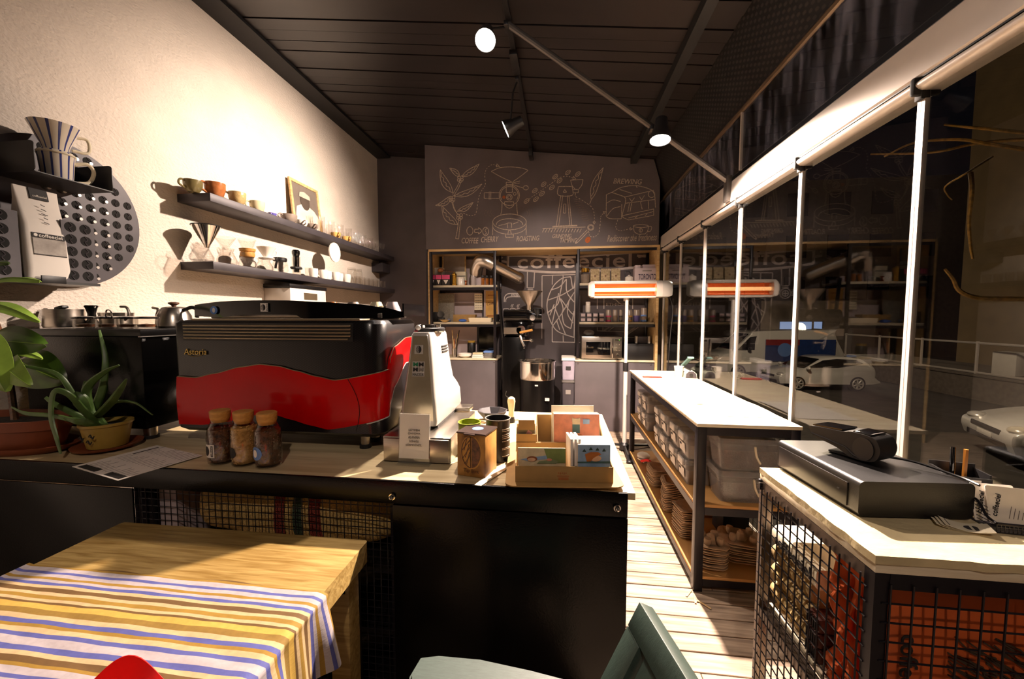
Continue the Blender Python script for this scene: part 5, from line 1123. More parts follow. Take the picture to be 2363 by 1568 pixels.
m = MB(); m.grid(redp, 90, 8, .008); obj('red_panel', m, M['red'], t)
m = MB(); m.tube([redp((k+.5)/120, 1.0, 0)+Vector((0, 0, .001)) for k in range(120)], .0022, 6); obj('gold_trim', m, M['champ'], t)
m = MB(); p0, p1 = P(1500, 0, y=y0), 0
for k in range(2): m.tube([along(2*hx-.10)[0]+Vector((.03*math.sin(j/6*PI)-.03*(j/6), -.013, .09+.42*j/12)) for j in range(7)], .0012, 4)
obj('panel_seam', m, M['ink'], t)
q0, q1 = P(426, 748, y=y0)-O, P(812, 787, y=y0)-O
for k in range(5):
    z = q0.z-(k+.5)*(q0.z-q1.z)/5; m = MB(); xr = q1.x-(.012 if k == 4 else 0)
    m.box(((q0.x+xr)/2, yf-.004, z), (xr-q0.x, .014, .0075), 0, .003); obj('vent_slat', m, M['champ'], t)
m = MB(); m.lo((q0.x-.008, yf-.003, q1.z-.004), (q1.x+.006, yf+.001, q0.z+.004)); obj('vent_recess', m, M['blackp'], t)
m = MB(); m.lo((q0.x+.02, yf+.01, .528), (q1.x+.03, ybk-.02, .536), .003); obj('top_plate', m, M['champ'], t)
a = P(453, 812, y=y0)-O; letters('maker_lettering', 'Astoria', M['gold'], t, (a.x, yf-.004, a.z), (1, 0, 0), (0, 0, 1), width=.105, shear=.1, extrude=.002, bold=.0)
m = MB(); m.tube(smooth([(a.x-.04, yf-.004, a.z-.012), (a.x-.01, yf-.005, a.z-.02), (a.x+.03, yf-.004, a.z-.014)], 5), .0015, 5); obj('maker_swoosh', m, M['gold'], t)
for x, y in ((hx-.1, yf+.06), (-hx+.1, yf+.06), (hx-.1, -.06), (-hx+.1, -.06)):
    m = MB(); m.lathe([(.018, .012), (.02, .06)], (x, y, 0), 18); f = obj('foot', m, M['steel'], t); m = MB(); m.lathe([(.024, .0), (.024, .014), (.018, .016)], (x, y, 0), 18); obj('rubber_foot', m, M['rubber'], f)
m = MB(); m.lo((-hx+.03, .06, .10), (hx-.03, ybk-.02, .115), .004); m.lo((-hx+.02, .02, .02), (hx+.02, ybk+.06, .095), .008); obj('drip_tray', m, M['steel'], t)
m = MB(); m.tube([along(s)[0]+along(s)[1]*.004+Vector((0, 0, interp(lo, s)-.004)) for s in [2*hx-.06+.012*k for k in range(36)]], .003, 6); obj('silver_trim', m, M['silver'], t)
# cup guard: a curved black glass rail on top
def g4(X, Y, y): return P(380+X/3.409, 660+Y/3.409, y=y)-O
gt = [(235, 150), (330, 138), (480, 124), (640, 119), (790, 116), (1000, 117), (1250, 128), (1500, 142), (1700, 170), (1840, 205)]
gb = [(235, 232), (330, 243), (480, 250), (640, 228), (790, 226), (1000, 226), (1090, 232), (1120, 262), (1500, 265), (1700, 262), (1840, 250)]
def tab(l, y): return sorted((g4(X, Y, y).x, g4(X, Y, y).z) for X, Y in l)
gy = yf+.10; T1, T2 = tab(gt, gy+1.66), tab(gb, gy+1.66); xa, xb = T1[0][0], T1[-1][0]
m = MB(); m.grid(lambda u, v, k: Vector((xa+(xb-xa)*u, gy-.05*math.sin(PI*u)+.06*u*u, interp(T2, xa+(xb-xa)*u)+(interp(T1, xa+(xb-xa)*u)-interp(T2, xa+(xb-xa)*u))*v)), 50, 4, .006); guard = obj('cup_guard', m, M['blackg'], t)
m = MB(); m.lo((xb-.004, gy+.05, .545), (xb+.002, ybk-.02, .60)); obj('guard_return', m, M['blackg'], guard)
m = MB(); m.lo((xa-.002, gy, .545), (xa+.004, ybk-.05, .585)); obj('guard_return', m, M['blackg'], guard)
for f in (.3, .62, .9): m = MB(); x = xa+(xb-xa)*f; m.tube([(x, gy+.075, .536), (x, gy+.075, .59)], .006, 8); obj('guard_post', m, M['chrome'], t)
m = MB(); m.lo((-hx+.05, yf+.13, .536), (hx-.05, ybk-.03, .56), .004); obj('cup_tray', m, M['steel'], t)
def guardpt(X, Y, off=.0075):
    q = g4(X, Y, gy+1.66); u = (q.x-xa)/(xb-xa); return Vector((q.x, gy-.05*math.sin(PI*u)+.06*u*u-off, q.z))
q = guardpt(428, 193); m = MB(); m.cyl(q, q-Vector((0, .001, 0)), .0175, seg=28); s = obj('blue_sticker', m, M['blue'], t)
m = MB(); m.prism(circ(.0085, 20, sx=.8, sy=1.25), q-Vector((0, .0012, 0)), (1, 0, 0), (0, 0, 1), (0, -1, 0), .0006); m.lo((q.x-.0005, q.y-.0022, q.z-.01), (q.x+.0005, q.y-.0017, q.z+.01)); obj('bean_mark', m, M['paper'], s)
def bean_logo(name, par, o, right, up, r, ink, line=None, sq=1.3):
    """split bean emblem: dark right half, veined left half"""
    o, right, upv = Vector(o), Vector(right).normalized(), Vector(up).normalized(); n = right.cross(upv)
    half = [(.06*r, -sq*r)]+[(r*math.cos(a), sq*r*math.sin(a)) for a in [math.radians(-80+160*k/14) for k in range(15)]]+[(.06*r, sq*r)]
    m = MB(); m.prism(half, o, right, upv, n, .0006)
    L = [(-.06*r, sq*r)]+[(-r*math.cos(a), sq*r*math.sin(a)) for a in [math.radians(80-160*k/14) for k in range(15)]]+[(-.06*r, -sq*r)]
    w = .045*r
    pts = [o+right*a+upv*b+n*.0004 for a, b in L]; m.tube(pts+[pts[0]], w, 4)
    for a in ((-.95, .1, -.1, .9), (-.9, -.5, -.1, .4), (-.7, -.9, -.1, -.2), (-.45, .95, -.75, .1), (-.2, .6, -.6, -.4), (-.15, 0, -.5, -.95)):
        m.tube([o+right*a[0]*r+upv*a[1]*r*sq*.9+n*.0004, o+right*a[2]*r+upv*a[3]*r*sq*.9+n*.0004], w, 4)
    return obj(name, m, ink, par)
q = guardpt(845, 172); m = MB(); m.box(q, (.034, .001, .036)); s = obj('logo_sticker', m, M['paper'], t)
bean_logo('bean_mark', s, q+Vector((-.004, -.0008, 0)), (1, 0, 0), (0, 0, 1), .010, M['ink'])
m = MB(); m.box(q+Vector((.0135, -.0008, 0)), (.005, .0006, .030)); nb = obj('name_bar', m, M['ink'], s)
letters('sticker_lettering', 'coffeeciel', M['paper'], nb, q+Vector((.0135, -.0013, 0)), (0, 0, 1), (-1, 0, 0), width=.026, extrude=.0002)
# cups kept warm on top of the machine
for k, (u, dy, mm, lab) in enumerate(((545, .10, 'white', 'white cup bottom-up on the machine, first from the left'), (575, .13, 'white', 'white cup bottom-up on the machine, second from the left'), (640, .12, 'cream', 'cream cup on the machine behind the white logo sticker'), (765, .10, 'rust', 'brown-rimmed cup on the machine, left of the last three'), (815, .12, 'greyc', 'grey-rimmed cup on the machine, third from the right end'), (868, .12, 'creamc', 'cream cup on the machine, second from the right end'), (905, .13, 'lilac', 'lilac cup at the right end of the machine top'), (595, .20, 'purple', 'dark blue cup at the back of the machine top'), (680, .2, 'white', 'white cup at the back of the machine top behind the guard'))):
    y = 1.45+.12+dy; x = P(u, 700, y=y).x; hh = .05
    single('coffee_cup', MB().lathe([(.036, .0), (.038, .01), (.026, hh-.01), (.022, hh), (0, hh)], seg=18), M[mm], lab, 'cup', (x, y, CT+.5605), group='cups on the espresso machine')

# ------------------------------------------------------------------ grinder on the steel knock box
kb0, kb1 = P(884, 1066, z=CT), P(1047, 1063, z=CT)
t = thing('knock_box_drawer', 'low stainless steel drawer box under the grinder', 'drawer box', ((kb0.x+kb1.x)/2, kb0.y, CT), .0)
kw = kb1.x-kb0.x; kh = .098
m = MB(); m.lo((-kw/2, .004, .002), (kw/2, .42, kh), .003); obj('box', m, M['steel'], t)
m = MB(); m.lo((-kw/2+.004, -.004, .006), (kw/2-.004, .004, kh-.006), .002); obj('drawer_front', m, M['steel'], t)
KZ = CT+kh+.0005
def gsec(z, ul, ur, v, ud=None, dep=.25):
    return None
t = thing('coffee_grinder', 'silver on-demand coffee grinder with tapering body beside the machine', 'grinder', (-.535, 1.50, KZ))
secs = [(.012, -.088, .052, -.03, .36), (.03, -.092, .056, -.035, .365), (.10, -.090, .052, -.03, .36), (.13, -.086, .048, -.026, .33), (.17, -.081, .043, -.02, .27), (.25, -.072, .035, -.01, .25), (.33, -.064, .026, .0, .245), (.372, -.060, .022, .004, .24), (.382, -.055, .018, .010, .232)]
m = MB(); m.loft([[(a, b, z) for a, b in rrect(l, r, f, b_, .016, 4)] for z, l, r, f, b_ in secs]); gb_ = obj('body', m, M['silver'], t, ang=30)
def gface(z): # front plane of the body
    for a, b in zip(secs, secs[1:]):
        if a[0] <= z <= b[0]: f = (z-a[0])/(b[0]-a[0]); return [a[i]+(b[i]-a[i])*f for i in (1, 2, 3)]
m = MB(); m.loft([[(gface(z)[0]+.012, gface(z)[2]-.002, z), (gface(z)[1]-.012, gface(z)[2]-.002, z), (gface(z)[1]-.012, gface(z)[2]+.004, z), (gface(z)[0]+.012, gface(z)[2]+.004, z)] for z in (.035, .1, .17, .25, .33, .368)]); fp = obj('front_panel', m, mat('champagne_silver', H('b3a88f'), .3, .6, coat=.3), t)
m = MB(); m.lathe([(.06, .38), (.062, .392), (.058, .398), (.05, .398), (.05, .41), (.045, .414)], (-.02, .12, 0), 32); obj('hopper_collar', m, M['chrome'], t)
m = MB(); m.lathe([(.064, .384)]+[(.066, .386), (.066, .396), (.06, .4)], (-.02, .12, 0), 32); obj('dial_ring', m, M['blackp'], t)
m = MB(); m.ell((-.045, .05, .40), (.012, .008, .012)); obj('dial_knob', m, M['silver'], t)
m = MB()
for k in range(3): z = .292+.012*k; m.lo((.0215+.001*(2-k)+.005, .13, z), (.0335+.001*(2-k), .21, z+.004))
obj('air_slot', m, M['ink'], t)
m = MB(); m.lo((-.03, -.075, .0), (.02, -.032, .02), .004); m.lo((-.08, .0, .0), (.05, .3, .012)); obj('base_plate', m, M['rubber'], t)
def on_front(z, dx=0): l, r, f = gface(z); return Vector(((l+r)/2-.004+dx, f-.0028, z))
upg = Vector((0, .13, 1)).normalized()
q = on_front(.315); m = MB(); m.box((0, 0, 0), (.036, .036, .0008), mtx=basis((1, 0, 0), upg, q)); s = obj('emblem_sticker', m, M['silver'], t); bean_logo('bean_mark', s, q+Vector((0, -.001, 0)), (1, 0, 0), upg, .011, M['ink'])
q = on_front(.238); m = MB(); m.box((0, 0, 0), (.050, .060, .0008), mtx=basis((1, 0, 0), upg, q)); s = obj('maker_sticker', m, M['silver'], t)
for k, (dx, dz, c) in enumerate(((-.0115, .018, 'green'), (.0115, .018, 'ink'), (-.0115, -.002, 'ink'), (.0115, -.002, 'greyink'))):
    letters('maker_letter', 'M', M[c], s, q+Vector((dx, -.001, 0))+upg*dz, (1, 0, 0), upg, width=.020, height=.016, bold=.04)
letters('maker_lettering', 'MAZZER', M['ink'], s, q+Vector((0, -.001, 0))-upg*.0225, (1, 0, 0), upg, width=.045, height=.010)
m = MB(); m.lo((.05, .26, .002), (.12, .34, .02), .003); obj('portafilter_fork', m, M['steel'], t)

# ------------------------------------------------------------------ acrylic sign
a = (P(915, 1075, z=CT)+P(988, 1077, z=CT))/2
t = thing('counter_sign', 'clear acrylic stand holding a white notice in front of the grinder', 'sign', (a.x, a.y-.005, CT))
m = MB(); m.lo((-.062, -.0, .0005), (.064, .06, .004)); m.loft([[(-.060, .018, .004), (.060, .018, .004), (.060, .022, .004), (-.060, .022, .004)], [(-.060, .038, .186), (.060, .038, .186), (.060, .042, .186), (-.060, .042, .186)]]); obj('stand', m, M['acrylic'], t)
m = MB(); m.loft([[(-.057, .0195, .022), (.057, .0195, .022), (.057, .0205, .022), (-.057, .0205, .022)], [(-.057, .0375, .184), (.057, .0375, .184), (.057, .0385, .184), (-.057, .0385, .184)]]); pp = obj('notice', m, M['paper'], t)
for k, (s, w) in enumerate((('LÜTFEN', .042), ('ÇALIŞMA', .047), ('ALANINA', .044), ('İZİNSİZ', .037), ('GİRMEYİNİZ.', .062))):
    z = .127-.0135*k; letters('printed_line', s, M['greyink'], pp, (0, .0165+.111*(z-.01)-.0012, z), (1, 0, 0), (0, .11, 1), width=w, height=.0085)

# ------------------------------------------------------------------ tip box, tins, funnel, brush, plate
A, B, C = P(1056, 1097, z=CT), P(1120, 1107, z=CT), P(1148, 1084, z=CT)
ex = (B-A); wid = ex.length; ang = math.atan2(ex.y, ex.x); dep = .10; th = .148
t = thing('tip_box', 'burnt wooden tip box with a bean emblem on the counter', 'tip box', A, ang)
m = MB(); m.lo((0, 0, .001), (wid, dep, th), .001); obj('box', m, mat('burnt_wood', H('c08a40'), .55, col2=H('5a3417'), vs=14, stretch=(1, 1, .6)), t)
m = MB(); m.lo((-.002, -.002, th), (wid+.002, dep+.002, th+.005)); m.lo((wid*.28, -.012, th), (wid*.66, -.002, th+.004)); obj('lid', m, mat('dark_lid', H('3a2a25'), .35), t)
m = MB(); m.cyl((wid/2, dep*.55, th+.005), (wid/2, dep*.55, th+.0056), .02, seg=24); s = obj('blue_sticker', m, M['blue'], t)
m = MB(); m.prism(circ(.52*wid, 28, sx=.72, sy=1.08), (wid*.5, -.0006, th*.58), (1, 0, 0), (0, 0, 1), (0, 1, 0), .0005); obj('emblem_ground', m, mat('tan_wood', H('bb8840'), .6), t)
bean_logo('bean_emblem', t, (wid*.5, -.0012, th*.58), (1, 0, 0), (0, 0, 1), wid*.34, M['bean'], sq=1.5)
letters('burnt_lettering', 'Tip Box', M['bean'], t, (wid*.5, -.001, th*.14), (1, 0, 0), (0, 0, 1), width=wid*.55)
p = P(1088, 1072, z=CT)
t = thing('green_tin', 'open green tin behind the tip box', 'tin', (p.x-.01, p.y+.015, CT))
m = MB(); m.lathe([(.040, .001), (.040, .152), (.043, .156), (.038, .156), (.037, .004)], seg=32); obj('can', m, mat('lime_tin', H('8b9a2a'), .4), t)
m = MB(); m.lathe([(.0412, .02), (.0412, .15)], seg=32, caps=False); m.bm.faces.ensure_lookup_table(); obj('wrapper', m, mat('lime_wrap', H('8b9a2a'), .4), t)
p = P(1148, 1062, z=CT)
t = thing('black_tin', 'open black coffee tin with white print behind the tip box', 'tin', (p.x, p.y+.012, CT))
m = MB(); m.lathe([(.046, .001), (.046, .156), (.049, .160), (.044, .160), (.043, .004)], seg=36); obj('can', m, M['blackp'], t)
m = MB(); m.tube([(.0475*math.cos(2*PI*k/32), .0475*math.sin(2*PI*k/32), .16) for k in range(32)], .0016, 5, closed=True); obj('rim', m, M['silver'], t)
m = MB()
for k, (z, n) in enumerate(((.125, 9), (.118, 6), (.105, 8), (.098, 8), (.091, 8), (.08, 8), (.055, 7), (.05, 8), (.024, 6))):
    for j in range(n): a = math.radians(-58+7.5*j); m.box((.0464*math.cos(a), .0464*math.sin(a), z), (.0012, .0048, .0016 if k else .003), a)
obj('printed_text', m, M['paper'], t)
p = P(1146, 946, z=CT+.10)
t = thing('dosing_funnel', 'octagonal dark dosing funnel on a short stem behind the tins', 'funnel', (P(1150, 1000, z=CT).x+.0, 1.62, CT))
m = MB(); m.lathe([(.02, .09), (.024, .095), (.063, .140), (.066, .146), (.060, .146), (.018, .10)], seg=8, mtx=Matrix.Rotation(PI/8, 4, 'Z')); obj('funnel', m, M['dgrey'], t, ang=20)
m = MB(); m.lathe([(.03, .001), (.03, .01), (.018, .02), (.018, .092)], seg=20); obj('stem', m, M['steel'], t)
p = P(1180, 975, z=CT)
t = thing('group_brush', 'cream-handled brush standing upright behind the tins', 'brush', (p.x, p.y, CT))
m = MB(); m.lathe([(.016, .03), (.014, .06), (.018, .09), (.021, .11), (.018, .125), (.008, .132)], seg=22); obj('handle', m, M['creamc'], t)
m = MB(); m.lathe([(.02, .0005), (.016, .03)], seg=18); obj('bristle_block', m, M['blackp'], t)
m = MB(); m.tube(smooth([(-.012, 0, .125), (-.03, 0, .14), (-.026, 0, .16)], 5), .0022, 6); obj('hanging_loop', m, M['blackp'], t)
p = P(1285, 1003, z=CT)
single('round_tray', MB().lathe([(.155, .001), (.165, .006), (.165, .012), (.158, .012), (.15, .006), (0, .006)], seg=48), mat('slate_tray', H('5b5156'), .35), 'round slate-grey tray under the card display', 'tray', (p.x, p.y-.0, CT))
for k, (u, v, lab) in enumerate(((1075, 952, 'pale square card behind the grinder base'), (1195, 968, 'white card lying beside the brush'))):
    p = P(u, v, z=CT); single('loose_card', MB().box((0, 0, .004), (.07, .05, .006), .2), M['paper'], lab, 'card', (p.x, p.y, CT))
p = P(1112, 975, z=CT); single('steel_ring', MB().tube([(.028*math.cos(2*PI*k/24), .028*math.sin(2*PI*k/24), .008) for k in range(24)], .006, 8, closed=True), M['champ'], 'small champagne metal ring lying behind the green tin', 'ring', (p.x, p.y, CT+.001))
# paper strip on the counter edge
a = [P(1095, 1120, z=CT+.004), P(1110, 1122, z=CT+.004), P(1150, 1096, z=CT+.004), P(1182, 1075, z=CT+.004), P(1180, 1068, z=CT+.004), P(1140, 1085, z=CT+.004)]
single('torn_paper', MB().prism([(q.x, q.y) for q in a], (0, 0, CT+.0035), (1, 0, 0), (0, 1, 0), (0, 0, 1), .0012), M['cream'], 'torn cream paper strip lying by the tip box', 'paper')

# ------------------------------------------------------------------ cardboard card display
b0, b1 = P(1189, 1120, z=CT+.006), P(1415, 1123, z=CT+.006)
t = thing('card_display', 'kraft cardboard display stand for greeting cards at the counter end', 'display stand', ((b0.x+b1.x)/2, (b0.y+b1.y)/2, CT), math.atan2(b1.y-b0.y, b1.x-b0.x))
w = (b1-b0).length
m = MB(); m.loft([[(a, b, z) for a, b in rrect(-w/2-.032, w/2+.032, -.03, .40, .03, 6)] for z in (.0125, .0165)]); obj('base_board', m, M['kraft'], t)
def tray(nm, xa, xb, ya, yb, zf, zb, zb0=.017, th=.003):
    m = MB(); m.lo((xa, ya, zb0), (xb, ya+th, zf)); m.lo((xa, yb-th, zb0), (xb, yb, zb)); m.lo((xa, ya+th, zb0), (xb, yb-th, zb0+th))
    for x in (xa, xb-th): m.loft([[(x, ya+th, zb0), (x, yb-th, zb0), (x, yb-th, zb), (x, ya+th, zf)], [(x+th, ya+th, zb0), (x+th, yb-th, zb0), (x+th, yb-th, zb), (x+th, ya+th, zf)]])
    return obj(nm, m, M['kraft'], t)
f = tray('front_tray', -w/2, w/2, 0, .14, .068, .10); tray('tall_tray', -w/2+.0, -w/2+.072, .143, .20, .128, .15); tray('rear_tray', -w/2+.075, w/2, .143, .26, .10, .17)
m = MB()
for k in range(5): m.lo((.00+.006*k-.02, -.0006, .045-.002*(k % 2)), (.004+.006*k-.02, .0, .049))
m.lo((-.022, -.0006, .036), (.016, 0, .039)); m.lo((-.018, -.0006, .025), (.014, 0, .033)); obj('stamped_mark', m, M['rust'], f)
def carddeck(name, label, o, w, h, dep, cover, art, rz, group=None, tilt=.08, n=1):
    lift = .46 if h < .12 and w > .09 else (.22 if h > .14 else 0.0); art = [(nm, [(a, lift+(1-lift)*b) for a, b in poly], mm) for nm, poly, mm in art]
    c = thing(name, label, 'greeting card', o, rz, group); c.rotation_euler = (-tilt, 0, rz)
    m = MB(); m.box((0, dep/2, h/2), (w, dep, h), 0, .001); cd = obj('card', m, cover[0] if n == 1 else M['paper'], c)
    if n > 1: m = MB(); m.box((0, -.0004, h/2), (w*.985, .0006, h*.985)); cd = obj('cover', m, cover[0], c)
    if n > 1:
        m = MB()
        for k in range(n-1): m.box((0, dep*(k+1)/n, h*.5+.001), (w*1.004, .0006, h*.996))
        obj('page_edge', m, M['cream'], c)
    for k, (nm, poly, mm) in enumerate(art): m = MB(); m.prism([(a*w, b*h) for a, b in poly], (0, -.0008-.0004*k, 0), (1, 0, 0), (0, 0, 1), (0, -1, 0), .0004); obj(nm, m, mm, cd)
    return c
pal = {k: mat('print_'+k, H(v), .75, var=.15, vs=30) for k, v in dict(sky='8fa9c4', skin='e0b088', hair='8a4a22', ginger='b0662a', olive='7d8a4a', sage='8d9468', blush='d98d6e', teal='4c6a68', pine='2f4038', sand='d8c39a', rose='c98a7c', dusk='7a6a4a').items()}
rz = math.atan2(b1.y-b0.y, b1.x-b0.x); Rz = Matrix.Rotation(rz, 3, 'Z'); base = Vector(((b0.x+b1.x)/2, (b0.y+b1.y)/2, CT))
def LP(x, y, z): return base+Rz @ Vector((x, y, z))
carddeck('greeting_card', 'card with a lying girl in green at the front left of the display', LP(-w/2+.085, .02, .021), .155, .098, .004, (pal['sand'],), [('print_sky', [(-.45, .3), (.1, .55), (.45, .75), (.45, .5), (.2, .35), (-.3, .2)], pal['sky']), ('print_field', [(.05, .95), (.5, .95), (.5, .1), (.15, .1)], pal['olive']), ('print_dress', [(-.05, .2), (.25, .3), (.35, .2), (.3, .05), (-.1, .05)], pal['sage']), ('print_hair', circ(.11, 16, (-.2, .34), 1, 1.4), pal['hair']), ('print_face', circ(.085, 16, (-.21, .29), 1, 1.4), pal['skin']), ('print_flower', circ(.06, 10, (.16, .3), 1, 1.4), pal['blush'])], rz)
for k in range(3): carddeck('greeting_card', '%s thin booklet standing between the two front cards' % ('left', 'middle', 'right')[k], LP(.028+.013*k, .03, .021), .008, .125, .09, (M['paper'],), [('print_spine', [(-.4, .0), (.4, .0), (.4, .3), (-.4, .3)], pal['teal'])], rz+.06, None, .04)
carddeck('greeting_card', 'thick pile of cards with a curly ginger head at the front right', LP(w/2-.058, .02, .021), .105, .112, .10, (pal['sky'],), [('print_ground', [(-.5, 0), (.5, 0), (.5, .12), (-.5, .08)], pal['teal'])]+[('print_tree', [(x-.06, y), (x+.06, y), (x, y+.16)], pal['pine']) for x, y in ((-.3, .62), (-.1, .72), (.1, .70), (.3, .66))]+[('print_face', circ(.17, 18, (.05, .28), 1, 1.0), pal['skin']), ('print_hair', [(-.25, .25), (-.28, .5), (-.1, .62), (.12, .62), (.22, .5), (.1, .42), (-.02, .3), (-.1, .12), (-.22, .1)], pal['ginger'])], rz, None, .02, 14)
carddeck('greeting_card', 'big pink card with a girl and a cat at the back of the display', LP(w/2-.095, .16, .045), .165, .150, .05, (pal['blush'],), [('print_cloud', circ(.14, 16, (.1, .8), 1.6, .6), pal['rose']), ('print_hair', [(-.2, .0), (-.22, .25), (-.1, .38), (.1, .38), (.22, .28), (.24, .0)], pal['ginger']), ('print_face', circ(.13, 16, (.03, .12), 1, 1.1), pal['skin']), ('print_cat', [(-.08, .42), (-.09, .72), (-.1, .9), (-.05, .86), (.04, .86), (.08, .9), (.07, .42)], pal['sand']), ('print_jumper', [(-.09, .42), (-.09, .68), (.07, .68), (.07, .42)], pal['teal']), ('print_stamp', [(.14, .7), (.28, .7), (.28, .84), (.14, .84)], pal['sky'])], rz, None, .10, 8)
carddeck('greeting_card', 'plain yellow backing card standing tallest in the display', LP(w/2-.100, .232, .021), .160, .188, .003, (M['cream'],), [], rz, None, .10)
carddeck('greeting_card', 'narrow brown bookmark card in the tall tray of the display', LP(-w/2+.037, .155, .085), .058, .090, .03, (pal['dusk'],), [('print_figure', [(-.1, .2), (.25, .2), (.35, .5), (.1, .6), (-.05, .45)], pal['rose']), ('print_sky', [(-.5, .6), (.5, .6), (.5, 1), (-.5, 1)], M['kraft'])], rz, None, .06, 5)

# ------------------------------------------------------------------ three corked sample bottles
def bottle(u, v, label, fill, fm, art):
    p = P(u, v, z=CT); t = thing('sample_bottle', label, 'bottle', (p.x, p.y+.03, CT), 0, 'corked bean bottles')
    pr = [(.036, .0), (.043, .006), (.045, .02), (.045, .115), (.042, .135), (.031, .158), (.0295, .168)]
    m = MB(); m.lathe(pr+[(.0275, .168), (.029, .158), (.040, .134), (.043, .115), (.043, .02), (.034, .008), (0, .006)], seg=36); obj('bottle', m, M['jarglass'], t)
    m = MB(); m.lathe([(.027, .155), (.031, .168), (.0325, .172), (.0335, .196), (.030, .199), (0, .199)], seg=28); obj('bamboo_stopper', m, M['cork'], t)
    m = MB(); m.lathe([(.033, .0095), (.0395, .02), (.0395, fill-.004), (.02, fill)], seg=24)
    rnd = random.Random(u)
    for k in range(520):
        a = rnd.random()*2*PI; z = .014+(fill-.012)*rnd.random(); rr = .0385 if z < fill-.004 else .035*math.sqrt(rnd.random())
        mt = Matrix.Rotation(rnd.random()*6, 4, 'X') @ Matrix.Rotation(rnd.random()*6, 4, 'Y'); m.ell((rr*math.cos(a), rr*math.sin(a), z), (.0046, .0034, .0026), 6, 4, mt)
    obj('coffee_beans', m, fm, t); return t
def wrap(par, a0, a1, z0, z1, mm, r=.0456, name='label_card'):
    m = MB(); m.grid(lambda u, v, k: Vector((r*math.sin(a0+(a1-a0)*u), -r*math.cos(a0+(a1-a0)*u), z0+(z1-z0)*v)), 10, 4, .0004); return obj(name, m, mm, par)
def wrapdisc(par, a0, z0, rad, mm, r=.0458, sx=1.0, name='round_sticker'):
    m = MB(); vs = [m.bm.verts.new((r*math.sin(a0+rad*sx*math.cos(2*PI*k/28)/r), -r*math.cos(a0+rad*sx*math.cos(2*PI*k/28)/r), z0+rad*math.sin(2*PI*k/28))) for k in range(28)]; m.bm.faces.new(vs); return obj(name, m, mm, par)
t = bottle(497, 1074, 'corked bottle of dark roasted beans with a white label', .135, M['bean'], 0)
s = wrap(t, -.75, .25, .032, .080, M['paper']); wrapdisc(s, -.42, .056, .018, M['ink'], .0464, .7, 'bean_mark'); nb = wrap(s, -.02, .16, .036, .076, M['ink'], .0464, 'name_bar'); letters('jar_lettering', 'coffeeciel', M['paper'], nb, (.0468*math.sin(.07), -.0468*math.cos(.07), .056), (0, 0, 1), (-1, -.07, 0), width=.034, extrude=.0002)
t = bottle(551, 1078, 'corked bottle of pale unroasted beans with a dark round mark', .145, M['grain'], 0)
wrapdisc(t, -.25, .055, .020, M['ink'], .0458, .75)
t = bottle(606, 1082, 'corked bottle of dark beans with a blue round sticker', .140, M['bean'], 0)
s = wrapdisc(t, -.28, .058, .024, M['blue']); s2 = wrapdisc(s, -.36, .058, .014, M['paper'], .0463, .75, 'bean_mark')

# ------------------------------------------------------------------ menu, plants, black appliance and pots on it
q = [P(199, 1070, z=CT+.005), P(272, 1110, z=CT+.005), P(467, 1052, z=CT+.005), P(372, 1024, z=CT+.005)]
o = q[1]; ex = (q[2]-q[1]); ey = (q[0]-q[1]); mw = ex.length; mh = ey.length; a = math.atan2(ex.y, ex.x)
t = thing('paper_menu', 'printed white menu sheet lying over the counter edge', 'menu', o, a)
m = MB(); m.lo((0, 0, -.0005), (mw, mh, .0008)); sh = obj('sheet', m, M['paper'], t)
m = MB(); rnd = random.Random(3)
for c in range(3):
    m = MB()
    for r in range(14): x = .02+c*mw*.33; yy = .012+r*(mh-.03)/14; m.lo((x, yy, .0008), (x+mw*(.12+.16*rnd.random()), yy+.0022, .0012))
    obj('printed_text', m, M['greyink'], sh)
m = MB(); m.lo((.006, .01, .0008), (.03, mh*.35, .0013)); m.lo((.006, mh*.55, .0008), (.03, mh*.93, .0013)); m.lo((mw*.62, mh*.86, .0008), (mw*.95, mh*.89, .0013)); obj('printed_bar', m, M['ink'], sh)
# aloe in an ochre pot on a terracotta saucer
t = thing('potted_aloe', 'spiky green aloe in an ochre pot on a terracotta saucer', 'potted plant', (-1.86, 1.375, CT))
m = MB(); m.lathe([(.075, .001), (.105, .012), (.11, .02), (.10, .02), (.07, .008), (0, .008)], seg=32); obj('saucer', m, M['terra'], t)
m = MB(); m.lathe([(.062, .012), (.078, .10), (.083, .102), (.083, .112), (.074, .112), (.07, .09), (0, .088)], seg=32); p_ = obj('pot', m, M['pot'], t)
for dx, dz in ((-.02, .06), (.012, .045), (.03, .07)):
    m = MB(); yy = -.0715-.17*(dz-.045)*.9
    m.tube(smooth([(dx-.01, yy-.004, dz), (dx, yy-.0055, dz+.01), (dx+.008, yy-.004, dz-.006), (dx+.014, yy-.003, dz+.004)], 4), .002, 5); m.ell((dx, yy-.004, dz), (.005, .0015, .003)); obj('painted_motif', m, M['ink'], p_)
m = MB(); m.lathe([(.0, .095), (.074, .093)][::-1]+[(0, .1)], seg=24); obj('soil', m, M['soil'], t)
def P0(u, v, y): return P(u, v, y=y)-Vector((-1.86, 1.375, CT))
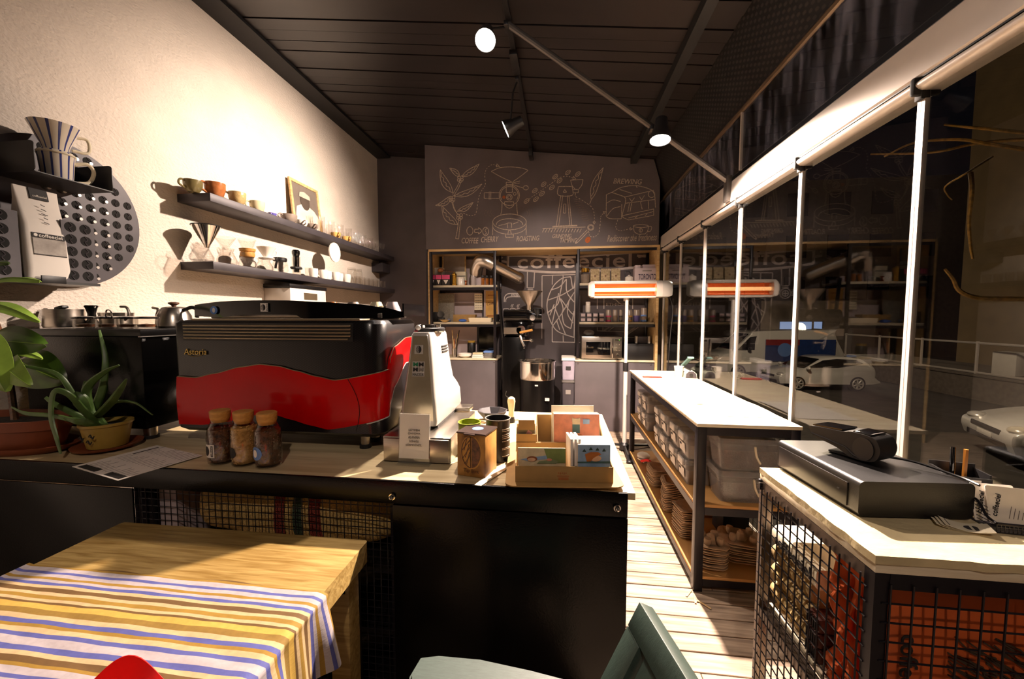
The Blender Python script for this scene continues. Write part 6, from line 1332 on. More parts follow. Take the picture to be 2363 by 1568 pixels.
for k, ln in enumerate((((205, 970, 1.38, .016), (235, 900, 1.40, .013), (243, 830, 1.42, .010), (229, 762, 1.44, .004)), ((205, 965, 1.36, .02), (190, 925, 1.34, .022), (172, 912, 1.33, .016), (162, 908, 1.33, .004)), ((210, 965, 1.36, .018), (200, 900, 1.36, .016), (240, 860, 1.36, .010), (275, 843, 1.36, .004)), ((215, 970, 1.36, .018), (255, 930, 1.34, .018), (280, 895, 1.33, .012), (292, 875, 1.33, .004)), ((220, 968, 1.37, .012), (260, 930, 1.38, .011), (310, 930, 1.38, .010), (352, 958, 1.38, .005)), ((195, 950, 1.32, .012), (160, 912, 1.27, .010), (125, 905, 1.25, .011), (118, 960, 1.24, .011), (130, 1010, 1.23, .009), (140, 1048, 1.23, .005)), ((185, 945, 1.32, .012), (140, 870, 1.30, .008), (80, 850, 1.29, .007), (38, 844, 1.28, .003)), ((190, 965, 1.33, .012), (130, 935, 1.30, .010), (105, 918, 1.30, .006)), ((190, 975, 1.30, .012), (120, 960, 1.27, .009), (60, 955, 1.25, .008), (26, 940, 1.25, .003)), ((200, 975, 1.29, .014), (175, 972, 1.27, .014), (148, 965, 1.26, .005)), ((210, 960, 1.40, .014), (240, 900, 1.42, .013), (236, 870, 1.43, .004)), ((205, 962, 1.42, .014), (198, 900, 1.43, .012), (196, 880, 1.43, .004)))):
    pts = smooth([P0(u, v, y) for u, v, y, r in ln], 6); rs = []; n = len(pts); R_ = [q[3] for q in ln]
    for i in range(n): f = i/(n-1)*(len(R_)-1); j = min(int(f), len(R_)-2); rs.append(R_[j]+(R_[j+1]-R_[j])*(f-j))
    pts[0] = Vector((pts[0].x*.3, pts[0].y*.3, .09)); m = MB(); m.tube(pts, rs, 8, flat=.45); obj('leaf', m, M['aloe'], t)
# broad-leaved plant in a terracotta pot
bx, by = -2.25, 1.325
EL = Matrix.Diagonal((1.3, .56, 1, 1))
t = thing('rubber_plant', 'broad glossy-leaved plant in a large terracotta pot at the far left', 'potted plant', (bx, by, CT))
m = MB(); m.lathe([(.19, .001), (.22, .02), (.225, .03), (.21, .03), (.18, .01), (0, .01)], seg=40, mtx=EL); obj('saucer', m, M['terra'], t)
m = MB(); m.lathe([(.165, .012), (.195, .095), (.205, .097), (.208, .135), (.19, .135), (.18, .1), (0, .1)], seg=40, mtx=EL); obj('pot', m, M['terra'], t)
m = MB(); m.lathe([(.184, .105), (.1, .118), (0, .12)], seg=30, mtx=EL); obj('soil', m, M['soil'], t)
def P1(u, v, y): return P(u, v, y=y)-Vector((bx, by, CT))
m = MB()
m.tube(smooth([(.02, 0, .11), P1(25, 900, 1.37), P1(8, 800, 1.34), P1(-30, 700, 1.3), P1(-60, 640, 1.28)], 5), .012, 8); m.tube(smooth([P1(20, 890, 1.37), P1(15, 830, 1.33), P1(20, 822, 1.3)], 4), .006, 6); obj('stem', m, M['bean'], t)
def bigleaf(b, q, w, nrm, mm='leaf', cup=.25, fold=.15, droop=0.0):
    b, q = Vector(b), Vector(q); d = q-b; nr = Vector(nrm).normalized(); s = d.cross(nr).normalized(); L = d.length
    def fn(u, v, k):
        wd = w*math.sin(PI*min(1, u*.98+.01))**.62*(1-.25*u); vv = 2*v-1
        return b+d*u+s*wd*vv+nr*(-abs(vv)*fold*w+math.sin(PI*u)*cup*L*.3-droop*u*u*L)
    m = MB(); m.grid(fn, 18, 8, .0015); lf = obj('leaf', m, M[mm], t)
    m = MB(); m.tube([fn(i/14, .5, 0)+nr*.001 for i in range(15)], [.003-.002*i/14 for i in range(15)], 5); obj('midrib', m, M['leafl'], lf)
n0 = (.35, -.8, .5)
bigleaf(P1(-45, 665, 1.27), P1(92, 648, 1.24), .045, (.1, -.35, .95), 'leafl')
bigleaf(P1(-40, 618, 1.27), P1(20, 608, 1.25), .03, (.2, -.6, .8), 'leaf')
bigleaf(P1(-50, 700, 1.26), P1(90, 742, 1.22), .035, (.1, -.45, .9), 'leafl')
bigleaf(P1(-40, 790, 1.30), P1(102, 795, 1.30), .08, (.15, -.9, .35), 'leaf')
bigleaf(P1(-40, 760, 1.24), P1(14, 905, 1.22), .07, (.4, -.9, .1), 'leafl')
bigleaf(P1(20, 822, 1.30), P1(68, 890, 1.24), .055, (-.1, -.9, .4), 'leafl', .5)
bigleaf(P1(30, 815, 1.31), P1(97, 828, 1.28), .025, (.1, -.3, .95), 'leafl')
bigleaf(P1(40, 830, 1.36), P1(145, 880, 1.36), .09, (.1, -.9, .3), 'leaf')
# tall black appliance carrying jugs
ax0, ax1 = -2.40, P(328, 850, y=1.47).x
t = thing('black_appliance', 'tall matt black appliance on steel feet beside the espresso machine', 'appliance', ((ax0+ax1)/2, 1.47, CT)); aw = ax1-ax0; ah = .488
m = MB(); m.lo((-aw/2, .004, .05), (aw/2, .50, ah-.03), .004); obj('body', m, M['satin'], t)
m = MB(); m.lo((-aw/2-.004, -.004, ah-.029), (aw/2+.006, .51, ah), .003); obj('top', m, M['blackp'], t)
m = MB(); m.lo((aw/2-.004, -.006, ah-.032), (aw/2+.008, .51, ah-.029)); obj('edge_strip', m, M['silver'], t)
for x in (-aw/2+.05, aw/2-.03):
    for y in (.045, .45): m = MB(); m.lathe([(.024, .012), (.026, .05)], (x, y, 0), 20); f = obj('foot', m, M['steel'], t); m = MB(); m.lathe([(.03, .0), (.03, .013)], (x, y, 0), 20); obj('rubber_foot', m, M['rubber'], f)
AZ = CT+ah+.0005
def ax(u, y): return P(u, 745, y=y).x
t = thing('steel_pitcher', 'polished steel milk pitcher at the left of the black appliance', 'pitcher', (ax(150, 1.66), 1.66, AZ))
m = MB(); m.lathe([(.072, .001), (.076, .01), (.072, .06), (.072, .092), (.069, .092), (.069, .01), (0, .006)], seg=32); obj('body', m, M['steel'], t)
m = MB(); m.loft([[(-.066, -.02, .05), (-.066, .02, .05), (-.068, 0, .04)], [(-.11, -.008, .096), (-.11, .008, .096), (-.108, 0, .086)]]); obj('spout', m, M['chrome'], t)
m = MB(); m.box((.005, 0, .100), (.05, .03, .016), .0, .006, mtx=Matrix.Rotation(-.2, 4, 'Y')); obj('handle', m, M['blackp'], t)
t = thing('coffee_tamper', 'black waisted coffee tamper behind the lidded jars', 'tamper', (ax(213, 1.72), 1.72, AZ))
m = MB(); m.lathe([(.03, .001), (.03, .02), (.018, .04), (.016, .07), (.022, .095), (.028, .108), (.024, .112)], seg=24); obj('handle', m, M['blackg'], t)
m = MB(); m.lathe([(.0305, .0), (.0305, .019)], seg=24); obj('base', m, M['steel'], t)
t = thing('steel_sieve_ring', 'wide steel ring with curved spout behind the lidded jars', 'jug', (ax(270, 1.74), 1.74, AZ))
m = MB(); m.lathe([(.06, .001), (.066, .06), (.068, .075), (.062, .075), (.058, .006), (0, .006)], seg=28); obj('bowl', m, M['steel'], t)
m = MB(); m.tube(smooth([(.05, -.01, .03), (.085, -.01, .06), (.075, -.01, .10), (.04, -.01, .105)], 5), .006, 8); obj('spout', m, M['steel'], t)
for k, (u, y, lab) in enumerate(((196, 1.56, 'leftmost'), (248, 1.56, 'second'), (292, 1.55, 'third'), (338, 1.56, 'rightmost'))):
    t = thing('lidded_jar', '%s of the low glass jars with black lids on the black appliance' % lab, 'jar', (ax(u, y), y, AZ), 0, 'low lidded glass jars')
    m = MB(); m.lathe([(.036, .001), (.04, .006), (.04, .045), (.037, .045), (.037, .008), (0, .006)], seg=24); obj('jar', m, M['jarglass'], t)
    m = MB(); m.lathe([(.041, .0455), (.046, .048), (.046, .053), (.03, .057), (.0, .058)], seg=24); obj('lid', m, M['blackg'], t)
    if k == 1: m = MB(); m.tube(smooth([(-.01, 0, .055), (.0, 0, .085), (.02, 0, .08), (.025, 0, .055)], 4), .003, 6); obj('wire_handle', m, M['chrome'], t)
    m = MB(); m.lathe([(.03, .0085), (.034, .02), (.0, .024)], seg=18); obj('contents', m, M['bean'], t)
t = thing('gooseneck_kettle', 'brushed steel kettle with a dark knob beside the machine guard', 'kettle', (ax(403, 1.72), 1.72, AZ))
m = MB(); m.lathe([(.07, .001), (.075, .01), (.068, .06), (.05, .095), (.045, .1), (.03, .104)], seg=32); obj('body', m, M['steel'], t)
m = MB(); m.lathe([(.008, .103), (.01, .11), (.022, .118), (.022, .124), (.01, .127)], seg=20); obj('knob', m, M['bean'], t)
m = MB(); m.tube(smooth([(.05, 0, .085), (.10, 0, .10), (.13, 0, .085), (.125, 0, .05)], 5), .009, 8); obj('handle', m, M['blackp'], t)
m = MB(); m.tube(smooth([(-.068, 0, .02), (-.1, .0, .05), (-.09, 0, .09), (-.12, 0, .10)], 5), .006, 8); obj('spout', m, M['steel'], t)

# ================================================================== PACKING BENCH BY THE GLASS
BX0, BX1, BY0, BY1 = .706, 1.194, 2.065, 4.0
t = thing('packing_bench', 'long black-framed packing bench with pale top along the glass wall', 'bench', (BX0, BY0, 0))
W_, L_ = BX1-BX0, BY1-BY0
m = MB(); m.lo((-.008, -.012, .882), (W_, L_, .90), .002); obj('top', m, M['ply'], t)
for x in (0, W_-.045):
    for y in (0, L_-.045): m = MB(); m.lo((x, y, 0), (x+.045, y+.045, .881), .002); obj('leg', m, M['black'], t)
m = MB()
for z0, z1 in ((.836, .8805), (.415, .455), (.03, .068)):
    m.lo((.046, .002, z0), (W_-.046, .04, z1)); m.lo((.046, L_-.04, z0), (W_-.046, L_-.002, z1)); m.lo((.002, .046, z0), (.04, L_-.046, z1)); m.lo((W_-.04, .046, z0), (W_-.002, L_-.046, z1))
obj('rail', m, M['black'], t)
for z in (.472, .085):
    m = MB(); m.lo((.003, .003, z-.016), (W_-.003, L_-.003, z), .001); obj('shelf_board', m, M['mdf'], t)
m = MB()
for k in range(12): m.cyl((W_-.012, .06+.05*k, .09), (W_-.012, .06+.05*k, .836), .0018, seg=5)
for k in range(15): m.cyl((W_-.012, .05, .10+.05*k), (W_-.012, .62, .10+.05*k), .0018, seg=5)
obj('wire_mesh', m, M['black'], t)
SM, SLW = .4722, .0852
nm = ('first', 'second', 'third', 'fourth', 'fifth', 'sixth')
for c, y in enumerate((2.375, 2.56, 2.79, 2.98, 3.42, 3.62)):
    for r in range(2):
        t = thing('latch_box', '%s latch-lid box from the near end in the %s row on the bench shelf' % (nm[c], ('lower', 'upper')[r]), 'container', (BX0+.145, y, SM+.1475*r), 0, 'clear latch boxes on the bench shelf')
        m = MB(); m.loft([[(a, b, .001) for a, b in rrect(-.115, .115, -.072, .072, .015, 3)], [(a, b, .118) for a, b in rrect(-.125, .125, -.082, .082, .018, 3)]]); obj('tub', m, M['poly'], t)
        m = MB(); m.loft([[(a, b, .004) for a, b in rrect(-.108, .108, -.066, .066, .012, 3)], [(a, b, .08) for a, b in rrect(-.112, .112, -.07, .07, .012, 3)]]); obj('coffee_packs', m, M['greyc'], t)
        m = MB(); m.loft([[(a, b, .119) for a, b in rrect(-.13, .13, -.087, .087, .02, 3)], [(a, b, .146) for a, b in rrect(-.126, .126, -.083, .083, .02, 3)]]); obj('lid', m, M['poly'], t)
        m = MB(); m.box((-.131, 0, .122), (.014, .09, .04), 0, .005); obj('latch', m, M['whitep'], t)
        m = MB(); m.loft([[(-.1235, -.05, .03), (-.1235, .05, .03), (-.1285, .05, .085), (-.1285, -.05, .085)], [(-.1225, -.05, .03), (-.1225, .05, .03), (-.1275, .05, .085), (-.1275, -.05, .085)]]); lb = obj('label_card', m, M['paper'], t)
        m = MB(); m.box((-.1289, .02, .072), (.001, .03, .012)); obj('label_mark', m, M['ink'], lb)
for r in range(2):
    t = thing('large_tub', '%s large clear tub of dark beans at the near end of the bench' % ('lower', 'upper')[r], 'container', (1.0, 2.185, SM+.172*r), 0, 'large tubs on the bench shelf')
    m = MB(); m.loft([[(a, b, .001) for a, b in rrect(-.155, .155, -.075, .075, .02, 3)], [(a, b, .14) for a, b in rrect(-.17, .17, -.085, .085, .02, 3)]]); obj('tub', m, M['poly'], t)
    m = MB(); m.loft([[(a, b, .005) for a, b in rrect(-.15, .15, -.07, .07, .02, 3)], [(a, b, .105) for a, b in rrect(-.16, .16, -.077, .077, .02, 3)]]); obj('coffee_beans', m, M['beanb'], t)
    m = MB(); m.loft([[(a, b, .141) for a, b in rrect(-.175, .175, -.09, .09, .02, 3)], [(a, b, .17) for a, b in rrect(-.172, .172, -.087, .087, .02, 3)]]); obj('lid', m, M['poly'], t)
    m = MB(); m.tube(smooth([(.0, -.087, .13), (.01, -.083, .08), (.03, -.08, .04)], 4), .006, 5); obj('label_strip', m, M['cream'], t)
def carrier_stack(name, label, x, y, n, rx, ry, lift, rz, seed, single_cup=False, group='paper pulp stacks under the bench'):
    t = thing(name, label, 'carrier stack', (x, y, SLW), rz, group); rnd = random.Random(seed)
    for k in range(n):
        dx, dy, a = rnd.uniform(-.006, .006), rnd.uniform(-.006, .006), rnd.uniform(-.06, .06); z = .001+lift*k
        m = MB(); o = rrect(-rx, rx, -ry, ry, min(rx, ry)*.55, 5); i_ = rrect(-rx*.78, rx*.78, -ry*.78, ry*.78, min(rx, ry)*.4, 5); wv = [.006*math.sin(4*math.atan2(b, a2)+seed) for a2, b in o]
        m.loft([[(a2*.7, b*.7, z) for a2, b in i_], [(a2, b, z+lift*.8) for a2, b in i_], [(a2, b, z+lift*1.0+w) for (a2, b), w in zip(o, wv)], [(a2, b, z+lift*1.0+.004+w) for (a2, b), w in zip(o, wv)], [(a2*.97, b*.97, z+lift*1.0+.006) for a2, b in i_], [(a2*.66, b*.66, z+lift*.35) for a2, b in i_]])
        bmesh.ops.transform(m.bm, matrix=Matrix.Translation((dx, dy, 0)) @ Matrix.Rotation(a, 4, 'Z'), verts=m.bm.verts[:])
        obj('carrier', m, M['kraftd'], t)
    if not single_cup:
        m = MB(); z = lift*n
        for sx in (-1, 1):
            for sy in (-1, 1): m.lathe([(.012, z-.002), (.02, z+.02), (.018, z+.04), (.004, z+.045)], (sx*rx*.45, sy*ry*.45, 0), 10)
        m.lathe([(.03, z-.002), (.02, z+.04), (.006, z+.05)], (0, 0, 0), 6); obj('divider', m, M['kraftd'], t)
    return t
carrier_stack('pulp_sleeves', 'flat pile of paper sleeves farthest along the bench floor shelf', .80, 3.22, 12, .07, .10, .011, .1, 1, True)
carrier_stack('pulp_sleeves', 'tall leaning pile of paper sleeves in the middle of the bench floor shelf', .80, 2.80, 17, .07, .095, .012, -.1, 2, True)
carrier_stack('pulp_sleeves', 'untidy pile of paper sleeves nearest the front leg of the bench', .80, 2.48, 14, .065, .085, .012, .2, 3, True)
carrier_stack('cup_carrier', 'stack of pulp cup carriers just behind the near leg', .83, 2.18, 9, .075, .075, .014, .1, 4)
carrier_stack('cup_carrier', 'wide stack of pulp cup carriers at the window side of the bench', 1.02, 2.26, 8, .11, .095, .014, -.2, 5)
t = thing('kraft_box_stack', 'flat kraft cartons stacked behind the cup carriers under the bench', 'cartons', (.98, 2.80, SLW))
for k in range(6): m = MB(); m.box((.004*(k % 3), 0, .018+.034*k), (.25, .22, .032), 0, .002); obj('carton', m, M['kraft'], t)
single('blue_black_crate', MB().lo((1.0, 2.45, SLW), (1.15, 2.62, SLW+.26), .004), mat('blue_black_plastic', H('232a33'), .4), 'dark blue crate beside the kraft cartons under the bench', 'crate')
t = thing('red_scissors', 'red-handled tool lying at the far end of the bench floor shelf', 'tool', (.78, 3.52, SLW), .3)
m = MB(); m.tube(smooth([(0, -.12, .02), (.02, 0, .07), (.0, .1, .03)], 6), .012, 8); m.tube(smooth([(.05, -.12, .02), (.03, 0, .06), (.06, .1, .03)], 6), .012, 8); obj('handle', m, M['redp'], t); m = MB(); m.box((.03, .14, .02), (.03, .12, .01)); obj('blade', m, M['steel'], t)
single('white_rag', MB().ell((0, 0, .03), (.06, .08, .03)), M['paper'], 'crumpled white cloth behind the red-handled tool', 'cloth', (.80, 3.76, SLW))
t = thing('black_clamp', 'black clamp with a red tip beside the white cloth', 'tool', (.92, 3.55, SLW)); m = MB(); m.tube(smooth([(-.05, -.1, .02), (0, .0, .06), (.04, .1, .03)], 5), .012, 8); obj('body', m, M['blackp'], t); m = MB(); m.ell((.045, .11, .03), (.03, .03, .025)); obj('tip', m, M['redp'], t)
# on the bench
p = P(1588, 868, z=.9)
t = thing('bag_sealer', 'grey hand-press bag sealer with its arm raised on the bench', 'bag sealer', (P(1590, 868, z=.9).x-.02, P(1590, 868, z=.9).y, .9005), -.05)
m = MB(); m.loft([[(a, y, b) for a, b in ((-.05, 0), (.05, 0), (.045, .04), (.02, .062), (-.02, .062), (-.045, .04))] for y in (-.14, .18)]); obj('body', m, mat('pale_green_grey', H('a9aa98'), .4), t)
m = MB(); m.loft([[(a, -.1405, b) for a, b in ((-.045, .003), (.045, .003), (.04, .038), (.018, .058), (-.018, .058), (-.04, .038))], [(a, -.146, b) for a, b in ((-.045, .003), (.045, .003), (.04, .038), (.018, .058), (-.018, .058), (-.04, .038))]]); fp = obj('end_cap', m, M['dgrey'], t)
m = MB(); m.cyl((0, -.146, .026), (0, -.149, .026), .016, seg=18); obj('dial', m, M['blackp'], fp)
m = MB(); m.loft([[(a, .15+.0*b, b) for a, b in ((-.015, .062), (.015, .062), (.015, .085), (-.015, .085))], [(a, -.10, b) for a, b in ((-.015, .165), (.015, .165), (.015, .185), (-.015, .185))]]); m.box((0, -.11, .176), (.05, .04, .018), 0, .005); obj('press_arm', m, mat('sealer_arm', H('5d7c78'), .4), t)
m = MB(); m.lo((-.006, -.12, .0625), (.006, .14, .066)); obj('sealing_strip', m, M['blackp'], t)
p = P(1560, 858, z=.9); single('white_cup', MB().lathe([(.03, .0), (.042, .095), (.040, .095), (.028, .004), (0, .004)], seg=24), M['whitep'], 'plain white cup standing behind the bag sealer', 'cup', (1.06, 3.62, .9005))
p = P(1505, 871, z=.905); single('red_notebook', MB().box((0, 0, .006), (.16, .045, .011), .0, .002), mat('dark_red_cover', H('7a2b26'), .5), 'narrow dark red notebook at the far end of the bench', 'notebook', (p.x+.0, p.y, .9005))
t = single('order_sheet', MB().grid(lambda u, v, k: Vector((.30*(u-.5), .42*(v-.5), .001+.012*max(0, u-.85)*4*math.sin(3*v))), 10, 8, .0008), M['paper'], 'loose paper sheets at the glass edge of the bench', 'paper', (1.03, 2.42, .9015))
single('offcut', MB().box((0, 0, .002), (.05, .006, .003), .3), M['cream'], 'tiny paper offcut near the front of the bench top', 'paper', (.86, 2.5, .9005))
for k, (u, v, a, lab) in enumerate(((1590, 1370, .9, 'wooden stirrer on the floor left of the bench leg'), (1603, 1383, 1.4, 'second wooden stirrer on the floor against the bench leg'), (1625, 1397, 2.3, 'wooden stirrer on the floor right of the bench leg'))):
    p = P(u, v, z=0); single('wooden_stirrer', MB().box((0, 0, .002), (.07, .009, .002), a, .0005), M['pine'], lab, 'stirrer', (p.x, p.y, 0.0005))

# ================================================================== TILL COUNTER, FRONT RIGHT
TX0, TX1, TY0, TY1, TZ = .70, 1.19, .925, 1.43, .92
t = thing('till_counter', 'steel-framed wire cage counter with a chipped pale top at the right', 'counter', (TX0, TY0, 0)); w, l = TX1-TX0, TY1-TY0
m = MB(); rnd = random.Random(5)
ed = [(0, 0)]+[(w*k/16, rnd.uniform(-.003, .002)) for k in range(1, 16)]+[(w, 0), (w, l)]+[(w*k/10, l) for k in range(9, 0, -1)]+[(0, l)]+[(rnd.uniform(-.003, .002), l*k/16) for k in range(15, 0, -1)]
m.prism(ed, (-.004, -.004, TZ-.019), (1, 0, 0), (0, 1, 0), (0, 0, 1), .019); obj('top', m, M['travertine'], t)
m = MB(); m.lo((.0, .0, TZ-.042), (w, l, TZ-.0205), .001); obj('under_board', m, M['ply'], t)
raw = mat('raw_steel', H('6e6259'), .4, .75, var=.25, vs=14)
z1 = TZ-.043
m = MB(); m.lo((0, .03, z1-.032), (.03, l, z1)); m.lo((0, .03, .02), (.03, l, .05)); m.lo((0, l-.03, .05), (.03, l, z1-.033)); m.lo((.0, .031, .40), (.028, l-.031, .43)); obj('side_frame', m, raw, t)
m = MB(); m.lo((0, 0, 0), (.03, .029, z1)); m.lo((.031, 0, z1-.035), (w, .029, z1)); m.lo((.031, 0, .02), (w, .029, .05)); m.lo((w-.03, 0, .051), (w, .029, z1-.036)); obj('front_frame', m, M['black'], t)
m = MB(); m.lo((w-.03, l-.03, 0), (w, l, z1)); obj('rear_post', m, M['black'], t)
m = MB()
for k in range(14): y = .035+(l-.06)*k/13; m.tube([(-.004, y, .03), (-.004, y, z1-.02)], .0022, 6)
for k in range(24): z = .04+.036*k; (m.tube([(-.0005, .02, z), (-.0005, l-.005, z)], .0020, 6) if z < z1-.03 else None)
obj('side_mesh', m, M['black'], t)
m = MB()
for k in range(11): x = .03+.045*k; m.tube([(x, -.004, .03), (x, -.004, z1-.02)], .0024, 6)
for k in range(19): z = .045+.045*k; (m.tube([(.015, -.0005, z), (w-.01, -.0005, z)], .0022, 6) if z < z1-.03 else None)
obj('front_mesh', m, M['black'], t)
m = MB(); m.lo((.031, .031, .435), (w-.03, l-.031, .45)); obj('shelf_board', m, M['ply'], t)
m = MB(); m.lo((.031, .031, .06), (w-.03, l-.031, .075)); obj('shelf_board', m, M['ply'], t)
m = MB(); m.lo((-.008, l-.02, z1-.03), (.0, l-.008, z1-.01)); m.ell((-.004, l-.012, z1), (.008, .008, .006)); obj('latch', m, M['blackp'], t)
TS = .4505
k = 0
for r in range(3):
    for c in range(2):
        t = thing('cup_stack', '%s kraft cup sleeve lying in the cage, %s' % (('bottom', 'middle', 'top')[r], ('at the mesh', 'one row behind the mesh')[c]), 'cup stack', (TX0+.075+.072*c, 1.32, TS+.0355+.0685*r), 0, 'kraft cup sleeves in the cage')
        pr = [(0, -.0)]; prof = []
        for j in range(8): prof += [(.0285, .027*j), (.0305, .027*j+.0215), (.034, .027*j+.022), (.034, .027*j+.0265)]
        m = MB(); m.lathe(prof, seg=20, mtx=Matrix.Rotation(PI/2, 4, 'X') @ Matrix.Translation((0, 0, -.108))); obj('cups', m, mat('kraft_cup', H('b59a68'), .7) if k == 0 else bpy.data.materials['kraft_cup'], t); k += 1
t = thing('cream_bag', 'cream paper bag lettered coffeeciel lying on the cup sleeves', 'bag', (TX0+.112, 1.305, TS+.2085)); t.rotation_euler = (0, .0, 0)
m = MB(); m.loft([[(a, -.13, b) for a, b in rrect(-.075, .075, 0, .06, .012, 3)], [(a, .10, b) for a, b in rrect(-.075, .075, 0, .07, .018, 3)], [(a, .125, b) for a, b in rrect(-.07, .07, .02, .03, .004, 3)]]); obj('bag', m, M['cream'], t)
letters('bag_lettering', 'coffeeciel', M['ink'], t, (-.0765, -.01, .032), (0, -1, 0), (0, 0, 1), width=.19, bold=.012, extrude=.0006)
for k in range(3):
    t = thing('leather_box', '%s small dark brown ridged box near the cage post' % ('bottom', 'middle', 'top')[k], 'box', (TX0+.075, 1.178, TS+.001+.046*k), .0, 'brown boxes in the cage')
    m = MB(); m.box((0, 0, .022), (.08, .055, .043), .0, .008); obj('box', m, mat('brown_leather', H('4a1f14'), .45, bump=.3, bs=60) if k == 0 else bpy.data.materials['brown_leather'], t)
    m = MB(); [m.box((-.041, -.022+.009*j, .022), (.003, .003, .034)) for j in range(6)]; obj('ridge', m, M['ink'], t)
def ruffle(u, v, k):
    a = 2*PI*u; r = .034+.016*math.sin(3*a+9*v)+.010*math.sin(7*a-14*v)+.008*math.sin(23*v)
    return Vector((.0+r*math.cos(a), r*math.sin(a)*.85, .40*v))
single('orange_ruffle', MB().grid(ruffle, 60, 70), M['orange'], 'crumpled orange cloth standing in the cage corner', 'cloth', (TX0+.066, .99-.03, TS+.0) if False else (TX0+.15, 1.02, .08), group=None)
m = MB(); m.grid(lambda u, v, k: ruffle(u, v, k)*1.0, 60, 70)
single('orange_ruffle', m, M['orange'], 'gathered orange cloth hanging at the cage post above the brown boxes', 'cloth', (TX0+.088, 1.01-.055+.01, TS) if False else (TX0+.085, 1.085, .0762))
bpy.data.objects['orange_ruffle.001'].location = (TX0+.09, 1.103, TS+.001); bpy.data.objects['orange_ruffle'].location = (TX0+.09, 1.11, .0762)
t = thing('orange_bag', 'large orange bag lettered coffee behind the front mesh', 'bag', (TX0+.245, TY0+.082, TS+.0008))
m = MB(); m.grid(lambda u, v, k: Vector((.185*math.copysign(abs(math.cos(2*PI*u))**.5, math.cos(2*PI*u)), (.042*math.sin(PI*min(1, v*.9+.05))**.5)*math.copysign(abs(math.sin(2*PI*u))**.6, math.sin(2*PI*u)), .385*v+.004*math.sin(9*u+14*v))), 48, 24); obj('bag', m, M['orangebag'], t)
letters('bag_lettering', 'coffeeciel', M['ink'], t, (-.135, -.0445, .16), (0, .0, -1), (1, 0, 0), width=.20, bold=.01)
m = MB(); rnd = random.Random(2)
for k in range(46):
    x = -.06+.19*rnd.random(); z = .17+.10*rnd.random(); m.tube([(x, -.0445, z), (x+.03+.03*rnd.random(), -.0445, z-.02-.015*rnd.random()), (x+.06, -.0445, z-.035)], .0022, 4)
obj('dark_print', m, mat('umber_print', H('3b2b1c'), .8), t)
# the same bag's fellow on the floor shelf of the cage
t = thing('orange_bag', 'second orange bag low in the cage behind the front mesh', 'bag', (TX0+.245, TY0+.088, .0758))
m = MB(); m.grid(lambda u, v, k: Vector((.185*math.copysign(abs(math.cos(2*PI*u))**.6, math.cos(2*PI*u)), .05*math.copysign(abs(math.sin(2*PI*u))**.6, math.sin(2*PI*u)), .33*v+.004*math.sin(9*u+14*v))), 48, 20); obj('bag', m, M['orangebag'], t)

# cash drawer
a, b, c = P(1979, 1196, z=TZ), P(2239, 1204, z=TZ), P(1793, 1080, z=TZ)
dw = .285; dl = (c-a).length; dh = .098
t = thing('cash_drawer', 'low black cash drawer carrying the card terminal', 'cash drawer', (a.x, a.y, TZ), math.atan2(c.y-a.y, c.x-a.x)-PI/2)
m = MB(); m.loft([[(x, y, z) for x, z in rrect(0, dw, .004, dh, .014, 5)] for y in (0, dl)]); obj('case', m, mat('black_textured_steel', H('0c0a0b'), .4, var=.1, bump=.05, bs=300), t)
m = MB(); m.lo((-.003, .035, .016), (.0, dl-.012, dh-.018), .0005); fr = obj('drawer_front', m, mat('black_satin_front', H('151213'), .32), t)
m = MB(); m.lo((-.0036, .06, .05), (-.003, .068, .053)); obj('key_slot', m, M['ink'], fr)
m = MB()
for x in (.03, dw-.03):
    for y in (.03, dl-.03): m.cyl((x, y, 0), (x, y, .006), .012, seg=10)
obj('foot', m, M['rubber'], t)
DZ = TZ+dh+.0005
# card terminal: its screen end points back to the left, the printer end to the right
p0, p1 = P(1905, 1040, z=DZ), P(2035, 1078, z=DZ)
ang = math.atan2(p1.y-p0.y, p1.x-p0.x)
t = thing('card_terminal', 'black card payment terminal resting on the cash drawer', 'card terminal', ((p0.x+p1.x)/2+.012, (p0.y+p1.y)/2+.03, DZ), ang)
m = MB(); prof = [(-.075, .030), (-.082, .040), (-.08, .052), (.0, .056), (.022, .060), (.07, .058), (.085, .045), (.088, .028), (.078, .010), (.05, .004), (.02, .006), (-.005, .016), (-.03, .022)]
m.loft([[(x, y, z) for x, z in [(q.x, q.z) for q in smooth([Vector((a, 0, b)) for a, b in prof]+[Vector((prof[0][0], 0, prof[0][1]))], 3)[:-1]]] for y in (-.04, .04)]); obj('body', m, M['blackp'], t, ang=50)
t.scale = (1.08, 1.05, 1.4)
m = MB(); m.loft([[(-.078, y, .0535), (-.002, y, .0572), (-.002, y, .060), (-.078, y, .056)] for y in (-.036, .036)]); obj('screen', m, M['blackg'], t)
m = MB(); m.lo((.024, -.036, .0596), (.066, .036, .0625), .001); obj('paper_cover', m, M['blackg'], t)
m = MB(); m.cyl((.052, -.0405, .030), (.052, -.043, .030), .024, seg=28); obj('roll_hub', m, mat('terminal_grey', H('2c2826'), .35), t)
m = MB(); m.tube([Vector((x, -.0408, z)) for x, z in ((-.078, .036), (-.03, .03), (.01, .024), (.03, .012), (.055, .006))], .002, 5); obj('side_seam', m, M['ink'], t)
letters('maker_lettering', 'vefa', M['greyink'], t, (.074, -.0, .0553), (0, 1, 0), (-.7, 0, .7), width=.03) if False else None
m = MB(); m.tube(smooth([(.06, .02, .012), (.12, .05, .012), (.20, .06, .004), (.24, .04, .003)], 6), .0025, 6); obj('cable', m, M['blackp'], t)
m = MB(); m.box((.0, -.0, .0025), (.08, .05, .004), 0, .001); obj('foot', m, M['rubber'], t)
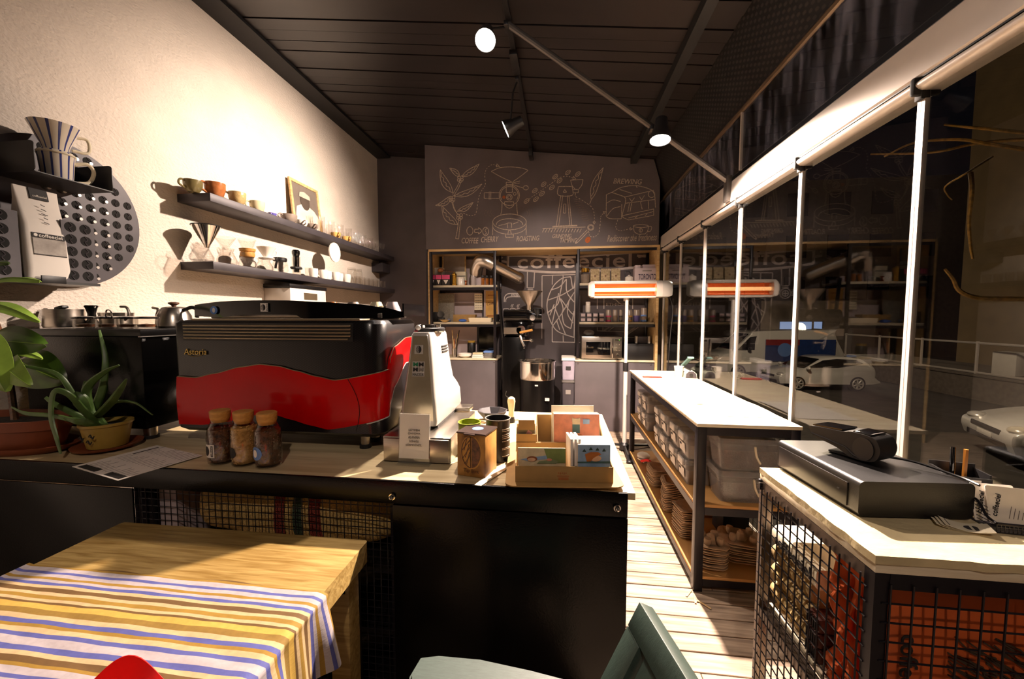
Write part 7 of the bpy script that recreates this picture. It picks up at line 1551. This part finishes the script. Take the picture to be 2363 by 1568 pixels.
# mesh business card tray, cards, pen cup
p = P(2330, 1190, z=TZ)
t = thing('business_card_tray', 'black wire-mesh tray holding white business cards', 'card holder', (1.125, 1.085, TZ), -.12); p = Vector((1.09, 1.085, TZ))
m = MB()
for k in range(16): x = -.06+.008*k; m.tube([(x, -.035, .002), (x, -.035, .022)], .0009, 4); m.tube([(x, .03, .002), (x, .035, .055)], .0009, 4)
for z in (.002, .008, .014, .020): m.tube([(-.062, -.035, z), (.062, -.035, z)], .0009, 4)
for k in range(7): z = .004+.008*k; m.tube([(-.062, .03+.001*k, z), (.062, .03+.001*k, z)], .0009, 4); m.tube([(-.062, -.035+.004*k, z), (-.062, .03, z)], .0009, 4)
obj('wire_mesh', m, M['black'], t)
m = MB(); m.tube(smooth([(-.062, -.036, .024), (-.062, -.01, .03), (-.062, .015, .056), (-.062, .036, .058)], 4), .003, 6); m.tube([(-.062, -.036, .024), (.062, -.036, .024)], .003, 6); m.tube([(-.062, .036, .058), (.062, .036, .058)], .003, 6); m.lo((-.063, -.037, .0005), (.063, .037, .002)); obj('rim', m, M['black'], t)
def bcard(label, o, rz, tilt):
    c = thing('business_card', label, 'business card', o, rz, 'business cards in the mesh tray'); c.rotation_euler = (tilt, 0, rz)
    m = MB(); m.prism(rrect(-.045, .045, 0, .092, .004, 3), (0, 0, 0), (1, 0, 0), (0, 0, 1), (0, 1, 0), .0012); cd = obj('card', m, M['paper'], c)
    letters('card_lettering', 'coffeeciel', M['ink'], cd, (-.028, -.0005, .046), (.25, 0, 1), (-1, 0, .25), width=.055, bold=.012)
    letters('card_lettering', 'coffee roasters', M['greyink'], cd, (-.008, -.0005, .036), (.25, 0, 1), (-1, 0, .25), width=.035) if False else None
    m = MB(); [m.prism([(0, 0), (.03-.004*j, 0), (.03-.004*j, .0012), (0, .0012)], (-.006+.008*j, -.0003, .016), (.25, 0, 1), (-1, 0, .25), (0, -1, 0), .0003) for j in range(4)]; obj('small_print', m, M['greyink'], cd)
bcard('white business card standing at the front of the mesh tray', (p.x+.035, p.y+.000, TZ+.006), -.2, -.25)
bcard('white business card half hidden behind the front one', (p.x+.015, p.y+.017, TZ+.006), -.1, -.25)
p = P(2222, 1222, z=TZ)
for k in range(3):
    t = thing('loyalty_card', '%s curled pale card with a bean print before the cash drawer' % ('lowest', 'middle', 'top')[k], 'card', (p.x-.006+.006*k, p.y+.008-.004*k, TZ+.0008+.002*k), -.45, 'curled cards on the till counter')
    def cc(u, v, kk): return Vector((.085*(u-.5), .05*(v-.5), .035*(abs(u-.45)**2)))
    m = MB(); m.grid(cc, 14, 4, .0005); cd = obj('card', m, M['cream'], t)
    if k == 2:
        m = MB(); vs = [[m.bm.verts.new(cc(.62+.17*math.cos(a)*1.0, .48+.26*math.sin(a), 0)+Vector((0, 0, .0009))) for a in [math.radians(s) for s in rng]] for rng in (range(-80, 81, 10), range(100, 261, 10))]
        for q in vs: m.bm.faces.new(q)
        obj('bean_print', m, M['ink'], cd)
        m = MB(); m.tube([cc(.12, v, 0)+Vector((0, 0, .0009)) for v in (.15, .5, .9)], .0007, 4); obj('printed_line', m, M['ink'], cd)
p = P(2300, 1120, z=TZ+.03)
t = thing('pen_cup', 'black angular pen box lettered coffeeciel behind the business cards', 'pen holder', (1.125, 1.225, TZ), -.25)
m = MB()
for a, b in (((-.05, -.035, .001), (.05, -.031, .085)), ((-.05, .031, .001), (.05, .035, .105)), ((-.05, -.031, .001), (-.046, .031, .095)), ((.046, -.031, .001), (.05, .031, .095)), ((-.046, -.031, .001), (.046, .031, .004))): m.lo(a, b)
m.box((-.062, -.03, .08), (.03, .02, .02)); m.box((-.068, -.035, .045), (.04, .02, .022)); obj('box', m, M['blackp'], t)
letters('box_lettering', 'ciel', M['paper'], t, (.012, -.0355, .052), (0, 0, 1), (-1, 0, 0), width=.055, bold=.015)
single('black_pen', MB().cyl((0, 0, .005), (.004, .008, .155), .0065, .0055, 14), M['blackg'], 'thick black pen standing in the pen box', 'pen', (1.110, 1.226, TZ))
single('wooden_pencil', MB().cyl((0, 0, .005), (.006, .006, .152), .0055, seg=6), mat('varnished_pencil', H('b8762c'), .4), 'orange-brown wooden pencil standing in the pen box', 'pencil', (1.134, 1.22, TZ))
single('pink_note', MB().box((0, 0, .006), (.05, .06, .012), -.2), mat('pink_notes', H('b8727a'), .8), 'pink note pad between the cash drawer and the pen box', 'note pad', (1.083, 1.12+.06, TZ))

# ================================================================== TABLE, CLOTH, RED BOWL
t = thing('dining_table', 'thick oak table pushed against the counter at the lower left', 'table', (-1.02, .60, 0))
m = MB(); m.loft([[(a, b, z) for a, b in rrect(-.445, .432-.0, -.48, .512, .012, 3)] for z in (.685, .7495)]); obj('tabletop', m, M['oak'], t)
for x in (-.39, .38):
    for y in (-.43, .46): m = MB(); m.lo((x-.03, y-.03, 0), (x+.03, y+.03, .684), .003); obj('leg', m, M['oak'], t)
m = MB(); m.lo((-.42, -.42, .63), (.40, -.39, .684)); m.lo((-.42, .43, .63), (.40, .46, .684)); obj('apron', m, M['oak'], t)
seq = [('o', .012), ('l', .022), ('b', .012), ('l', .018), ('o', .012), ('l', .012), ('b', .015), ('c', .014), ('n', .018), ('c', .014), ('o', .018), ('c', .012), ('n', .010), ('y', .024), ('d', .022), ('c', .020), ('b', .016), ('o', .014), ('c', .018), ('b', .016), ('l', .028), ('b', .018), ('c', .016), ('n', .020)]
colr = dict(o=H('8a6a22'), l=H('a1979a'), b=H('4a4d8a'), c=H('b39a72'), n=H('5d421c'), y=H('b3903f'), d=H('7c6022'))
seq = [(k, w_*.66) for k, w_ in seq]; T = sum(w for _, w in seq); acc = 0.0; stops = []
for k, w_ in reversed(seq): stops.append((acc/T, colr[k])); acc += w_
cm = stripes('striped_cloth', stops, T, 1)
CY1 = .880; CW = .432+.445
def clothpt(u, v, k):
    s = -.16+(CW+.16+.185)*u; y = CY1-.76*v; wr = .0014*math.sin(38*u+3*math.sin(9*v))+.0012*math.sin(61*v+8*u)
    edge = .004*math.sin(22*u)*max(0, 1-v*14)
    if s < 0: return Vector((-1.02-.445-.006, y, .7535+s+.004))
    if s > CW:
        d = s-CW; f = min(1, d/.02)
        return Vector((-1.02+.432+.007+.012*f*(1-f)+d*.10+.016*(d/.185)*math.sin(24*v+1.3)+.010*(d/.185)*math.sin(55*v), y+.012*(d/.185)*math.sin(9*v), .7535-d*.97))
    z = .7525+abs(wr)+.0008
    if CW-s < .012: z -= .004*((.012-(CW-s))/.012)**2
    return Vector((-1.02-.445+s, y+edge, z))
m = MB(); m.grid(lambda u, v, k: clothpt(u, v, k)-Vector((0, CY1-T, 0)), 130, 110); cl = single('striped_tablecloth', m, cm, 'blue, ochre and cream striped cloth draped over the near half of the oak table', 'tablecloth', (0, CY1-T, 0), ang=80)
bp = P(205, 1668, z=.80)
def redf(u, v, k):
    a = 2*PI*u; r = .035+.062*v**.8; return Vector((r*math.cos(a), r*math.sin(a), .002+.050*v**1.6*(1+.42*math.cos(4*(a-2.0))*v)))
single('red_scalloped_bowl', MB().grid(redf, 64, 12, .003), M['redp'], 'bright red scalloped bowl on the striped cloth at the bottom edge', 'bowl', (bp.x, bp.y, .7555))

# ================================================================== GREEN CHAIR
t = thing('garden_chair', 'dark teal-green wooden armchair in front of the black counter sheet', 'chair', (0, .6, 0))
def Wc(p): return Vector(p)-Vector((0, .6, 0))
A = Wc((.167, .797, .86)); r = Vector((.24, -.971, 0)); s = Vector((-.44, -.107, -.89)).normalized(); n = s.cross(r).normalized()
if n.x > 0: n = -n
def bar(o, d, length, wdir, width, ndir, th, bev=.003):
    o, d, wdir, ndir = Vector(o), Vector(d).normalized(), Vector(wdir).normalized(), Vector(ndir).normalized()
    m = MB(); q = Matrix(((d.x, wdir.x, ndir.x, 0), (d.y, wdir.y, ndir.y, 0), (d.z, wdir.z, ndir.z, 0), (0, 0, 0, 1)))
    m.box((length/2, width/2, -th/2), (length, width, th), 0, bev, 2, Matrix.Translation(o) @ q); return m
bw_, BL = .47, .56
obj('back_rail', bar(A, r, bw_, s, .055, n, .034), M['chair'], t)
obj('back_rail', bar(A+s*(BL-.055), r, bw_, s, .055, n, .034), M['chair'], t)
obj('back_stile', bar(A+s*.0555, s, BL-.111, r, .055, n, .032), M['chair'], t)
obj('back_stile', bar(A+s*.0555+r*(bw_-.055), s, BL-.111, r, .055, n, .032), M['chair'], t)
for k in range(4):
    obj('back_slat', bar(A+s*.0555+r*(.066+.087*k)-n*.010, s, BL-.111, r, .077, n, .014), M['chair'], t)
def armtop(far):
    pts = [(-.330, .795), (-.322, .845), (-.28, .856), (-.18, .852), (-.06, .838), (.02, .825), (.062, .815), (.058, .745), (-.10, .762), (-.25, .77), (-.322, .772)]
    return pts if far else [(x+.10, y-.50) for x, y in pts]
for far in (1, 0):
    m = MB(); m.prism([(x, y-.6) for x, y in armtop(far)], (0, 0, .612), (1, 0, 0), (0, 1, 0), (0, 0, 1), .03)
    bmesh.ops.bevel(m.bm, geom=[e for e in m.bm.edges if abs(e.verts[0].co.z-e.verts[1].co.z) < .001], offset=.006, segments=3, affect='EDGES'); obj('armrest', m, M['chair'], t)
seat0 = Wc((-.33, .815, .43))
for k in range(6): obj('seat_slat', bar(seat0+Vector((.06*k, .015*k*-.0, -.006*k)), r, .47, (.97, .24, -.05), .052, (0, 0, 1), .018), M['chair'], t)
for (x, y) in ((-.29, .815), (-.19, .325)): m = MB(); m.lo((x-.02, y-.02-.6, 0), (x+.025, y+.02-.6, .611), .003); obj('leg', m, M['chair'], t)
for (x, y) in ((.03, .765), (.14, .30)): m = MB(); m.loft([[(x-.02+.10, y-.02-.6, 0), (x+.025+.10, y-.02-.6, 0), (x+.025+.10, y+.02-.6, 0), (x-.02+.10, y+.02-.6, 0)], [(x-.02, y-.02-.6, .611), (x+.02, y-.02-.6, .611), (x+.02, y+.02-.6, .611), (x-.02, y+.02-.6, .611)]]); obj('leg', m, M['chair'], t)
